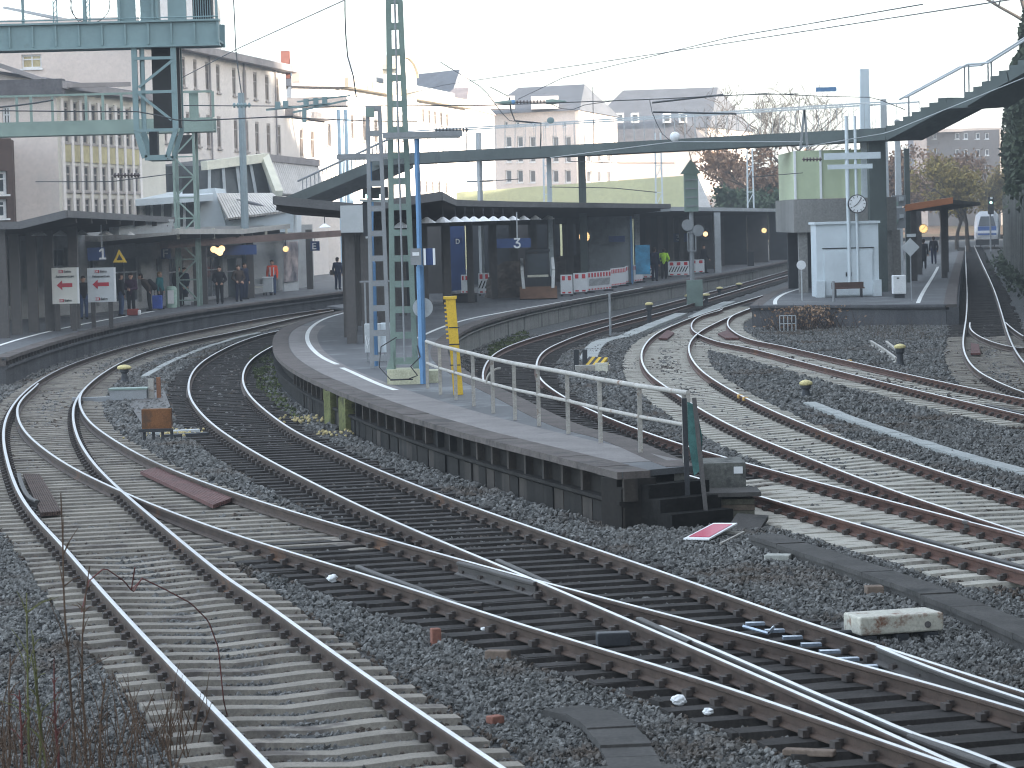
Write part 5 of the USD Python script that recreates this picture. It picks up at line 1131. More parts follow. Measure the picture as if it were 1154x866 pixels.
# arrow boards: the firm's name and lines of print, with a red arrow
def text(s, h, c, rx=0.0, yaw=0.0, bold=True, center=True):
    m = meshkit.text_mesh(s, h, .012, bold); m.vertices[:, 0] -= m.vertices[:, 0].mean() if center else 0
    v = m.vertices.copy(); o = np.c_[v[:, 0] * math.cos(yaw) , -v[:, 2] + v[:, 0] * math.sin(yaw), v[:, 1]]
    return trimesh.Trimesh(o + np.array(c), m.faces, process=False)
m_board = M('board_white', (0.62, 0.61, 0.57), .5, .04, 1, fine=.2)
m_board2 = M('board_blueish', (0.55, 0.58, 0.60), .5, .04, 1, fine=.2)
m_dkred = M('arrow_red', (0.42, 0.025, 0.045), .5, .08, 2, fine=.2)
for i, (x0, x1, y0, y1, d, mt, lab) in enumerate([(59.5, 86.5, 301.5, 343, 106.5, m_board, 'left one of two white boards with red arrow on platform'), (99.5, 128, 301.5, 341, 109.5, m_board2, 'right one of two white boards with red arrow, beneath platform number 1')]):
    a, b = W(x0, y1, d), W(x1, y0, d); cx_ = (a[0] + b[0]) / 2; w_ = b[0] - a[0]; h_ = b[2] - a[2]; zc = (a[2] + b[2]) / 2
    t = Thing('direction_board', lab, 'sign', (cx_, d, PT)); t.part('panel', MB().box((cx_, d, zc), (w_, .10, h_)), mt)
    t.part('side_edge', MB().box((cx_ + w_ / 2 + .03, d, zc), (.06, .14, h_)), m_wht)
    aw = w_ * .62; y = d - .06
    t.part('arrow', MB().add([(cx_ - aw / 2, y, zc + .02), (cx_ - aw / 2 + .20, y, zc + .2), (cx_ - aw / 2 + .20, y, zc + .09), (cx_ + aw / 2, y, zc + .09), (cx_ + aw / 2, y, zc - .05), (cx_ - aw / 2 + .20, y, zc - .05), (cx_ - aw / 2 + .20, y, zc - .16)], [(2, 1, 0), (0, 6, 5), (0, 5, 2), (2, 5, 4), (2, 4, 3)]), m_dkred)
    for z in (h_ / 2 - .14, -h_ / 2 + .12):
        t.part('logo', MB().box((cx_ - .13, d - .055, zc + z), (.17, .012, .11)), m_dkred); t.part('logo_letters', text('DB', .07, (cx_ - .13, d - .064, zc + z - .035)), m_wht); t.part('lettering', text('Bahn', .08, (cx_ + .10, d - .06, zc + z - .04)), m_dark)
    t.part('lettering', text('Reisezentrum', .075, (cx_ - .02, d - .06, zc + h_ / 2 - .36)), m_dark)
    for s in (-1, 1): t.part('leg', MB().box((cx_ + s * w_ * .33, d + .1, (PT + a[2]) / 2), (.16, .12, a[2] - PT + .1)), m_post)
# hanging blue signs
def hang(name, label, x0, y0, x1, y1, d, s, h, sx_=0.0, rod=None, mat=None):
    a, b = W(x0, y1, d), W(x1, y0, d); c = (a + b) / 2
    t = Thing(name, label, 'sign', c); t.part('panel', MB().box(c, (b[0] - a[0], .12, b[2] - a[2])), mat or m_sblue)
    if s: t.part('lettering', text(s, h, (c[0] + sx_, d - .075, c[2] - h / 2)), m_wht)
    if rod: t.part('hanger', MB().bar((c[0] + sx_, d, b[2]), (c[0] + sx_, d, W(x0, rod, d)[2]), .05), m_lgrey)
hang('platform_number', 'blue hanging sign with white number 1 on the left platform', 99, 279, 118, 294, 112, '1', .40, .22, 254)
hang('sector_sign', 'small blue sign with white letter F hanging above waiting people', 182, 279.5, 192, 292, 136, 'F', .36, 0, 271)
hang('sector_sign', 'small blue sign with white letter E near the far stairs', 350, 272, 360, 283, 166, 'E', .34, 0, 262)
hang('sector_sign', 'small dark sign with white letter D under the island roof', 512, 268, 521, 276.5, 118, 'D', .19, 0, None)
hang('platform_number', 'blue hanging sign with white number 3 under the island roof', 560, 268.5, 598, 280, 122, '3', .40, .15, 240)
hang('platform_number', 'small blue sign with white number 3 beyond the yellow worker', 757, 263, 775, 273, 190, '3', .36, -.1, None)
hang('destination_board', 'long dark destination board with white end under far left roof', 250, 276, 289, 288, 146, None, 0)
hang('destination_board', 'dark board on grey kiosk wall under the island roof', 686, 266, 704, 273, 158.6, None, 0)
t = Thing('warning_sign', 'yellow triangular warning sign hanging right of number 1', 'sign', W(136, 290, 114)); a, b, c = W(127.5, 296, 114), W(143, 296, 114), W(134, 281.5, 114)
t.part('triangle', MB().add([a, b, c, a + [0, .05, 0], b + [0, .05, 0], c + [0, .05, 0]], [(0, 1, 2), (3, 5, 4), (0, 3, 4), (0, 4, 1), (1, 4, 5), (1, 5, 2), (2, 5, 3), (2, 3, 0)]), m_yel)
k = .45; cc = (a + b + c) / 3 + [0, -.01, 0]; t.part('pictogram', MB().add([cc + (a - cc) * k, cc + (b - cc) * k, cc + (c - cc) * k], [(0, 1, 2)]), m_blk)
# lit clocks and lamps (they glow in the photograph)
m_glow = usdkit.material(stage, '/World/Looks/clock_glow', {'p': ('principled_bsdf', {'base_color': (0.8, 0.6, 0.3), 'emission_color': (1.0, 0.62, 0.25), 'emission_strength': 0.32})}, [], surface='p.BSDF')
m_glow2 = usdkit.material(stage, '/World/Looks/lamp_glow', {'p': ('principled_bsdf', {'base_color': (0.8, 0.7, 0.5), 'emission_color': (1.0, 0.62, 0.28), 'emission_strength': 0.5})}, [], surface='p.BSDF')
m_glow3 = usdkit.material(stage, '/World/Looks/signal_glow', {'p': ('principled_bsdf', {'base_color': (0.5, 0.9, 0.8), 'emission_color': (0.5, 1.0, 0.85), 'emission_strength': 2.0})}, [], surface='p.BSDF')
clock('station_clock', 'warm lit round clock under the island roof by grey kiosk', W(658.5, 267, 150), .30, m_glow)
clock('station_clock', 'small lit clock on far end of the island platform', W(861, 260, 205), .20, m_glow)
clock('station_clock', 'lit orange clock over the far right platform', W(1040.5, 258, 152), .24, m_glow)
for px, py, d, lab in [(245, 283, 144, 'cluster of lit round lamps under the far left roof'), (795, 264, 190, 'single lit lamp right of the tall signal under roof'), (322, 281, 160, 'dim orange lamp beside the tall blue poster')]:
    c = W(px, py, d); t = Thing('lit_lamp', lab, 'lamp', c)
    for k, (dx, dz) in enumerate([(0, 0), (.22, .1), (-.18, .08), (.12, -.08)] if px == 245 else [(0, 0)]):
        t.part('globe', trimesh.Trimesh(trimesh.creation.icosphere(2, .16).vertices + c + [dx, 0, dz], trimesh.creation.icosphere(2, .16).faces), m_glow2 if px != 322 else m_glow, smooth=True)
    t.part('stem', MB().bar(c + [0, 0, .1], c + [0, 0, .7], .04), m_dark)
# ---------------------------------------------------------------- island platform: rooms, barriers, loader
t = Thing('kiosk', 'grey waiting room block under the island roof right of the clock', 'building', W(690, 320, 160)); a, b = W(664, 300, 159), W(714, 300, 159)
t.part('walls', MB().box(((a[0] + b[0]) / 2, 166, 2.45), (b[0] - a[0], 14, 3.7)), M('kiosk_grey', (0.22, 0.24, 0.25), .8, .1, .5))
t.part('corner_trim', MB().box((b[0] - .1, 158.95, 2.45), (.1, .1, 3.7)), m_blue); t.part('blue_poster', MB().box((b[0] + .55, 160, 1.9), (.8, .1, 1.6)), M('poster_cyan', (.06, .30, .50), .5, .5, 1.5))
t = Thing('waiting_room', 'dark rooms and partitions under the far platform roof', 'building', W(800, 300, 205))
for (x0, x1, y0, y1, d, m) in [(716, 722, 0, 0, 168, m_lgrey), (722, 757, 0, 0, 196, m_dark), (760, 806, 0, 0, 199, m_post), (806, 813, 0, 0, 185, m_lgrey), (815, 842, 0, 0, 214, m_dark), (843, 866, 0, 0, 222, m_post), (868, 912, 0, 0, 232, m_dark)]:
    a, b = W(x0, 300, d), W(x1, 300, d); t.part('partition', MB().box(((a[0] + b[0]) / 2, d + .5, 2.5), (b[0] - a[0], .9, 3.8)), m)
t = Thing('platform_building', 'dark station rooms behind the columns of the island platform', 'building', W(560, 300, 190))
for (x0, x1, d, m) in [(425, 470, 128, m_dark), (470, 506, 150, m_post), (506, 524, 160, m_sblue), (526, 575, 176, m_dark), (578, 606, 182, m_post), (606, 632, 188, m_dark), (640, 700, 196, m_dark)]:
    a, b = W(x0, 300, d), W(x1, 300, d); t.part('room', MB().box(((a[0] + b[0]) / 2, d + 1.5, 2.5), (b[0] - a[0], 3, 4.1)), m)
def barrier(x0, x1, yb, yt, lab, hatch=True, left_d=None, squares=True):
    q0, q1 = gp(x0, yb), gp(x1, yb - (x1 - x0) * .026 - (0 if left_d is None else left_d)); 
    a, b = q0.copy(), q1.copy(); h = (yb - yt) / 3300 * q0[1]; e = (b - a); L = np.linalg.norm(e); e /= L; n = np.array([e[1], -e[0], 0]); rz = math.atan2(e[1], e[0]); c = (a + b) / 2
    t = Thing('barrier', lab, 'barrier', c, 'red and white barriers on the island platform'); t.part('panel', MB().box(c + [0, 0, h * .55], (L, .05, h * .9), rz=rz), m_wht)
    k = max(2, int(L / .42))
    for i in range(k):
        p = a + e * L * (i + .5) / k + n * .03
        if squares: t.part('red_block', MB().box(p + [0, 0, h * .84], (L / k * .5, .012, h * .2), rz=rz), m_red); t.part('red_block', MB().box(p + [0, 0, h * .16], (L / k * .5, .012, h * .07), rz=rz), m_red)
    if hatch:
        kk = max(3, int(L / .16))
        for i in range(kk):
            p = a + e * L * (.06 + .88 * (i + .5) / kk) + n * .03; d = e * .10; z0, z1 = h * .32, h * .66
            t.part('hatch_stripe', MB().add([p - d + [0, 0, z0] - e * .03, p - d + [0, 0, z0] + e * .035, p + d * .6 + [0, 0, z1] + e * .035, p + d * .6 + [0, 0, z1] - e * .03], [(0, 1, 2, 3)]), m_blk)
    for s in (.1, .9): t.part('foot', MB().box(a + e * L * s + [0, 0, .04], (.12, .5, .08), rz=rz), m_dark)
barrier(632, 645.5, 334, 310, 'single white barrier left of the long barrier row', False)
barrier(646.5, 662, 332, 308, 'white barrier panel joined left of the hatched barrier', False)
barrier(662, 688.5, 330.5, 307, 'red blocked barrier with black hatch in front of loader', True, 2)
barrier(688.5, 705, 325, 303, 'white barrier in the middle of the long row', False, 2)
barrier(705, 724, 321, 300, 'white barrier at the far end of the long row', False, 2)
barrier(753, 777, 312.5, 295, 'red blocked hatched barrier just right of the yellow worker', True)
barrier(724, 738, 315, 298, 'hatched barrier behind the navy figure', True)
barrier(778, 794, 309, 293, 'pale barrier farthest right behind the signal', False)
barrier(520, 528, 333, 310, 'narrow red and white barrier between columns, left of three', False)
barrier(539.5, 552, 333.5, 308, 'red and white hatched barrier between columns, middle of three', True)
barrier(557, 565.5, 333.5, 308, 'red and white hatched barrier between columns, right of three', True)
# skid steer loader
q = gp(607, 337.5); sc_ = q[1] / 3300; m_ldw = M('loader_white', (.55, .56, .55), .5, .1, 2)
t = Thing('skid_loader', 'small white and black skid loader with rusty bucket on the island platform', 'loader', q)
t.part('bucket', MB().add([q + [x, y, z] for x in (-.85, .85) for y, z in ((-.55, .05), (0, .0), (.1, .55), (.02, .58), (-.45, .12))], [(0, 5, 6, 1), (1, 6, 7, 2), (2, 7, 8, 3), (3, 8, 9, 4), (4, 9, 5, 0), (0, 1, 4, 4), (1, 2, 3, 4), (5, 9, 6, 6), (6, 9, 8, 7)]), M('bucket_rust', (.13, .075, .05), .8, .3, 3))
t.part('chassis', MB().box(q + [0, 1.4, .65], (1.2, 2.2, .7)), m_dark)
for x in (-.62, .62):
    for y in (.7, 2.0):
        ang = np.arange(14) * 2 * np.pi / 14; v = np.vstack([np.c_[np.full(14, q[0] + x + o), q[1] + y + .38 * np.cos(ang), q[2] + .38 + .38 * np.sin(ang)] for o in (-.13, .13)]); i = np.arange(14); kk = np.arange(1, 13)
        t.part('wheel', MB().add(v, np.vstack([np.c_[i, (i + 1) % 14, (i + 1) % 14 + 14], np.c_[i, (i + 1) % 14 + 14, i + 14], np.c_[0 * kk, kk + 1, kk], 14 + np.c_[0 * kk, kk, kk + 1]])), m_blk)
    t.part('lift_arm', MB().bar(q + [x * 1.15, 2.4, 1.75], q + [x * 1.15, .25, 1.25], .14, .22).bar(q + [x * 1.15, .25, 1.25], q + [x * 1.05, .0, .35], .14, .2), m_ldw)
    t.part('cab_post', MB().bar(q + [x * .85, .55, 1.0], q + [x * .8, .7, 2.15], .09).bar(q + [x * .85, 1.9, 1.0], q + [x * .8, 1.8, 2.15], .09), m_dark)
t.part('cab_roof', MB().box(q + [0, 1.25, 2.2], (1.15, 1.3, .09)), m_dark); t.part('windscreen', MB().box(q + [0, .66, 1.55], (.92, .03, 1.0)), m_glass); t.part('nose', MB().box(q + [0, .45, .95], (.95, .25, .3)), m_cream)
m_rub = M('rubble', (0.085, 0.07, 0.06), .95, .5, 2.5, bump=.03, bscale=9)
for (px, py, rx, rz_, lab) in [(583, 336, 1.5, 1.7, 'dark rubble heap left of the skid loader'), (648, 318, 2.2, 1.5, 'dark heap of earth behind the barriers')]:
    c = gp(px, py) + [0, 2, 0]; ic = trimesh.creation.icosphere(4); v = ic.vertices * [rx, 1.6, rz_] ; v *= (.75 + .5 * meshkit.fbm(ic.vertices * 2.2, 4, 7))[:, None]; solo('rubble_heap', trimesh.Trimesh(v + c, ic.faces), m_rub, lab, 'rubble heap')
    r = np.random.default_rng(int(px))
# bins and small things
for px, py, w_, h_, d, lab, m in [(846, 300, .45, 1.0, None, 'dark litter bin on the island platform edge beyond signal', m_dark), (519, 341, 1.5, .35, None, 'low dark crate pile at foot of the columns', m_dark)]:
    q = gp(px, py); t = Thing('platform_bin' if px == 846 else 'crate', lab, 'litter bin' if px == 846 else 'crate', q); t.part('body', roundbox(q + [0, 0, h_ / 2], (w_, .5, h_), .04), m); t.part('lid', MB().box(q + [0, 0, h_ + .03], (w_ + .06, .56, .05)), m_post)
# ---------------------------------------------------------------- railing, posts and cabinets on the island platform
m_rust = M('railing_worn', (0.36, 0.34, 0.31), .65, .15, 3, spot=((0.16, 0.09, 0.06), 4.5, .58))
t = Thing('railing', 'long worn pale steel railing along the end of the island platform', 'railing', gp(640, 488))
posts = [(482, 438), (496.5, 445), (514, 451), (534, 458), (556, 466), (580.5, 473.7), (607.5, 480.5), (640.5, 489), (677, 499.5), (722, 510.5), (772.5, 521.5)]
B_ = [gp(*p) for p in posts]; tops = [b + [0, 0, 1.02] for b in B_]
for b in B_: t.part('post', MB().bar(b, b + [0, 0, 1.0], .07, .06), m_rust)
tp = np.array(tops + [tops[-1] + (tops[-1] - tops[-2]) / np.linalg.norm(tops[-1] - tops[-2]) * .18])
t.part('top_rail', MB().tube(tp, .038, 8), m_rust, smooth=60); t.part('middle_rail', MB().tube(np.array(tops) - [0, 0, .47], .03, 8), m_rust, smooth=60)
t.part('end_post', MB().bar(tp[-1] - [0, 0, .42], tp[-1] + [0, 0, .03], .06), m_rust)
arc = [B_[5] + [.1, .15, z] for z in (0,)]
q = gp(556, 466); a_ = np.linspace(0, math.pi / 2, 8); t.part('hoop', MB().tube([q + [-.12, .2, 0], q + [-.12, .2, .55]] + [q + [-.12 + .28 * (1 - math.cos(x)), .2, .55 + .28 * math.sin(x)] for x in a_], .022, 6), m_rust)
q = gp(784, 528); m_tarp = M('tarp_green', (0.02, 0.08, 0.075), .7, .35, 4, c2=(.05, .14, .13))
t = Thing('stair_post', 'dark steel post pair wrapped in torn green cloth at platform end', 'post', q)
t.part('post', MB().bar(q + [-.12, 0, -.7], q + [-.14, .02, 1.0], .07, .05), m_dark); t.part('post', MB().bar(q + [.13, -.35, -.85], q + [.0, .0, 1.0], .06, .05), m_post)
v = [q + [-.10, -.02, .95], q + [.02, -.04, .9], q + [.10, -.1, .45], q + [.08, -.12, 0], q + [-.03, -.08, -.1], q + [-.10, -.03, .4]]; t.part('cloth', MB().add(v + [x + [0, .03, 0] for x in v], [(0, 5, 2, 1), (5, 4, 3, 2), (6, 7, 8, 11), (11, 8, 9, 10)]), m_tarp)
q = gp(515.5, 445); t = Thing('yellow_post', 'bright yellow upright channel post behind the start of railing', 'post', q)
t.part('channel', MB().bar(q + [.02, 0, 0], q + [-.09, 0, 2.0], .20, .16, upv=(0, 1, 0)), m_yel); t.part('cap', MB().box(q + [-.10, 0, 2.02], (.28, .2, .06)), m_yel)
for k in range(9): t.part('notch', MB().box(q + [-.20 + k * .003, -.02, 1.9 - k * .09], (.05, .08, .035)), m_yel)
for z in (.62, 1.05, 1.4): t.part('band', MB().box(q + [-.03, 0, z], (.215, .175, .02)), m_dark)
q = gp(425, 408); t = Thing('switch_cabinet', 'pale grey cabinet with scrawled paint on legs beside the grey mast', 'cabinet', q)
t.part('body', MB().box(q + [-.10, .2, .62], (.42, .45, .74)), m_lgrey); t.part('body', MB().box(q + [.26, .25, .62], (.30, .4, .76)), m_paleblue)
for x in (-.25, .05, .2, .36): t.part('leg', MB().box(q + [x, .1, .14], (.04, .05, .28)), m_grey)
r = np.random.default_rng(5)
for i in range(7):
    x0, z0 = -.26 + .045 * i, r.uniform(.3, .45); t.part('graffiti', MB().tube([q + [x0 + r.uniform(-.02, .02), -.035, z0 + k * .07] for k in range(5)], .009, 4), m_wht)
q = gp(413, 390); t.part('frame', MB().bar(q + [0, 0, 0], q + [0, 0, 1.9], .05).bar(q + [-.15, 0, 1.9], q + [.75, 0, 1.9], .05), m_grey)
# signal with two white lights beside the lattice mast, round disc and small boards on the blue pole
t = Thing('signal', 'black signal box with two small white lights beside the grey mast', 'signal', W(421, 404, 73.5)); y = 73.6
a, b = W(409, 224, y), W(437, 211, y); t.part('head', MB().box(((a[0] + b[0]) / 2, y, (a[2] + b[2]) / 2), (b[0] - a[0], .25, b[2] - a[2])), m_blk)
for px in (413.5, 429): c = W(px, 221.5, y - .14); t.part('light', MB().box(c, (.06, .03, .09)), m_glow3)
a, b = W(409.5, 266, y), W(419, 225, y); t.part('target_plate', MB().box(((a[0] + b[0]) / 2, y + .05, (a[2] + b[2]) / 2), (b[0] - a[0], .05, b[2] - a[2])), m_dark)
t.part('bracket', MB().bar(W(405, 226, y), W(437, 227, y), .06), m_lgrey); t.part('bracket', MB().bar(W(412, 268, y), W(421, 267, y), .05), m_lgrey)
p = W(421, 404, 73.5); t.part('conduit', MB().tube([p + [-.05, .05, 0], W(420, 225, y)], .03, 6), m_blue)
def disc_thing(name, label, cat, c, r, mat, base=None, polemat=None, rimmat=None, group=None):
    t = Thing(name, label, cat, base if base is not None else c, group); n = 24; ang = np.arange(n) * 2 * np.pi / n
    v = np.vstack([np.c_[c[0] + r * np.cos(ang), np.full(n, c[1] + o), c[2] + r * np.sin(ang)] for o in (-.02, .02)]); i = np.arange(n); k = np.arange(1, n - 1)
    t.part('disc', MB().add(v, np.vstack([np.c_[0 * k, k, k + 1], n + np.c_[0 * k, k + 1, k], np.c_[i, i + n, (i + 1) % n], np.c_[(i + 1) % n, i + n, (i + 1) % n + n]])), mat)
    if base is not None: t.part('pole', MB().tube([base, [base[0], c[1] + .06, c[2] + r * .8]], .03, 6), polemat or m_lgrey)
    return t
t = disc_thing('round_sign', 'grey round sign disc seen from behind on the blue pole', 'sign', W(476.5, 347, 65.4), .225, m_lgrey); c = W(476.5, 347, 65.4); t.part('clamp', MB().box(c + [0, -.05, 0], (.10, .08, .08)), m_grey)
y = 65.0
for x0, x1, m, lab in [(463, 474.5, m_grey, 'small grey printed board on the mast left of the blue pole'), (479, 489, m_sblue, 'small blue box with two white sides right of the blue pole')]:
    a, b = W(x0, 299, y), W(x1, 280, y); t = Thing('notice_board', lab, 'sign', a); c = (a + b) / 2; t.part('panel', MB().box(c, (b[0] - a[0], .08, b[2] - a[2])), m)
    if m is m_sblue:
        for s in (-1, 1): t.part('side', MB().box(c + [s * (b[0] - a[0]) * .5, -.03, 0], (.05, .14, b[2] - a[2])), m_wht)
    else:
        t.part('print', MB().box(c + [-.0, -.045, .06], (.15, .01, .08)), m_wht)
t = Thing('cable', 'black cables looping down from the mast onto the platform', 'cable', gp(450, 432))
g = W(456, 428, 65.2); t.part('loop', MB().tube([g + [.30, 0, .75], g + [.36, -.1, .5], g + [.28, -.2, .42], g + [.15, -.25, .3], g + [.3, -.3, .1], g + [.1, -.45, .03], g + [-.3, -.5, .02]], .016, 5), m_blk)
t.part('loop', MB().tube([g + [-.15, 0, .95], g + [-.5, -.1, .75], g + [-.55, -.2, .3], g + [-.3, -.35, .03], g + [.2, -.42, .02]], .014, 5), m_blk)
# ---------------------------------------------------------------- things lying by the tracks
m_tr = M('trough_concrete', (0.07, 0.066, 0.063), .9, .25, 1.2, bump=.004, bscale=25, spot=((0.035, 0.035, 0.034), 1.5, .56))
q0, q1 = W(793, 524, 42.4), W(841, 560, 42.4); t = Thing('concrete_block', 'weathered concrete block at platform end with pale patch', 'concrete block', G(817, 588, -.2))
t.part('body', MB().box(((q0[0] + q1[0]) / 2, 42.9, .17), (q1[0] - q0[0], 1.0, .82)), M('block_concrete', (.13, .13, .12), .9, .3, 2.5, bump=.006, bscale=20, spot=((.05, .05, .05), 2.0, .5)))
c = W(832, 530, 42.39); t.part('pale_patch', MB().box(c + [0, .005, 0], (.13, .02, .10)), m_wht)
q0, q1 = W(800, 567, 41.5), W(854, 590, 41.5); xm, w_ = (q0[0] + q1[0]) / 2, q1[0] - q0[0]
t = Thing('cable_pit', 'brick cable pit with dark slab lid in front of the concrete block', 'cable pit', (xm, 41.8, -.25))
for k in range(4): t.part('brick_course', MB().box((xm, 41.85, -.16 + k * .085), (w_ * .9 - .01 * (k % 2), .62, .078)), M('pit_brick_%d' % k, (.12 - .02 * (k % 2), .095, .075), .9, .3, 4))
t.part('lid', MB().box((xm, 41.8, .21), (w_ + .1, .8, .06)), m_tr)
a = W(843, 592, 40.6); t = Thing('concrete_slab', 'tilted dark slab leaning against cable pit at the platform end', 'slab', a)
t.part('slab', MB().box(a + [-.0, .1, .0], (.45, .75, .06), R=np.array([[.96, .28, 0], [-.28, .94, -.2], [-.06, .2, .98]])), m_tr)
# trough run to the lower right, one lid after another
tr = curve([(860, 603), (905, 617), (960, 634), (1010, 651), (1060, 669), (1110, 690), (1160, 712), (1200, 730)], -.05, .5, .1)
t = Thing('cable_trough', 'line of dark concrete trough lids running to lower right corner', 'cable trough', tr[0])
L = resample(tr, .98)
for a, b in zip(L[:-1], L[1:]):
    d = (b - a) / np.linalg.norm(b - a); dz = np.array([0, 0, rng.uniform(-.012, .012)])
    t.part('lid', MB().sweep(np.array([a + d * .008 + dz, b - d * .008 + dz + [0, 0, rng.uniform(-.006, .006)]]), [(.2, 0), (.2, -.06), (-.2, -.06), (-.2, 0)]), m_tr)
t.part('channel', MB().sweep(L, [(.18, -.062), (.18, -.3), (-.18, -.3), (-.18, -.062)]), m_tr)
t = Thing('cable_trough', 'short curved row of dark flat slabs in the gravel at bottom centre', 'cable trough', G(690, 820, -.15))
L = resample(curve([(634, 796), (656, 800), (676, 810), (693, 824), (706, 842), (716, 862)], -.12, .1, .05), .42)
for a, b in zip(L[:-1], L[1:]):
    d = (b - a) / np.linalg.norm(b - a); dz = np.array([0, 0, rng.uniform(-.012, .012)]); t.part('slab', MB().sweep(np.array([a + d * .006 + dz, b - d * .006 + dz]), [(.21, 0), (.21, -.06), (-.21, -.06), (-.21, 0)]), m_tr)
t.part('slab', MB().box(G(690, 872, -.13), (1.0, .32, .06), rz=.05), m_tr)
# slide plates and rail braces of the points at lower right
t = Thing('slide_plates', 'bluish slide plates and rods under the point blades at lower right', 'slide plates', G(910, 722, -.1)); m_sl = M('slide_plate', (.28, .33, .40), .3, .2, 3, metal=.6)
for px, py in [(851, 703), (873, 711), (893, 718.5), (914, 726.5), (935, 734.5), (956, 743), (977, 751.5)]: t.part('slide_plate', MB().box(G(px, py, -.12) + [0, 0, 0], (.20, .10, .03), rz=.05), m_sl)
t.part('rod', MB().tube([G(838, 706, -.1), G(866, 714, -.1), G(872, 707, -.08)], .018, 5), m_sl)
t = Thing('rail_braces', 'row of dark iron braces inside the rail in front of the platform end', 'rail brace', G(690, 630, -.1))
for k in range(9):
    s = k / 8; px, py = 622 + 118 * s, 610 + 46 * s; q = G(px, py, -.15); R_ = np.array([[.9, -.3, .3], [.3, .95, 0], [-.3, 0, .95]]); t.part('brace', MB().add([q + [0, 0, 0], q + [.10, .0, 0], q + [.17, .14, .0], q + [.20, .18, .11], q + [.16, .19, .11], q + [.06, .10, 0.01]], [(0, 1, 2), (0, 2, 5), (5, 2, 3), (5, 3, 4)]), m_raildull)
# fallen sign
t = Thing('fallen_sign', 'fallen red sign with white border lying by the platform steps', 'sign', G(800, 605, -.2))
P4 = [G(770, 607, -.13), G(799, 607.5, -.13), W(831, 589.5, 39.9), W(804, 589.5, 39.9)]
cm = sum(P4) / 4; n_ = np.cross(P4[1] - P4[0], P4[3] - P4[0]); n_ /= np.linalg.norm(n_)
t.part('plate', MB().slab(*P4, .02), m_wht); Q4 = [cm + (p - cm) * .80 + n_ * .006 for p in P4]; t.part('red_field', MB().slab(*Q4, .004), m_dkred if False else M('sign_crimson', (.42, .02, .07), .4, .06, 2, fine=.2))
t.part('frame', MB().tube([W(808, 600, 39.7), W(838, 600, 39.8), G(812, 613, -.15)], .018, 5).tube([W(803, 598, 39.7), G(803, 610, -.2)], .02, 5), m_rust)
# white box with rust streaks
a, b = W(962, 702, 29.6), W(1055, 673, 29.9); t = Thing('trackside_box', 'long white metal box with rust stains beside the trough lids', 'trackside box', G(1008, 704, -.2))
e = np.array([b[0] - a[0], .25, 0]); Lb = np.linalg.norm(e); rz = math.atan2(e[1], e[0]); c = np.array([(a[0] + b[0]) / 2, 29.9, 0])
m_box = M('box_white', (0.44, 0.42, 0.36), .6, .12, 2, spot=((0.16, 0.075, 0.045), 4.5, .55))
h = roundbox([0, 0, 0], (Lb, .46, .19), .02); h.apply_transform(trimesh.transformations.rotation_matrix(rz, [0, 0, 1])); h.apply_translation(c + [0, 0, -.04]); t.part('cover', h, m_box)
for s in (-.38, 0, .35): t.part('foot', MB().box(c + [s * math.cos(rz) * Lb, s * math.sin(rz) * Lb, -.19], (.12, .5, .09), rz=rz), m_dark)
cc = c + np.array([Lb * .36, -.235 + Lb * .36 * math.sin(rz), -.06]); ang = np.arange(12) * 2 * np.pi / 12; t.part('lock_disc', MB().add(np.vstack([np.c_[cc[0] + .035 * np.cos(ang), np.full(12, cc[1] - .01), cc[2] + .035 * np.sin(ang)]]), [(0, k, k + 1) for k in range(1, 11)]), m_post)
t.part('pull_rod', MB().tube([c + [-Lb / 2 + .02, -.1, -.13], c + [-Lb / 2 - .28, -.16, -.12]], .03, 6), m_dark)
def stone_block(px, py, size, rz, mat, lab, name='brick', cat='brick', z=-.15, tilt=0.0):
    q = G(px, py, z); R = trimesh.transformations.euler_matrix(tilt, 0, rz)[:3, :3]; m = roundbox([0, 0, 0], size, .012); m.vertices = m.vertices @ R.T + q; solo(name, m, mat, lab, cat)
m_bk = M('loose_brick', (0.22, 0.10, 0.075), .9, .25, 6); m_bk2 = M('loose_brick_dull', (0.17, 0.13, 0.105), .9, .25, 6)
stone_block(491, 720, (.10, .10, .22), .3, m_bk, 'upright red brick standing in the gravel, bottom centre left')
stone_block(561, 738, (.24, .13, .09), -.3, m_bk2, 'flat brown brick lying in gravel near the upright red brick')
stone_block(558, 811, (.13, .11, .07), .6, m_bk, 'small broken red brick in gravel near the bottom edge')
stone_block(985, 665, (.20, .16, .10), .1, m_bk2, 'dull reddish block just behind the white box')
stone_block(877, 628, (.32, .22, .07), -.3, M('pale_slab', (.34, .34, .31), .9, .15, 3), 'pale flat slab beside the trough lids', 'slab', 'slab')
stone_block(691, 719, (.34, .16, .14), .12, m_dark, 'black steel block between the crossing rails', 'steel block', 'steel block', -.1) if False else stone_block(691, 720, (.34, .16, .14), .12, m_dark, 'black steel block between the crossing rails', 'steel_block', 'steel block', -.1)
stone_block(912, 848, (.42, .12, .05), -.35, m_bk2, 'thin brown plank in the gravel at lower right', 'plank', 'plank')
for i, (px, py, s, lab) in enumerate([(375, 652, .07, 'white paper scrap left of the crossing, larger one'), (392, 656, .05, 'white paper scrap left of the crossing, smaller one'), (765, 789, .07, 'white scrap in the gravel below the lower right rails'), (798, 802, .045, 'tiny white scrap at the lower right rails'), (545, 709, .03, 'tiny white pebble under the middle rails')]):
    q = G(px, py, -.14); ic = trimesh.creation.icosphere(2); solo('paper_scrap', trimesh.Trimesh(ic.vertices * [s, s * .7, s * .7] * (.7 + .6 * meshkit.noise(ic.vertices * 2.5, i)[:, None]) + q, ic.faces), m_wht, lab, 'litter')
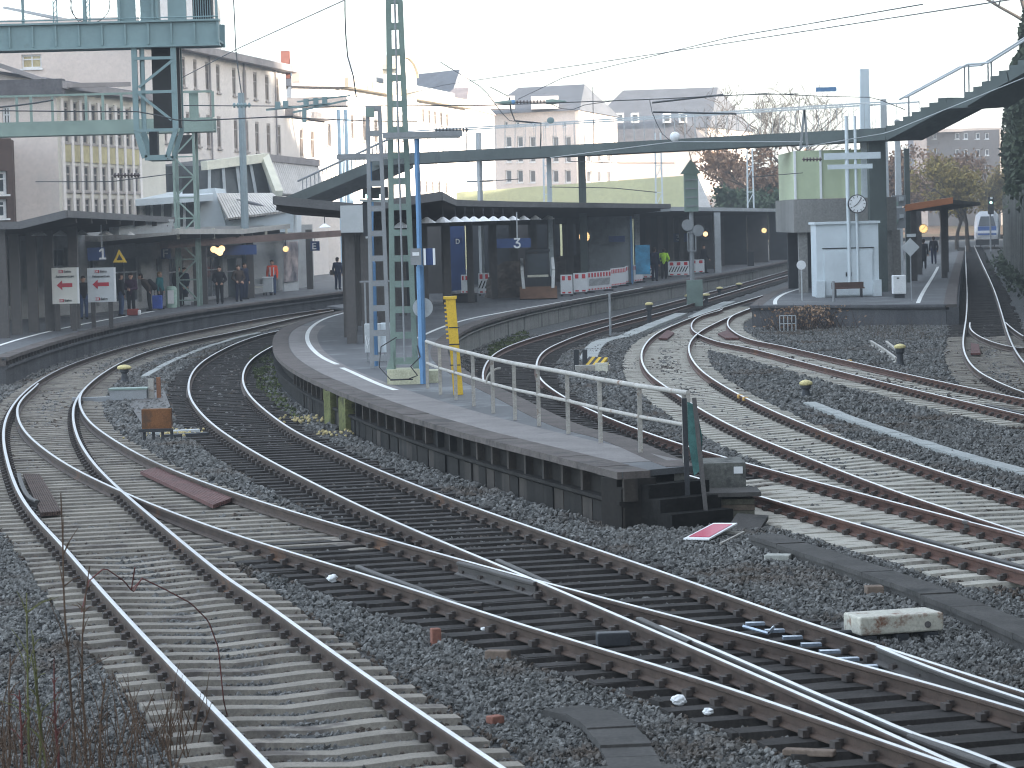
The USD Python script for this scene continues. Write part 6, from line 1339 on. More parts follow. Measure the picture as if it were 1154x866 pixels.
def plates(name, lab, polys, mat, ribs=True):
    t = Thing(name, lab, 'cover plate', G(*polys[0][0], -.1))
    for poly in polys:
        P = [G(px, py, -.075) for px, py in poly]; n = 9
        for k in range(n):
            f0, f1 = k / n, (k + .82) / n; A0, A1 = P[0] + (P[3] - P[0]) * f0, P[0] + (P[3] - P[0]) * f1; B0, B1 = P[1] + (P[2] - P[1]) * f0, P[1] + (P[2] - P[1]) * f1
            t.part('slat', MB().slab(A0, B0, B1, A1, .06), mat)
m_plr = M('plate_rust', (0.10, 0.04, 0.035), .75, .3, 3)
plates('drive_cover', 'reddish brown ribbed cover between rails of the branching track', [[(158, 531), (240, 569), (262, 561), (178, 526)]], m_plr)
plates('drive_cover', 'small brown ribbed cover inside the nearest track at left', [[(26, 534), (46, 578), (70, 576), (45, 534)]], M('plate_brown', (0.075, 0.05, 0.042), .8, .3, 3))
plates('drive_cover', 'dark red plate inside the pale curved track near the signal', [[(742, 381), (752, 381.5), (760, 375), (752, 371.5)]], m_plr)
plates('drive_cover', 'dark red plate where the pale tracks branch below the white hut', [[(809, 376), (818, 381), (833, 381), (822, 371)]], m_plr)
plates('drive_cover', 'dark plate inside the far right track', [[(1094, 398), (1105, 398), (1103, 388), (1094, 386)]], m_plr)
# point machine, brown box and yellow topped lamps
q = G(141, 453, -.2); t = Thing('point_machine', 'grey point machine with rods beside branching rails at left', 'point machine', q)
t.part('body', MB().box(q + [.05, .5, .16], (.95, .55, .26)), m_grey); t.part('lid', MB().box(q + [.05, .5, .31], (1.0, .6, .04)), m_green); t.part('rod', MB().box(q + [-.9, .35, .06], (1.0, .2, .12)), m_grey); t.part('stand', MB().box(q + [.62, .5, .25], (.14, .14, .6)), m_rust); t.part('stand', MB().box(q + [.8, .6, .28], (.10, .12, .6)), M('stand_orange', (.25, .12, .07), .8))
q = G(175, 486, -.2); t = Thing('wooden_crate', 'orange brown rusted box beside the left tracks', 'box', q); m_ob = M('rust_orange', (0.17, 0.078, 0.035), .85, .35, 2.5, spot=((.10, .06, .04), 2, .55))
a, b = W(160, 484, 55.2), W(192, 461, 55.2); t.part('panel', MB().slab(a, np.array([b[0], a[1], a[2]]), b, np.array([a[0], b[1], b[2]]), .25), m_ob); t.part('rail_frame', MB().bar(a + [-.05, -.1, -.02], [b[0] + .05, a[1] - .1, a[2] - .02], .06), m_dark)
for k in range(4): t.part('leg', MB().box(a + [.05 + k * (b[0] - a[0]) / 3.2, -.05, -.1], (.05, .05, .2)), m_dark)
t = Thing('steel_plate', 'dark grey steel sheets on the ground above the rusted box', 'plate', G(155, 465, -.15)); P = [G(px, py, -.15) for px, py in ((146, 456), (160, 478), (192, 458), (185, 440), (160, 440))]; t.part('sheet', MB().add(P + [p - [0, 0, .04] for p in P], [(0, 1, 2), (0, 2, 3), (0, 3, 4)]), m_post)
for k, (px, py) in enumerate([(196, 487), (206, 491)]): stone_block(px, py, (1.1, .18, .08), .3 + .1 * k, m_lgrey if k == 0 else m_dark, 'pale strip of timber lying right of the rusted box' if k == 0 else 'dark strip of timber right of the rusted box', 'timber_strip', 'timber')
def marker_lamp(px, py, h, lab, wide=.30, mat=None):
    q = G(px, py, -.2); t = Thing('marker_lamp', lab, 'marker lamp', q)
    t.part('stand', MB().lathe(q, [(.14, 0), (.10, .1), (.08, h * .45), (.13, h * .55), (.13, h * .7), (0, h * .72)], 10), m_dark); t.part('cap', MB().lathe(q + [0, 0, h * .7], [(wide * .45, 0), (wide * .5, .03), (wide * .48, .07), (wide * .28, .11), (0, .13)], 12), m_yelp)
m_yelp = M('cap_yellow', (0.55, 0.47, 0.22), .6, .15, 4)
marker_lamp(140.5, 431, .55, 'yellow capped marker lamp above the point machine at left', .42)
marker_lamp(908.5, 448, .42, 'yellow capped marker lamp at the start of the pale strip', .32)
marker_lamp(1014.5, 412, .7, 'yellow capped marker lamp at the end of stray rails', .34)
marker_lamp(732, 365, 1.1, 'pale capped marker on post between the tracks near tall signal', .35)
marker_lamp(833, 328, .5, 'yellow capped marker farthest right of the tall signal', .4)
marker_lamp(776, 344, .6, 'yellow capped marker just left of the signal cabinet', .4)
marker_lamp(796, 343, .6, 'pale green capped marker just right of the signal cabinet', .4)
marker_lamp(811, 333, .5, 'pale capped marker halfway behind the tall signal', .4)
t = Thing('stray_rail', 'rusty stray rails lying near the far platform', 'rail', G(990, 395, -.1)); t.part('rail', MB().sweep(curve([(981, 383.5), (995, 392), (1010, 403)], -.05, .5, .05), PROF_BODY), m_rust); t.part('rail', MB().sweep(curve([(999, 384), (1010, 393)], -.05, .5, .05), PROF_BODY), m_rust)
for px, py, lab in [(833.5, 448, 'left one of two orange lamps clipped to the pale curved rail'), (839.5, 451, 'right one of two orange lamps clipped to the pale curved rail'), (957, 408.5, 'small yellow clip lamp on the branching rail')]:
    q = G(px, py, -.06); solo('rail_lamp', roundbox(q + [0, -.12, .03], (.14, .1, .1), .03), M('lamp_amber_%d' % px, (.55, .33, .10), .5), lab, 'lamp')
# cable duct strips
def strip(pts, w, lab, mat, z=-.13):
    t = Thing('cable_duct', lab, 'cable duct', G(*pts[0], z)); L = resample(curve(pts, z, .5, .1), 1.0)
    for a, b in zip(L[:-1], L[1:]):
        d = (b - a) / np.linalg.norm(b - a); t.part('lid', MB().sweep(np.array([a + d * .006, b - d * .006]) + [0, 0, rng.uniform(-.01, .01)], [(w / 2, 0), (w / 2, -.12), (-w / 2, -.12), (-w / 2, 0)]), mat)
m_duct = M('duct_pale', (0.34, 0.35, 0.34), .85, .15, 1.5)
strip([(912, 453), (960, 471), (1010, 489), (1060, 504), (1110, 519), (1154, 531), (1200, 543)], .28, 'pale concrete duct strip crossing the gravel at right', m_duct)
strip([(163, 424), (178, 415), (200, 404), (222, 395), (250, 386), (270, 379.5), (292, 375)], .22, 'pale duct strip curving between the two left tracks', m_duct)
strip([(663, 404), (668, 394), (676, 385), (700, 380), (722, 371), (745, 362), (768, 353)], .55, 'broad pale duct between platform track and pale curved track', m_duct)
strip([(783, 357), (800, 349), (822, 340)], .6, 'short pale duct leading past the tall signal', m_duct)
# black and yellow buffer board
q = G(668, 420, -.2); t = Thing('buffer_stop', 'black and yellow striped board with dark posts beyond railing', 'buffer stop', q); y = q[1]
Q = [W(650, 419, y), W(672, 419, y), W(685, 403, y + .6), W(664, 402, y + .6)]; n = 6
for k in range(n):
    A = lambda f: Q[0] + (Q[1] - Q[0]) * f; Bq = lambda f: Q[3] + (Q[2] - Q[3]) * f
    t.part('stripe', MB().slab(A(k / n), A((k + 1) / n), Bq((k + 1) / n), Bq(k / n), .1), m_yel if k % 2 else m_blk)
for px in (649.5, 659): a = W(px, 417, y + .4); b = W(px, 394, y + .4); t.part('post', MB().bar(a - [0, 0, .2], b, .14), m_dark)
t.part('bar', MB().bar(W(672, 411, y), W(686, 411, y), .1), m_yelp); t.part('base', MB().box(q + [0, .1, .1], (1.0, .4, .22)), m_rust); t.part('foot', MB().box(q + [.25, -.1, .12], (.35, .3, .3)), m_cream)
q = G(688, 380, -.2); solo('marker_post', MB().tube([q, [q[0], q[1], W(686, 330, q[1])[2]]], .05, 6), m_grey, 'thin grey post standing in the gravel before the loader', 'post')
# tall box signal between the tracks
q = G(782, 346, -.2); y = q[1]; t = Thing('tall_signal', 'tall grey box signal with pointed top standing between the tracks', 'signal', q)
t.part('cabinet', MB().box(q + [.05, 0, .65], (.75, .6, 1.3)), m_green); t.part('mast', MB().tube([q + [-.05, 0, 1.3], [W(779, 240, y)[0], y, W(779, 238, y)[2]]], .11, 8), m_grey)
a, b = W(771.5, 239, y), W(786, 196, y); c = (a + b) / 2; w_ = b[0] - a[0]; t.part('head', MB().box(c, (w_, .5, b[2] - a[2])), m_green)
h_ = W(779, 180, y)[2]; z1 = b[2]; t.part('pointed_roof', MB().add([(c[0] - w_ * .75, y - .3, z1), (c[0] + w_ * .75, y - .3, z1), (c[0], y - .3, h_), (c[0] - w_ * .75, y + .3, z1), (c[0] + w_ * .75, y + .3, z1), (c[0], y + .3, h_)], [(0, 1, 2), (3, 5, 4), (0, 3, 4), (0, 4, 1), (1, 4, 5), (1, 5, 2), (2, 5, 3), (2, 3, 0)]), m_green)
for k in range(4): t.part('panel_bar', MB().box((c[0], y - .27, a[2] + (b[2] - a[2]) * (.15 + .23 * k)), (w_ * .9, .05, .06)), m_grey)
for px, py, r in [(775, 254, .28), (787, 260, .28)]:
    cc = W(px, py, y - .2); ang = np.arange(16) * 2 * np.pi / 16; v = np.vstack([np.c_[cc[0] + r * np.cos(ang), np.full(16, cc[1] + o), cc[2] + r * np.sin(ang)] for o in (0, .2)]); i = np.arange(16); k = np.arange(1, 15)
    t.part('signal_disc', MB().add(v, np.vstack([np.c_[0 * k, k, k + 1], 16 + np.c_[0 * k, k + 1, k], np.c_[i, i + 16, (i + 1) % 16], np.c_[(i + 1) % 16, i + 16, (i + 1) % 16 + 16]])), m_grey)
x0, x1, z0, z1 = W(775, 282, y)[0], W(784, 282, y)[0], W(779, 283, y)[2], W(779, 262, y)[2]; t.part('ladder_frame', MB().bar((x0, y - .2, z0), (x0, y - .2, z1), .05).bar((x1, y - .2, z0), (x1, y - .2, z1), .05).bar((x0, y - .2, z0), (x1, y - .2, z0), .06).bar((x0, y - .2, z1), (x1, y - .2, z1), .06), m_grey)
# things on the far platform
q = gp(904, 339); disc_thing('round_sign', 'white round sign on thin pole at left of the far platform', 'sign', W(903, 299, q[1]), .19, m_wht, q)
q = gp(1014, 336); t = Thing('white_cabinet', 'small white cabinet on far platform right of the hut', 'cabinet', q); t.part('body', roundbox(q + [0, .2, .55], (.55, .4, .78), .03), m_wht); t.part('plinth', MB().box(q + [0, .2, .08], (.42, .34, .16)), m_dark); t.part('lock', MB().box(q + [-.06, -.01, .82], (.10, .02, .05)), m_dark)
q = gp(956, 335.5); t = Thing('bench', 'dark brown bench in front of the white hut doors', 'bench', q); t.part('seat', MB().box(q + [0, 0, .40], (1.35, .4, .06)), m_plr if False else M('bench_brown', (.10, .06, .05), .8)); t.part('backrest', MB().box(q + [0, .2, .52], (1.35, .05, .24)), M('bench_brown2', (.09, .055, .045), .8))
for s in (-.55, .55): t.part('leg', MB().box(q + [s, 0, .18], (.08, .34, .36)), m_dark)
q = G(1028, 362, -.2); y = q[1]; t = Thing('diamond_sign', 'pale square sign set on its corner, on thin pole at the far platform', 'sign', q); c = W(1026, 279, y - .1); r = W(1036, 279, y)[0] - c[0]
t.part('plate', MB().add([c + [r, 0, 0], c + [0, 0, r], c + [-r, 0, 0], c + [0, 0, -r], c + [r, .03, 0], c + [0, .03, r], c + [-r, .03, 0], c + [0, .03, -r]], [(0, 1, 2), (0, 2, 3), (4, 6, 5), (4, 7, 6), (0, 4, 5), (0, 5, 1), (1, 5, 6), (1, 6, 2), (2, 6, 7), (2, 7, 3), (3, 7, 4), (3, 4, 0)]), m_lgrey); t.part('oval_plate', MB().box(W(1027, 265.5, y - .1), (.36, .03, .12)), m_lgrey)
t.part('pole', MB().tube([q, c + [0, .06, .3]], .025, 6), m_grey)
q = gp(1012, 321); y = q[1]; t = Thing('signal', 'grey box signal on post right of the white hut', 'signal', q); t.part('mast', MB().tube([q, [q[0], y, W(1012, 262, y)[2]]], .08, 8), m_lgrey)
for (y0, y1) in [(220, 233), (234.5, 258)]:
    a, b = W(1005, y1, y), W(1020, y0, y); c = (a + b) / 2; t.part('head', MB().box(c, (b[0] - a[0], .3, b[2] - a[2])), m_grey); t.part('visor', MB().box(c + [.12, -.2, .1], (.2, .2, .2)), m_lgrey); t.part('visor', MB().box(c + [-.15, -.2, -.15], (.2, .2, .2)), m_green)
c = W(1004, 279, y - .5); t.part('loudspeaker', MB().box(c, (.5, .5, .55)), m_lgrey)
q = G(940, 362, -.2); solo('marker_post', MB().tube([q, [q[0], q[1], W(940, 317, q[1])[2]]], .06, 6), m_grey, 'thin grey post at the foot of far platform before the bench', 'post')
q = G(888, 374, -.2); t = Thing('wire_basket', 'pale wire basket among weeds at foot of the far platform', 'basket', q)
for x in np.linspace(-.3, .3, 5): t.part('bar', MB().bar(q + [x, 0, 0], q + [x, 0, .6], .03), m_lgrey)
for z in (0, .3, .6): t.part('rung', MB().bar(q + [-.3, 0, z], q + [.3, 0, z], .03), m_lgrey)
q = gp(1116, 300) * [1, 1, 0]; 
# hanging blue board above the bridge
c = W(931, 101, 128); t = Thing('hanging_board', 'small blue board hanging from wires above the footbridge', 'sign', c); a, b = W(921, 104, 128), W(944, 98.5, 128); t.part('panel', MB().box(c, (b[0] - a[0], .06, b[2] - a[2])), m_blue); t.part('hanger', MB().tube([c + [-.3, 0, 0], c + [-.3, 0, .25]], .015, 4), m_wire)
# ---------------------------------------------------------------- trees, ivy, weeds
def leafmat(name, c, c2, trans=.35):
    return usdkit.material(stage, '/World/Looks/' + name, {'g': ('geometry', {}), 'n': ('noise_texture', {'scale': .9, 'detail': 4.0}), 'w': ('noise_texture', {'scale': 9.0, 'detail': 2.0}), 'r': ('rgb_ramp', {'ramp': [(.35, c), (.65, c2)]}), 'r2': ('rgb_ramp', {'ramp': [(.3, (.6, .6, .6)), (.7, (1.3, 1.3, 1.3))]}), 'x': ('mix', {'mix_type': 'multiply', 'fac': 1.0}),
        'd': ('diffuse_bsdf', {}), 't': ('translucent_bsdf', {}) if False else ('diffuse_bsdf', {}), 'tr': ('principled_bsdf', {'roughness': .7, 'specular_ior_level': .2})}, [('g.position', 'n.vector'), ('g.position', 'w.vector'), ('n.fac', 'r.fac'), ('w.fac', 'r2.fac'), ('r.color', 'x.color1'), ('r2.color', 'x.color2'), ('x.color', 'tr.base_color')], surface='tr.BSDF')
m_bark = M('bark', (0.085, 0.07, 0.058), .95, .35, 3, bump=.01, bscale=12)
m_ivy = leafmat('ivy_leaves', (.022, .035, .018), (.06, .075, .04))
m_aut = leafmat('autumn_leaves', (.17, .085, .035), (.26, .17, .055))
m_rus = leafmat('russet_leaves', (.20, .11, .065), (.29, .19, .12))
m_evg = leafmat('evergreen_leaves', (.035, .06, .035), (.075, .105, .055))
m_yellf = leafmat('yellow_leaves', (.22, .15, .04), (.30, .24, .07))
m_weed = M('dry_stem', (0.10, 0.065, 0.045), .9, .3, 5); m_weedg = M('green_stem', (0.11, 0.11, 0.045), .9, .3, 5); m_thorn = M('bramble_red', (0.13, 0.045, 0.04), .8, .3, 5)
def quads(P, size, r, flat=.0):
    n = len(P); a = r.normal(size=(n, 3)); a /= np.linalg.norm(a, axis=1, keepdims=True); b = np.cross(a, r.normal(size=(n, 3))); b /= np.linalg.norm(b, axis=1, keepdims=True)
    s = size * r.uniform(.6, 1.4, (n, 1)); v = np.stack([P - a * s, P + b * s * .6, P + a * s, P - b * s * .6], 1).reshape(-1, 3); i = np.arange(n)[:, None] * 4
    return MB().add(v, np.hstack([i, i + 1, i + 2, i + 3]))
def tree_proto(name, label, h, spread, leaf, nleaf, lsize, seed, where, trunk=.25, levels=4, group=None, up=.6, twig=.02, base=.3):
    r = np.random.default_rng(seed); t = Thing(name, label, 'tree', where, group, rz=0.0); tr_, br = MB(), MB(); tips = []
    def grow(p, d, L, rad, lv):
        n = 4; pts = [p]
        for k in range(n): d = d + r.normal(size=3) * .13 + np.array([0, 0, .05 * up]); d /= np.linalg.norm(d); pts.append(pts[-1] + d * L / n)
        (tr_ if lv == 0 else br).tube(pts, np.linspace(rad, rad * .62, n + 1), 7 if lv == 0 else 4 if lv < 2 else 3, cap=False)
        if lv >= levels - 1: tips.extend(pts[2:])
        if lv < levels:
            for k in range(4 if lv == 0 else 3):
                q = pts[r.integers(2 if lv == 0 else 1, n + 1)]; a = r.uniform(0, 2 * np.pi); s = np.array([math.cos(a), math.sin(a), r.uniform(.15, .9) * up]) * spread
                nd = d * .75 + s; nd /= np.linalg.norm(nd); grow(q, nd, L * r.uniform(.55, .8), max(rad * .55, twig), lv + 1)
    grow(np.array([0, 0, -.3]), np.array([0, 0, 1.0]), h * .45, trunk, 0)
    t.part('trunk', tr_, m_bark, smooth=60); t.part('branches', br, m_bark, kind='stuff')
    if nleaf:
        T_ = np.array(tips); P = T_[r.integers(0, len(T_), nleaf)] + r.normal(size=(nleaf, 3)) * h * .035; t.part('crown', quads(P, lsize, r), leaf, kind='stuff')
    return t
far = [  # kind, px, depth, ground z, turn, label
]
def hillz(x, y): return 0.0
b1 = tree_proto('bare_tree', 'tall bare tree showing thin branches above footbridge, left of the hanging board', 17, .9, None, 0, 0, 21, np.r_[XY(868, 300), 2], twig=.03, levels=5)
b1.copy(np.r_[XY(842, 330), 2.0], 2.1, 'bare tree whose twigs rise above the footbridge by the slate house', 'bare trees beyond the footbridge', 'tree')
b1.copy(np.r_[XY(900, 345), 3.0], 4.0, 'bare tree behind the green panels beyond the footbridge', 'bare trees beyond the footbridge', 'tree')
a1 = tree_proto('autumn_tree', 'russet tree just left of the green panels beyond the bridge', 12, .9, m_rus, 2600, .20, 31, np.r_[XY(880, 270), -.2])
k = 0
for px, y, z, s, lab in [(858, 300, 0, 1, 'russet tree left of the green panels, behind a pale mast'), (1002, 320, 0, 2, 'russet tree seen between the concrete poles'), (1030, 345, 0, 3, 'russet tree in front of the grey flats at their left end'), (1060, 380, 0, 4, 'russet tree in front of the grey flats at their middle'), (832, 320, 0, 5, 'russet tree behind the pointed top of the tall signal'), (900, 330, 0, 2.5, 'russet tree right behind the green panels')]:
    a1.copy(np.r_[XY(px, y), z], s, lab, None, 'tree')
y1 = tree_proto('yellow_tree', 'bright yellow leaved tree left of the blue train', 10, .75, m_yellf, 3000, .18, 41, np.r_[XY(1092, 300), -.2])
for px, y, s, lab in [(1078, 330, 1.5, 'yellow brown tree right of the orange edged roof'), (1104, 392, 2.6, 'yellow brown tree directly behind the blue train'), (1122, 400, 3.6, 'yellow tree behind train at foot of ivy bank'), (1064, 360, 4.2, 'pale yellow tree just above the orange edged roof')]:
    y1.copy(np.r_[XY(px, y), -.2], s, lab, None, 'tree')
e1_ = tree_proto('evergreen_tree', 'dark green bushy tree behind far end of the island roof', 8, .8, m_evg, 3600, .22, 51, np.r_[XY(838, 252), -.2], levels=3)
for px, y, s, lab in [(840, 272, 1.2, 'dark green bushy tree by the slanting edge of yellow hall'), (858, 262, 2.2, 'dark green tree under the footbridge left of russet trees'), (886, 252, 3.1, 'dark green tree close to the green panels')]:
    e1_.copy(np.r_[XY(px, y), -.2], s, lab, None, 'tree')
for (x, y, s, lab) in [(35.5, 190, 1, 'bare tree high on the ivy bank, nearest right edge'), (43, 232, 2, 'bare tree on the ivy bank behind the steps'), (33, 165, 3, 'bare tree on top of the ivy bank at the upper right corner'), (50, 262, 4.4, 'bare tree on the far end of the ivy bank')]:
    b1.copy(np.array([x, y, 13.5]), s, lab, None, 'tree')
# brown hills behind
hx, hy = np.meshgrid(np.linspace(-40, 300, 60), np.linspace(430, 780, 24)); hz = 16 * np.exp(-((hy - 640) / 130) ** 2) * (.75 + .5 * meshkit.noise(np.stack([hx * .012, hy * .01, 0 * hx], -1), 4)) * np.clip((hx + 40) / 120, 0, 1) - .6
ii, jj = np.meshgrid(np.arange(23), np.arange(59), indexing='ij')
solo('hills', MB().add(np.stack([hx, hy, hz], -1).reshape(-1, 3), np.stack([ii * 60 + jj, ii * 60 + jj + 1, (ii + 1) * 60 + jj + 1, (ii + 1) * 60 + jj], -1).reshape(-1, 4)), M('hill_scrub', (.14, .09, .06), .95, .4, .05, bump=.5, bscale=.4, spot=((.07, .08, .045), .03, .52)), None, None, kind='structure', smooth=True)
# ivy over the bank
r = np.random.default_rng(77); n = 34000
bi = r.uniform(0, 1, n) ** 1.3; u = 130 + bi * 190; z = 4.6 + 13 * r.random(n) ** .9
fx = np.interp(u, bank_line[:, 1], bank_line[:, 0]); o = np.interp(z, [4.6, 5.3, 10, 15.5, 17.5], [-.1, .3, .6, 1.0, 2.8])
lump = (meshkit.noise(np.c_[u * .25, z * .35, 0 * u], 8) - .5) * 2.6
P = np.c_[fx + o + .1 + .15 - lump * .5 - r.random(n) * .5, u, z + (meshkit.noise(np.c_[u * .12, 0 * u, 0 * u], 3) - .5) * 3]
solo('ivy', quads(P, .22, r), m_ivy, 'dark ivy and brush hanging over the bank at the right edge', 'ivy', kind='stuff')
n = 2500; u = r.uniform(120, 300, n); P = np.c_[np.interp(u, bank_line[:, 1], bank_line[:, 0]) - r.exponential(.3, n) - .1, u, r.random(n) ** 2 * .7 - .1]
solo('undergrowth', quads(P, .14, r), m_ivy, 'low undergrowth along the foot of the ribbed retaining wall', 'undergrowth', kind='stuff')
# weeds at the lower left, close to the viewer
def stem(mb, x, y, h, r, lean=.12, n=9, rad=.012, z0=-.25):
    p = np.array([x, y, z0]); d = np.array([r.uniform(-lean, lean), r.uniform(-lean, lean), 1.0]); pts = [p]
    for k in range(n): d = d + r.normal(size=3) * .05 * [1, 1, .2]; pts.append(pts[-1] + d / np.linalg.norm(d) * h / n)
    mb.tube(pts, np.linspace(rad, rad * .4, n + 1), 5); return pts
r = np.random.default_rng(12)
for px, py, h, m, lab in [(84, 866, 2.3, m_weed, 'tallest thin brown weed stem at lower left corner'), (97, 866, 1.7, m_weed, 'reddish brown weed stem right of the tallest one'), (52, 872, 1.25, m_weedg, 'yellow green weed stem at lower left corner'), (34, 868, 1.5, m_weedg, 'greenish weed stem left of the yellow green one'), (12, 868, 1.0, m_weed, 'short brown weed stem at the very left edge'), (66, 870, 1.0, m_thorn, 'short reddish weed between the green stem and the tallest stem'), (44, 874, 1.05, m_weedg, 'thick yellow green weed stem leaning left of the thin green one'), (112, 868, .8, m_weed, 'low brown weed farthest right of the weed group'), (24, 874, .75, m_thorn, 'short red weed between the left edge and green stems')]:
    q = G(px, py, -.2); t = Thing('weed', lab, 'weed', q); mb = MB(); pts = stem(mb, q[0], q[1], h, r, .05, rad=.013); t.part('stem', mb, m); tw = MB()
    for k in range(9):
        a = pts[r.integers(3, 9)]; d = np.array([r.normal() * .6, r.normal() * .4, r.uniform(.3, 1.0)]); d /= np.linalg.norm(d); L = r.uniform(.1, .4) * h * .5; tw.tube([a, a + d * L * .5 + [0, 0, .02], a + d * L], [.006, .004, .002], 4)
    t.part('twigs', tw, m, kind='stuff')
mb = MB()
for k in range(320): x, y = r.uniform(-4.8, -2.75), r.uniform(22.0, 25.5); stem(mb, x, y, r.uniform(.15, .7), r, .5, 5, .006)
solo('dry_grass', mb, m_weed, 'tangle of thin dry stalks at the lower left corner', 'dry grass', kind='stuff')
t = Thing('bramble', 'thin red bramble shoots arching over the nearest track at left', 'bramble', G(110, 800, -.2))
for pts in ([(92, 690), (100, 655), (118, 640), (140, 655), (150, 668), (160, 652)], [(160, 652), (185, 664), (215, 680), (235, 700), (246, 730), (252, 790), (256, 806)], [(152, 640), (148, 665), (158, 655)]):
    P = [W(px, py, 24.2 + .25 * i) for i, (px, py) in enumerate(pts)]; P = [np.array(p) for p in P]
    for p in P: p[2] = max(p[2], -.14)
    t.part('shoot', MB().tube(resample(np.array(P), .08), .006, 5), m_thorn)
# brushwood at the foot of the far platform and moss patches
r = np.random.default_rng(33); q = G(908, 372, -.2); t = Thing('bush', 'dark brown leafless bush at the foot of the far platform', 'bush', q); mb = MB()
for k in range(170): stem(mb, q[0] + r.normal() * .75, q[1] + r.normal() * .5, r.uniform(.4, 1.15), r, .8, 5, .012)
t.part('twigs', mb, M('bush_brown', (.05, .035, .03), .9, .3, 5), kind='stuff'); t.part('leaves', quads(np.c_[q[0] + r.normal(size=500) * .7, q[1] + r.normal(size=500) * .45, q[2] + r.uniform(.1, .9, 500)], .06, r), m_rus, kind='stuff')
mb = MB(); 
for k in range(420):
    px, py = r.uniform(850, 1060), r.uniform(366, 384); q = G(px, py, -.22); stem(mb, q[0], q[1], r.exponential(.18) + .06, r, .6, 4, .008)
solo('weeds', mb, M('weed_brown', (.10, .075, .055), .9, .4, 5), 'low brown weeds in the gravel before the far platform', 'weeds', kind='stuff')
def moss(pts, n, lab, seed):
    r = np.random.default_rng(seed); poly = shapely.Polygon([G(a, b, -.2)[:2] for a, b in pts]); x0, y0, x1, y1 = poly.bounds; P = np.c_[r.uniform(x0, x1, n * 4), r.uniform(y0, y1, n * 4)]; P = P[shapely.contains_xy(poly, P[:, 0], P[:, 1])][:n]
    dn = meshkit.noise(np.c_[P * 1.4, 0 * P[:, :1]], 2); P = P[dn > .42]; solo('moss', quads(np.c_[P, np.full(len(P), -.165) + r.random(len(P)) * .05], .045, r), leafmat('moss_%d' % seed, (.035, .05, .018), (.09, .11, .035)), lab, 'moss', kind='stuff')
moss([(281, 405), (305, 392), (312, 425), (325, 455), (345, 478), (318, 466), (290, 440)], 2600, 'green moss between the dark track and the island platform', 61)
moss([(549, 393), (590, 374), (600, 380), (565, 396), (552, 412)], 2200, 'green moss at foot of the pale platform wall behind railing', 62)
r = np.random.default_rng(8)
for px, py, n, lab in [(338, 473, 60, 'pale yellowish pebbles at the mossy buttress'), (383, 488, 36, 'pale pebbles right of the mossy buttress'), (192, 489, 70, 'yellow dry leaves around the rusted box')]:
    mb = MB(); c = G(px, py, -.16)
    for k in range(n):
        b_ = trimesh.creation.icosphere(1, .03 * r.uniform(.6, 1.3)); b_.apply_translation(c + [r.normal() * .35, r.normal() * .6, r.uniform(0, .03)]); mb.mesh(b_)
    solo('pebbles', mb, M('pebble_%d' % px, (.40, .33, .17), .9, .3, 8), lab, 'pebbles', kind='stuff')
# ---------------------------------------------------------------- blue train and its signal
q = np.array([52.6, 322.0, 0.0]); hd = math.radians(-9.5); m_tw = M('train_white', (.62, .64, .68), .35, .05, 1, fine=.2); m_tb = M('train_blue', (.03, .10, .32), .35, .1, 1, fine=.2)
t = Thing('train', 'white and blue railcar coming towards us far away at right', 'train', q, rz=hd)
def lbox(c, s): return MB().box(c, s)
prof = [(-1.42, .9), (-1.42, 2.4), (-1.25, 3.5), (-.8, 3.95), (.8, 3.95), (1.25, 3.5), (1.42, 2.4), (1.42, .9)]
t.part('body', MB().add([(x, y, z) for y in (.9, 22) for x, z in prof], [(i, i + 8, (i + 1) % 8 + 8, (i + 1) % 8) for i in range(8)] + [(8, 9, 10, 11), (8, 11, 12, 15), (12, 13, 14, 15)]), m_tw)
t.part('nose', MB().add([(x, .9, z) for x, z in prof] + [(-1.15, 0, .9), (-1.2, -.1, 1.6), (-1.05, .1, 2.3), (-.7, .5, 3.5), (.7, .5, 3.5), (1.05, .1, 2.3), (1.2, -.1, 1.6), (1.15, 0, .9)], [(i, i + 1, i + 9, i + 8) for i in range(7)] + [(8, 9, 14, 15), (9, 10, 13, 14), (10, 11, 12, 13)]), m_tw); t.part('mask', MB().slab((-1.0, -.13, 1.35), (1.0, -.13, 1.35), (1.0, .06, 2.3), (-1.0, .06, 2.3), .03), m_tb)
t.part('windscreen', MB().slab((-.95, .04, 2.35), (.95, .04, 2.35), (.68, .42, 3.4), (-.68, .42, 3.4), .04), m_glass); t.part('skirt', lbox((0, .6, .55), (2.5, .9, .6)), m_dark)
for s in (-1, 1):
    t.part('headlight', lbox((s * .85, -.12, 1.25), (.3, .08, .16)), m_wht)
    for k in range(7): t.part('window', lbox((s * 1.425, 3.5 + k * 2.6, 2.45), (.02, 1.9, .8)), m_glass)
    for k in (3, 18): t.part('wheel', MB().tube([(s * .72, k, .45), (s * .8, k, .45)], .45, 14), m_dark)
q = np.array([*XY(1116, 290), 0]); t = Thing('signal', 'signal mast with a green light in front of the blue train', 'signal', q); t.part('mast', MB().tube([q, q + [0, 0, 5.3]], .09, 6), m_grey)
a = W(1116.5, 232, 289.8); t.part('head', MB().box(a, (.55, .3, 1.7)), m_blk); t.part('light', MB().box(a + [0, -.17, .3], (.2, .05, .2)), m_glow3); t.part('light', MB().box(a + [.05, -.17, .75], (.26, .05, .22)), m_wht)
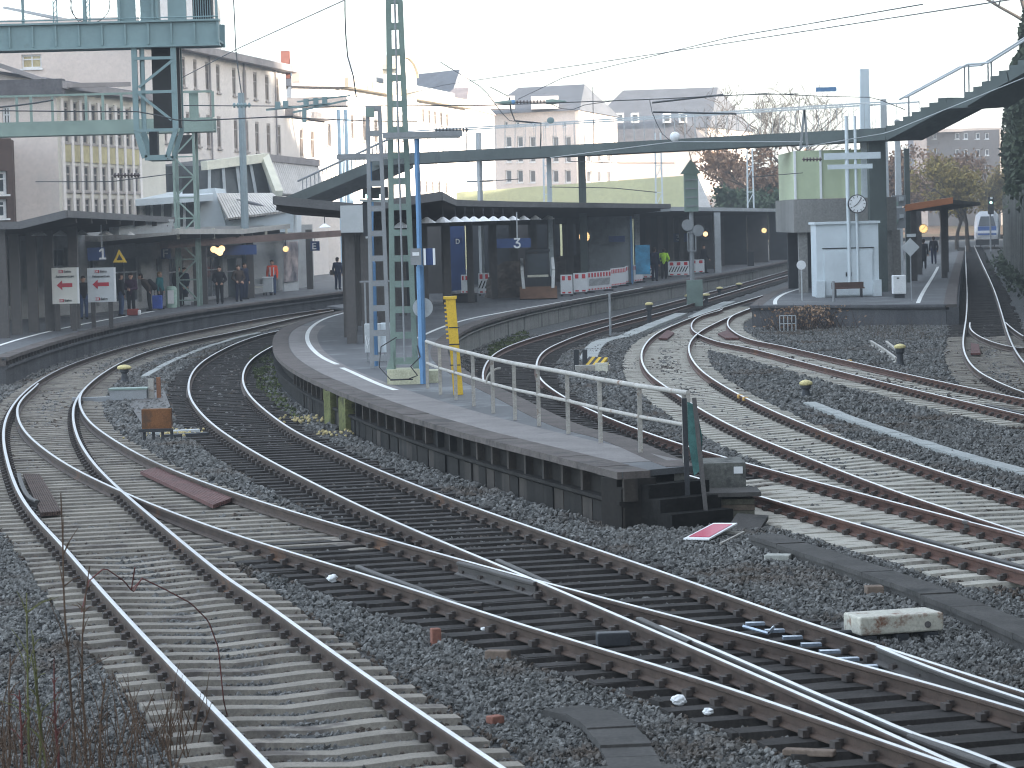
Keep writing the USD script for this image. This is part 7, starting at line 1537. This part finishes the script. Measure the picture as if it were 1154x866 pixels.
# buffer beam across the far end of the right tracks
# ---------------------------------------------------------------- overhead line
def wire(pts, rad, lab, sag=0.0, cat='wire', name='overhead_wire', mat=None):
    P = np.array([W(*p) for p in pts]); P = resample(P, max(.5, np.linalg.norm(P[-1] - P[0]) / 24)) if len(P) > 2 or sag else P
    if sag: s = np.linspace(0, 1, len(P)); P[:, 2] -= sag * 4 * s * (1 - s)
    solo(name, MB().tube(P, rad, 4), mat or m_wire, lab, cat)
def whandle(): pass
wire([(420, -14, 72), (270, 54, 96), (170, 106, 118)], .016, 'dark wire falling from top centre left past the hanging cage')
wire([(1150, -2, 60), (1008, 20, 80), (746, 60, 115), (500, 96, 150), (452, 108, 158)], .016, 'long thin wire falling from top right corner across the sky')
wire([(1040, 5, 70), (824, 42, 100), (634, 88, 128), (584, 112, 136)], .016, 'second thin wire across the sky, ending at the blue insulator')
wire([(190, 119, 100), (340, 120, 100), (545, 119, 100), (740, 112, 100), (836, 107, 100), (900, 106, 100)], .016, 'level cross wire running behind the lattice masts')
wire([(300, 132, 98), (430, 137, 98), (470, 137, 98)], .016, 'short cross wire left of the lattice mast')
wire([(388.6, -8, 74), (389, 30, 74), (391, 61, 74), (398, 86, 74), (403.5, 100, 74), (401.5, 110, 74)], .016, 'loose curved wire hanging against sky beside the lattice mast')
wire([(272, 105, 150), (266, 60, 150), (263, -5, 150)], .03, 'upright wire rising from the steel pole', 0)
wire([(496, 70, 128), (545, 100, 128), (572, 136, 128), (600, 139, 128)], .016, 'sloping wire passing the white gable to the footbridge')
wire([(552, 98, 128), (573, 109, 128)], .016, 'short wire leading down to the blue insulator')
wire([(620, 117, 128), (640, 126, 128), (660, 118, 128), (700, 113, 128)], .016, 'slack wire right of the blue insulator')
wire([(574, 110, 128), (577, 136, 128), (610, 139, 128), (609, 168, 128)], .03, 'wire dropping from the blue insulator to bridge deck')
wire([(668, 98, 128), (669, 165, 128)], .016, 'vertical dropper wire in front of the slate house')
wire([(732, 112, 127), (735, 128, 127), (745, 150, 127), (757, 160, 127)], .016, 'curved stay wire left of the white ball on bridge')
wire([(735, 116, 127), (815, 107, 127)], .04, 'dark tube cantilever right of the slate house', 0, 'cantilever', 'cantilever')
wire([(736, 126.5, 127), (830, 128.5, 127)], .04, 'lower dark tube cantilever above the footbridge', 0, 'cantilever', 'cantilever')
wire([(620, 178, 118), (760, 160, 124), (905, 160, 124)], .018, 'pale wire crossing the bridge deck in the middle', 0, 'wire', 'overhead_wire', m_lgrey)
wire([(905, 166, 112), (1000, 150, 112), (1154, 88, 106)], .016, 'pale wire running along the steps at right', 0, 'wire', 'overhead_wire', m_lgrey)
wire([(850, 105, 122), (931, 109, 122), (985, 110, 122), (1020, 124, 122)], .016, 'level wire in front of tallest concrete pole')
wire([(0, 121, 108), (30, 118, 108), (60, 113, 108)], .03, 'rod like wire crossing the gantry railing at left')
wire([(0, 125, 76), (90, 126, 76), (160, 126, 76), (205, 137, 76), (330, 131, 76)], .016, 'sagging wire in front of the hanging cage')
wire([(40, 205, 104), (125, 205, 104), (195, 196, 104)], .016, 'thin wire crossing the beige office house')
wire([(640, 182, 120), (700, 184, 120), (760, 184, 120)], .016, 'level wire under the bridge in front of pink house')
wire([(620, 211, 120), (690, 212, 120), (740, 217, 120)], .016, 'level wire before the yellow hall, lowest one')
wire([(540, 205, 118), (585, 202, 118)], .016, 'short wire before the yellow hall at its left end')
wire([(845, 200, 128), (905, 195, 128)], .016, 'wire in front of the trees left of the green panels')
for x0, y0, d, L, lab, m in [(262, 119, 99, 21, 'long dark green insulator string left of the grey mast', m_gteal), (581, 115.5, 127.8, 34, 'dark ribbed insulator with a blue ball above the bridge', m_ins), (490, 147, 118, 38, 'dark insulator string between lattice mast and bridge', m_wire), (904, 180, 118, 22, 'dark insulator string before the green panels, lower', m_ins), (128, 198, 103, 30, 'dark insulator string before the beige office house', m_ins), (604, 145, 118, 0, '', m_ins)]:
    if not lab: continue
    a, b = W(x0, y0, d), W(x0 + L, y0 - L * .01, d); t = Thing('insulator', lab, 'insulator', a); t.part('rod', MB().tube([a, b], .03, 6), m)
    n = max(4, int(L / 3.6))
    for k in range(n):
        p = a + (b - a) * (k + .5) / n; t.part('shed', MB().tube([p + [-.03, 0, 0], p + [.03, 0, 0]], .085, 10), m)
    if L == 34: ic = trimesh.creation.icosphere(2, .12); t.part('blue_ball', trimesh.Trimesh(ic.vertices + a + [-.1, 0, 0], ic.faces), m_blue, smooth=True); t.part('sleeve', MB().tube([a + [-.9, 0, 0], a + [-.3, 0, 0], a], [.03, .1, .1], 8), m_green); t.part('sleeve', MB().tube([b, b + [.3, 0, 0], b + [.9, 0, 0]], [.1, .12, .03], 8), m_green)
# green truss arm with insulators behind the masts
d = 99.5; t = Thing('cantilever', 'green truss arm with insulators right of the steel pole', 'cantilever', W(300, 122, d)); t.part('arm', MB().bar(W(300, 124, d), W(372, 117, d), .07), m_gteal); t.part('arm', MB().bar(W(330, 127, d), W(392, 113, d), .06), m_gteal); t.part('arm', MB().bar(W(335, 115, d), W(395, 108, d), .05), m_gteal)
for px in (313, 322, 345, 356, 366): t.part('clamp', MB().box(W(px, 119 - (px - 313) * .1, d), (.17, .2, .24)), m_gteal)
t.part('drop_bracket', MB().bar(W(343, 122, d), W(343, 138, d), .14), m_gteal)
# white ball and lattice masts far off
ic = trimesh.creation.icosphere(3, .22); solo('marker_ball', trimesh.Trimesh(ic.vertices + W(760.5, 154.5, 127), ic.faces), m_wht, 'white ball fixed to the stay wire in front of the bridge', 'ball', smooth=True)
ic = trimesh.creation.icosphere(2, .10); t = Thing('small_disc', 'small blue grey disc in front of the pink house', 'disc', W(620.5, 136, 128)); t.part('disc', trimesh.Trimesh(ic.vertices * [1.6, .4, 1.4] + W(620.5, 136, 128), ic.faces), m_gteal)
for px, top, d, lab in [(743, 150, 215, 'thin pale lattice mast before the right end of the yellow hall'), (846, 168, 230, 'thin pale lattice mast in front of the dark green trees'), (617, 178, 205, 'slender pale blue mast left of the bridge pier')]:
    q = W(px, 230, d); zt2 = W(px, top, d)[2]; t = Thing('far_mast', lab, 'mast', (q[0], d, 0))
    for s in (-1, 1): t.part('leg', MB().bar((q[0] + s * .28, d, 0), (q[0] + s * .2, d, zt2), .12), m_paleblue)
    for k, z in enumerate(np.arange(2, zt2 - .5, 1.0)): t.part('lacing', MB().bar((q[0] - .26, d, z), (q[0] + .26, d, z + (1.0 if k % 2 else 0)), .06), m_paleblue)
q = W(541, 215, 150); t = Thing('far_mast', 'grey mast with cross arm left of the yellow hall', 'mast', (q[0], 150, 0)); t.part('mast', MB().tube([(q[0], 150, 0), (q[0], 150, W(540, 150, 150)[2])], .16, 6), m_lgrey); t.part('arm', MB().bar(W(526, 205, 150), W(556, 204, 150), .09), m_grey)
q = W(907, 160, 123); t = Thing('bracket_mast', 'pointed grey bracket frame standing over the bridge left of green panels', 'mast', q)
t.part('frame', MB().bar(W(902, 168, 123), W(906.5, 124, 123), .09), m_grey); t.part('frame', MB().bar(W(910, 168, 123), W(906.5, 124, 123), .09), m_grey); t.part('frame', MB().bar(W(902, 165, 123), W(910, 165, 123), .08), m_grey)
# ---------------------------------------------------------------- the hazy winter air
m_haze = usdkit.material(stage, '/World/Looks/haze_air', {'v': ('principled_volume', {'color': (0.93, 0.96, 1.0), 'density': 0.0005, 'anisotropy': 0.35})}, [], volume='v.volume')
solo('haze', MB().box((0, 300, 43), (1420, 1020, 90)), m_haze, kind='stuff')
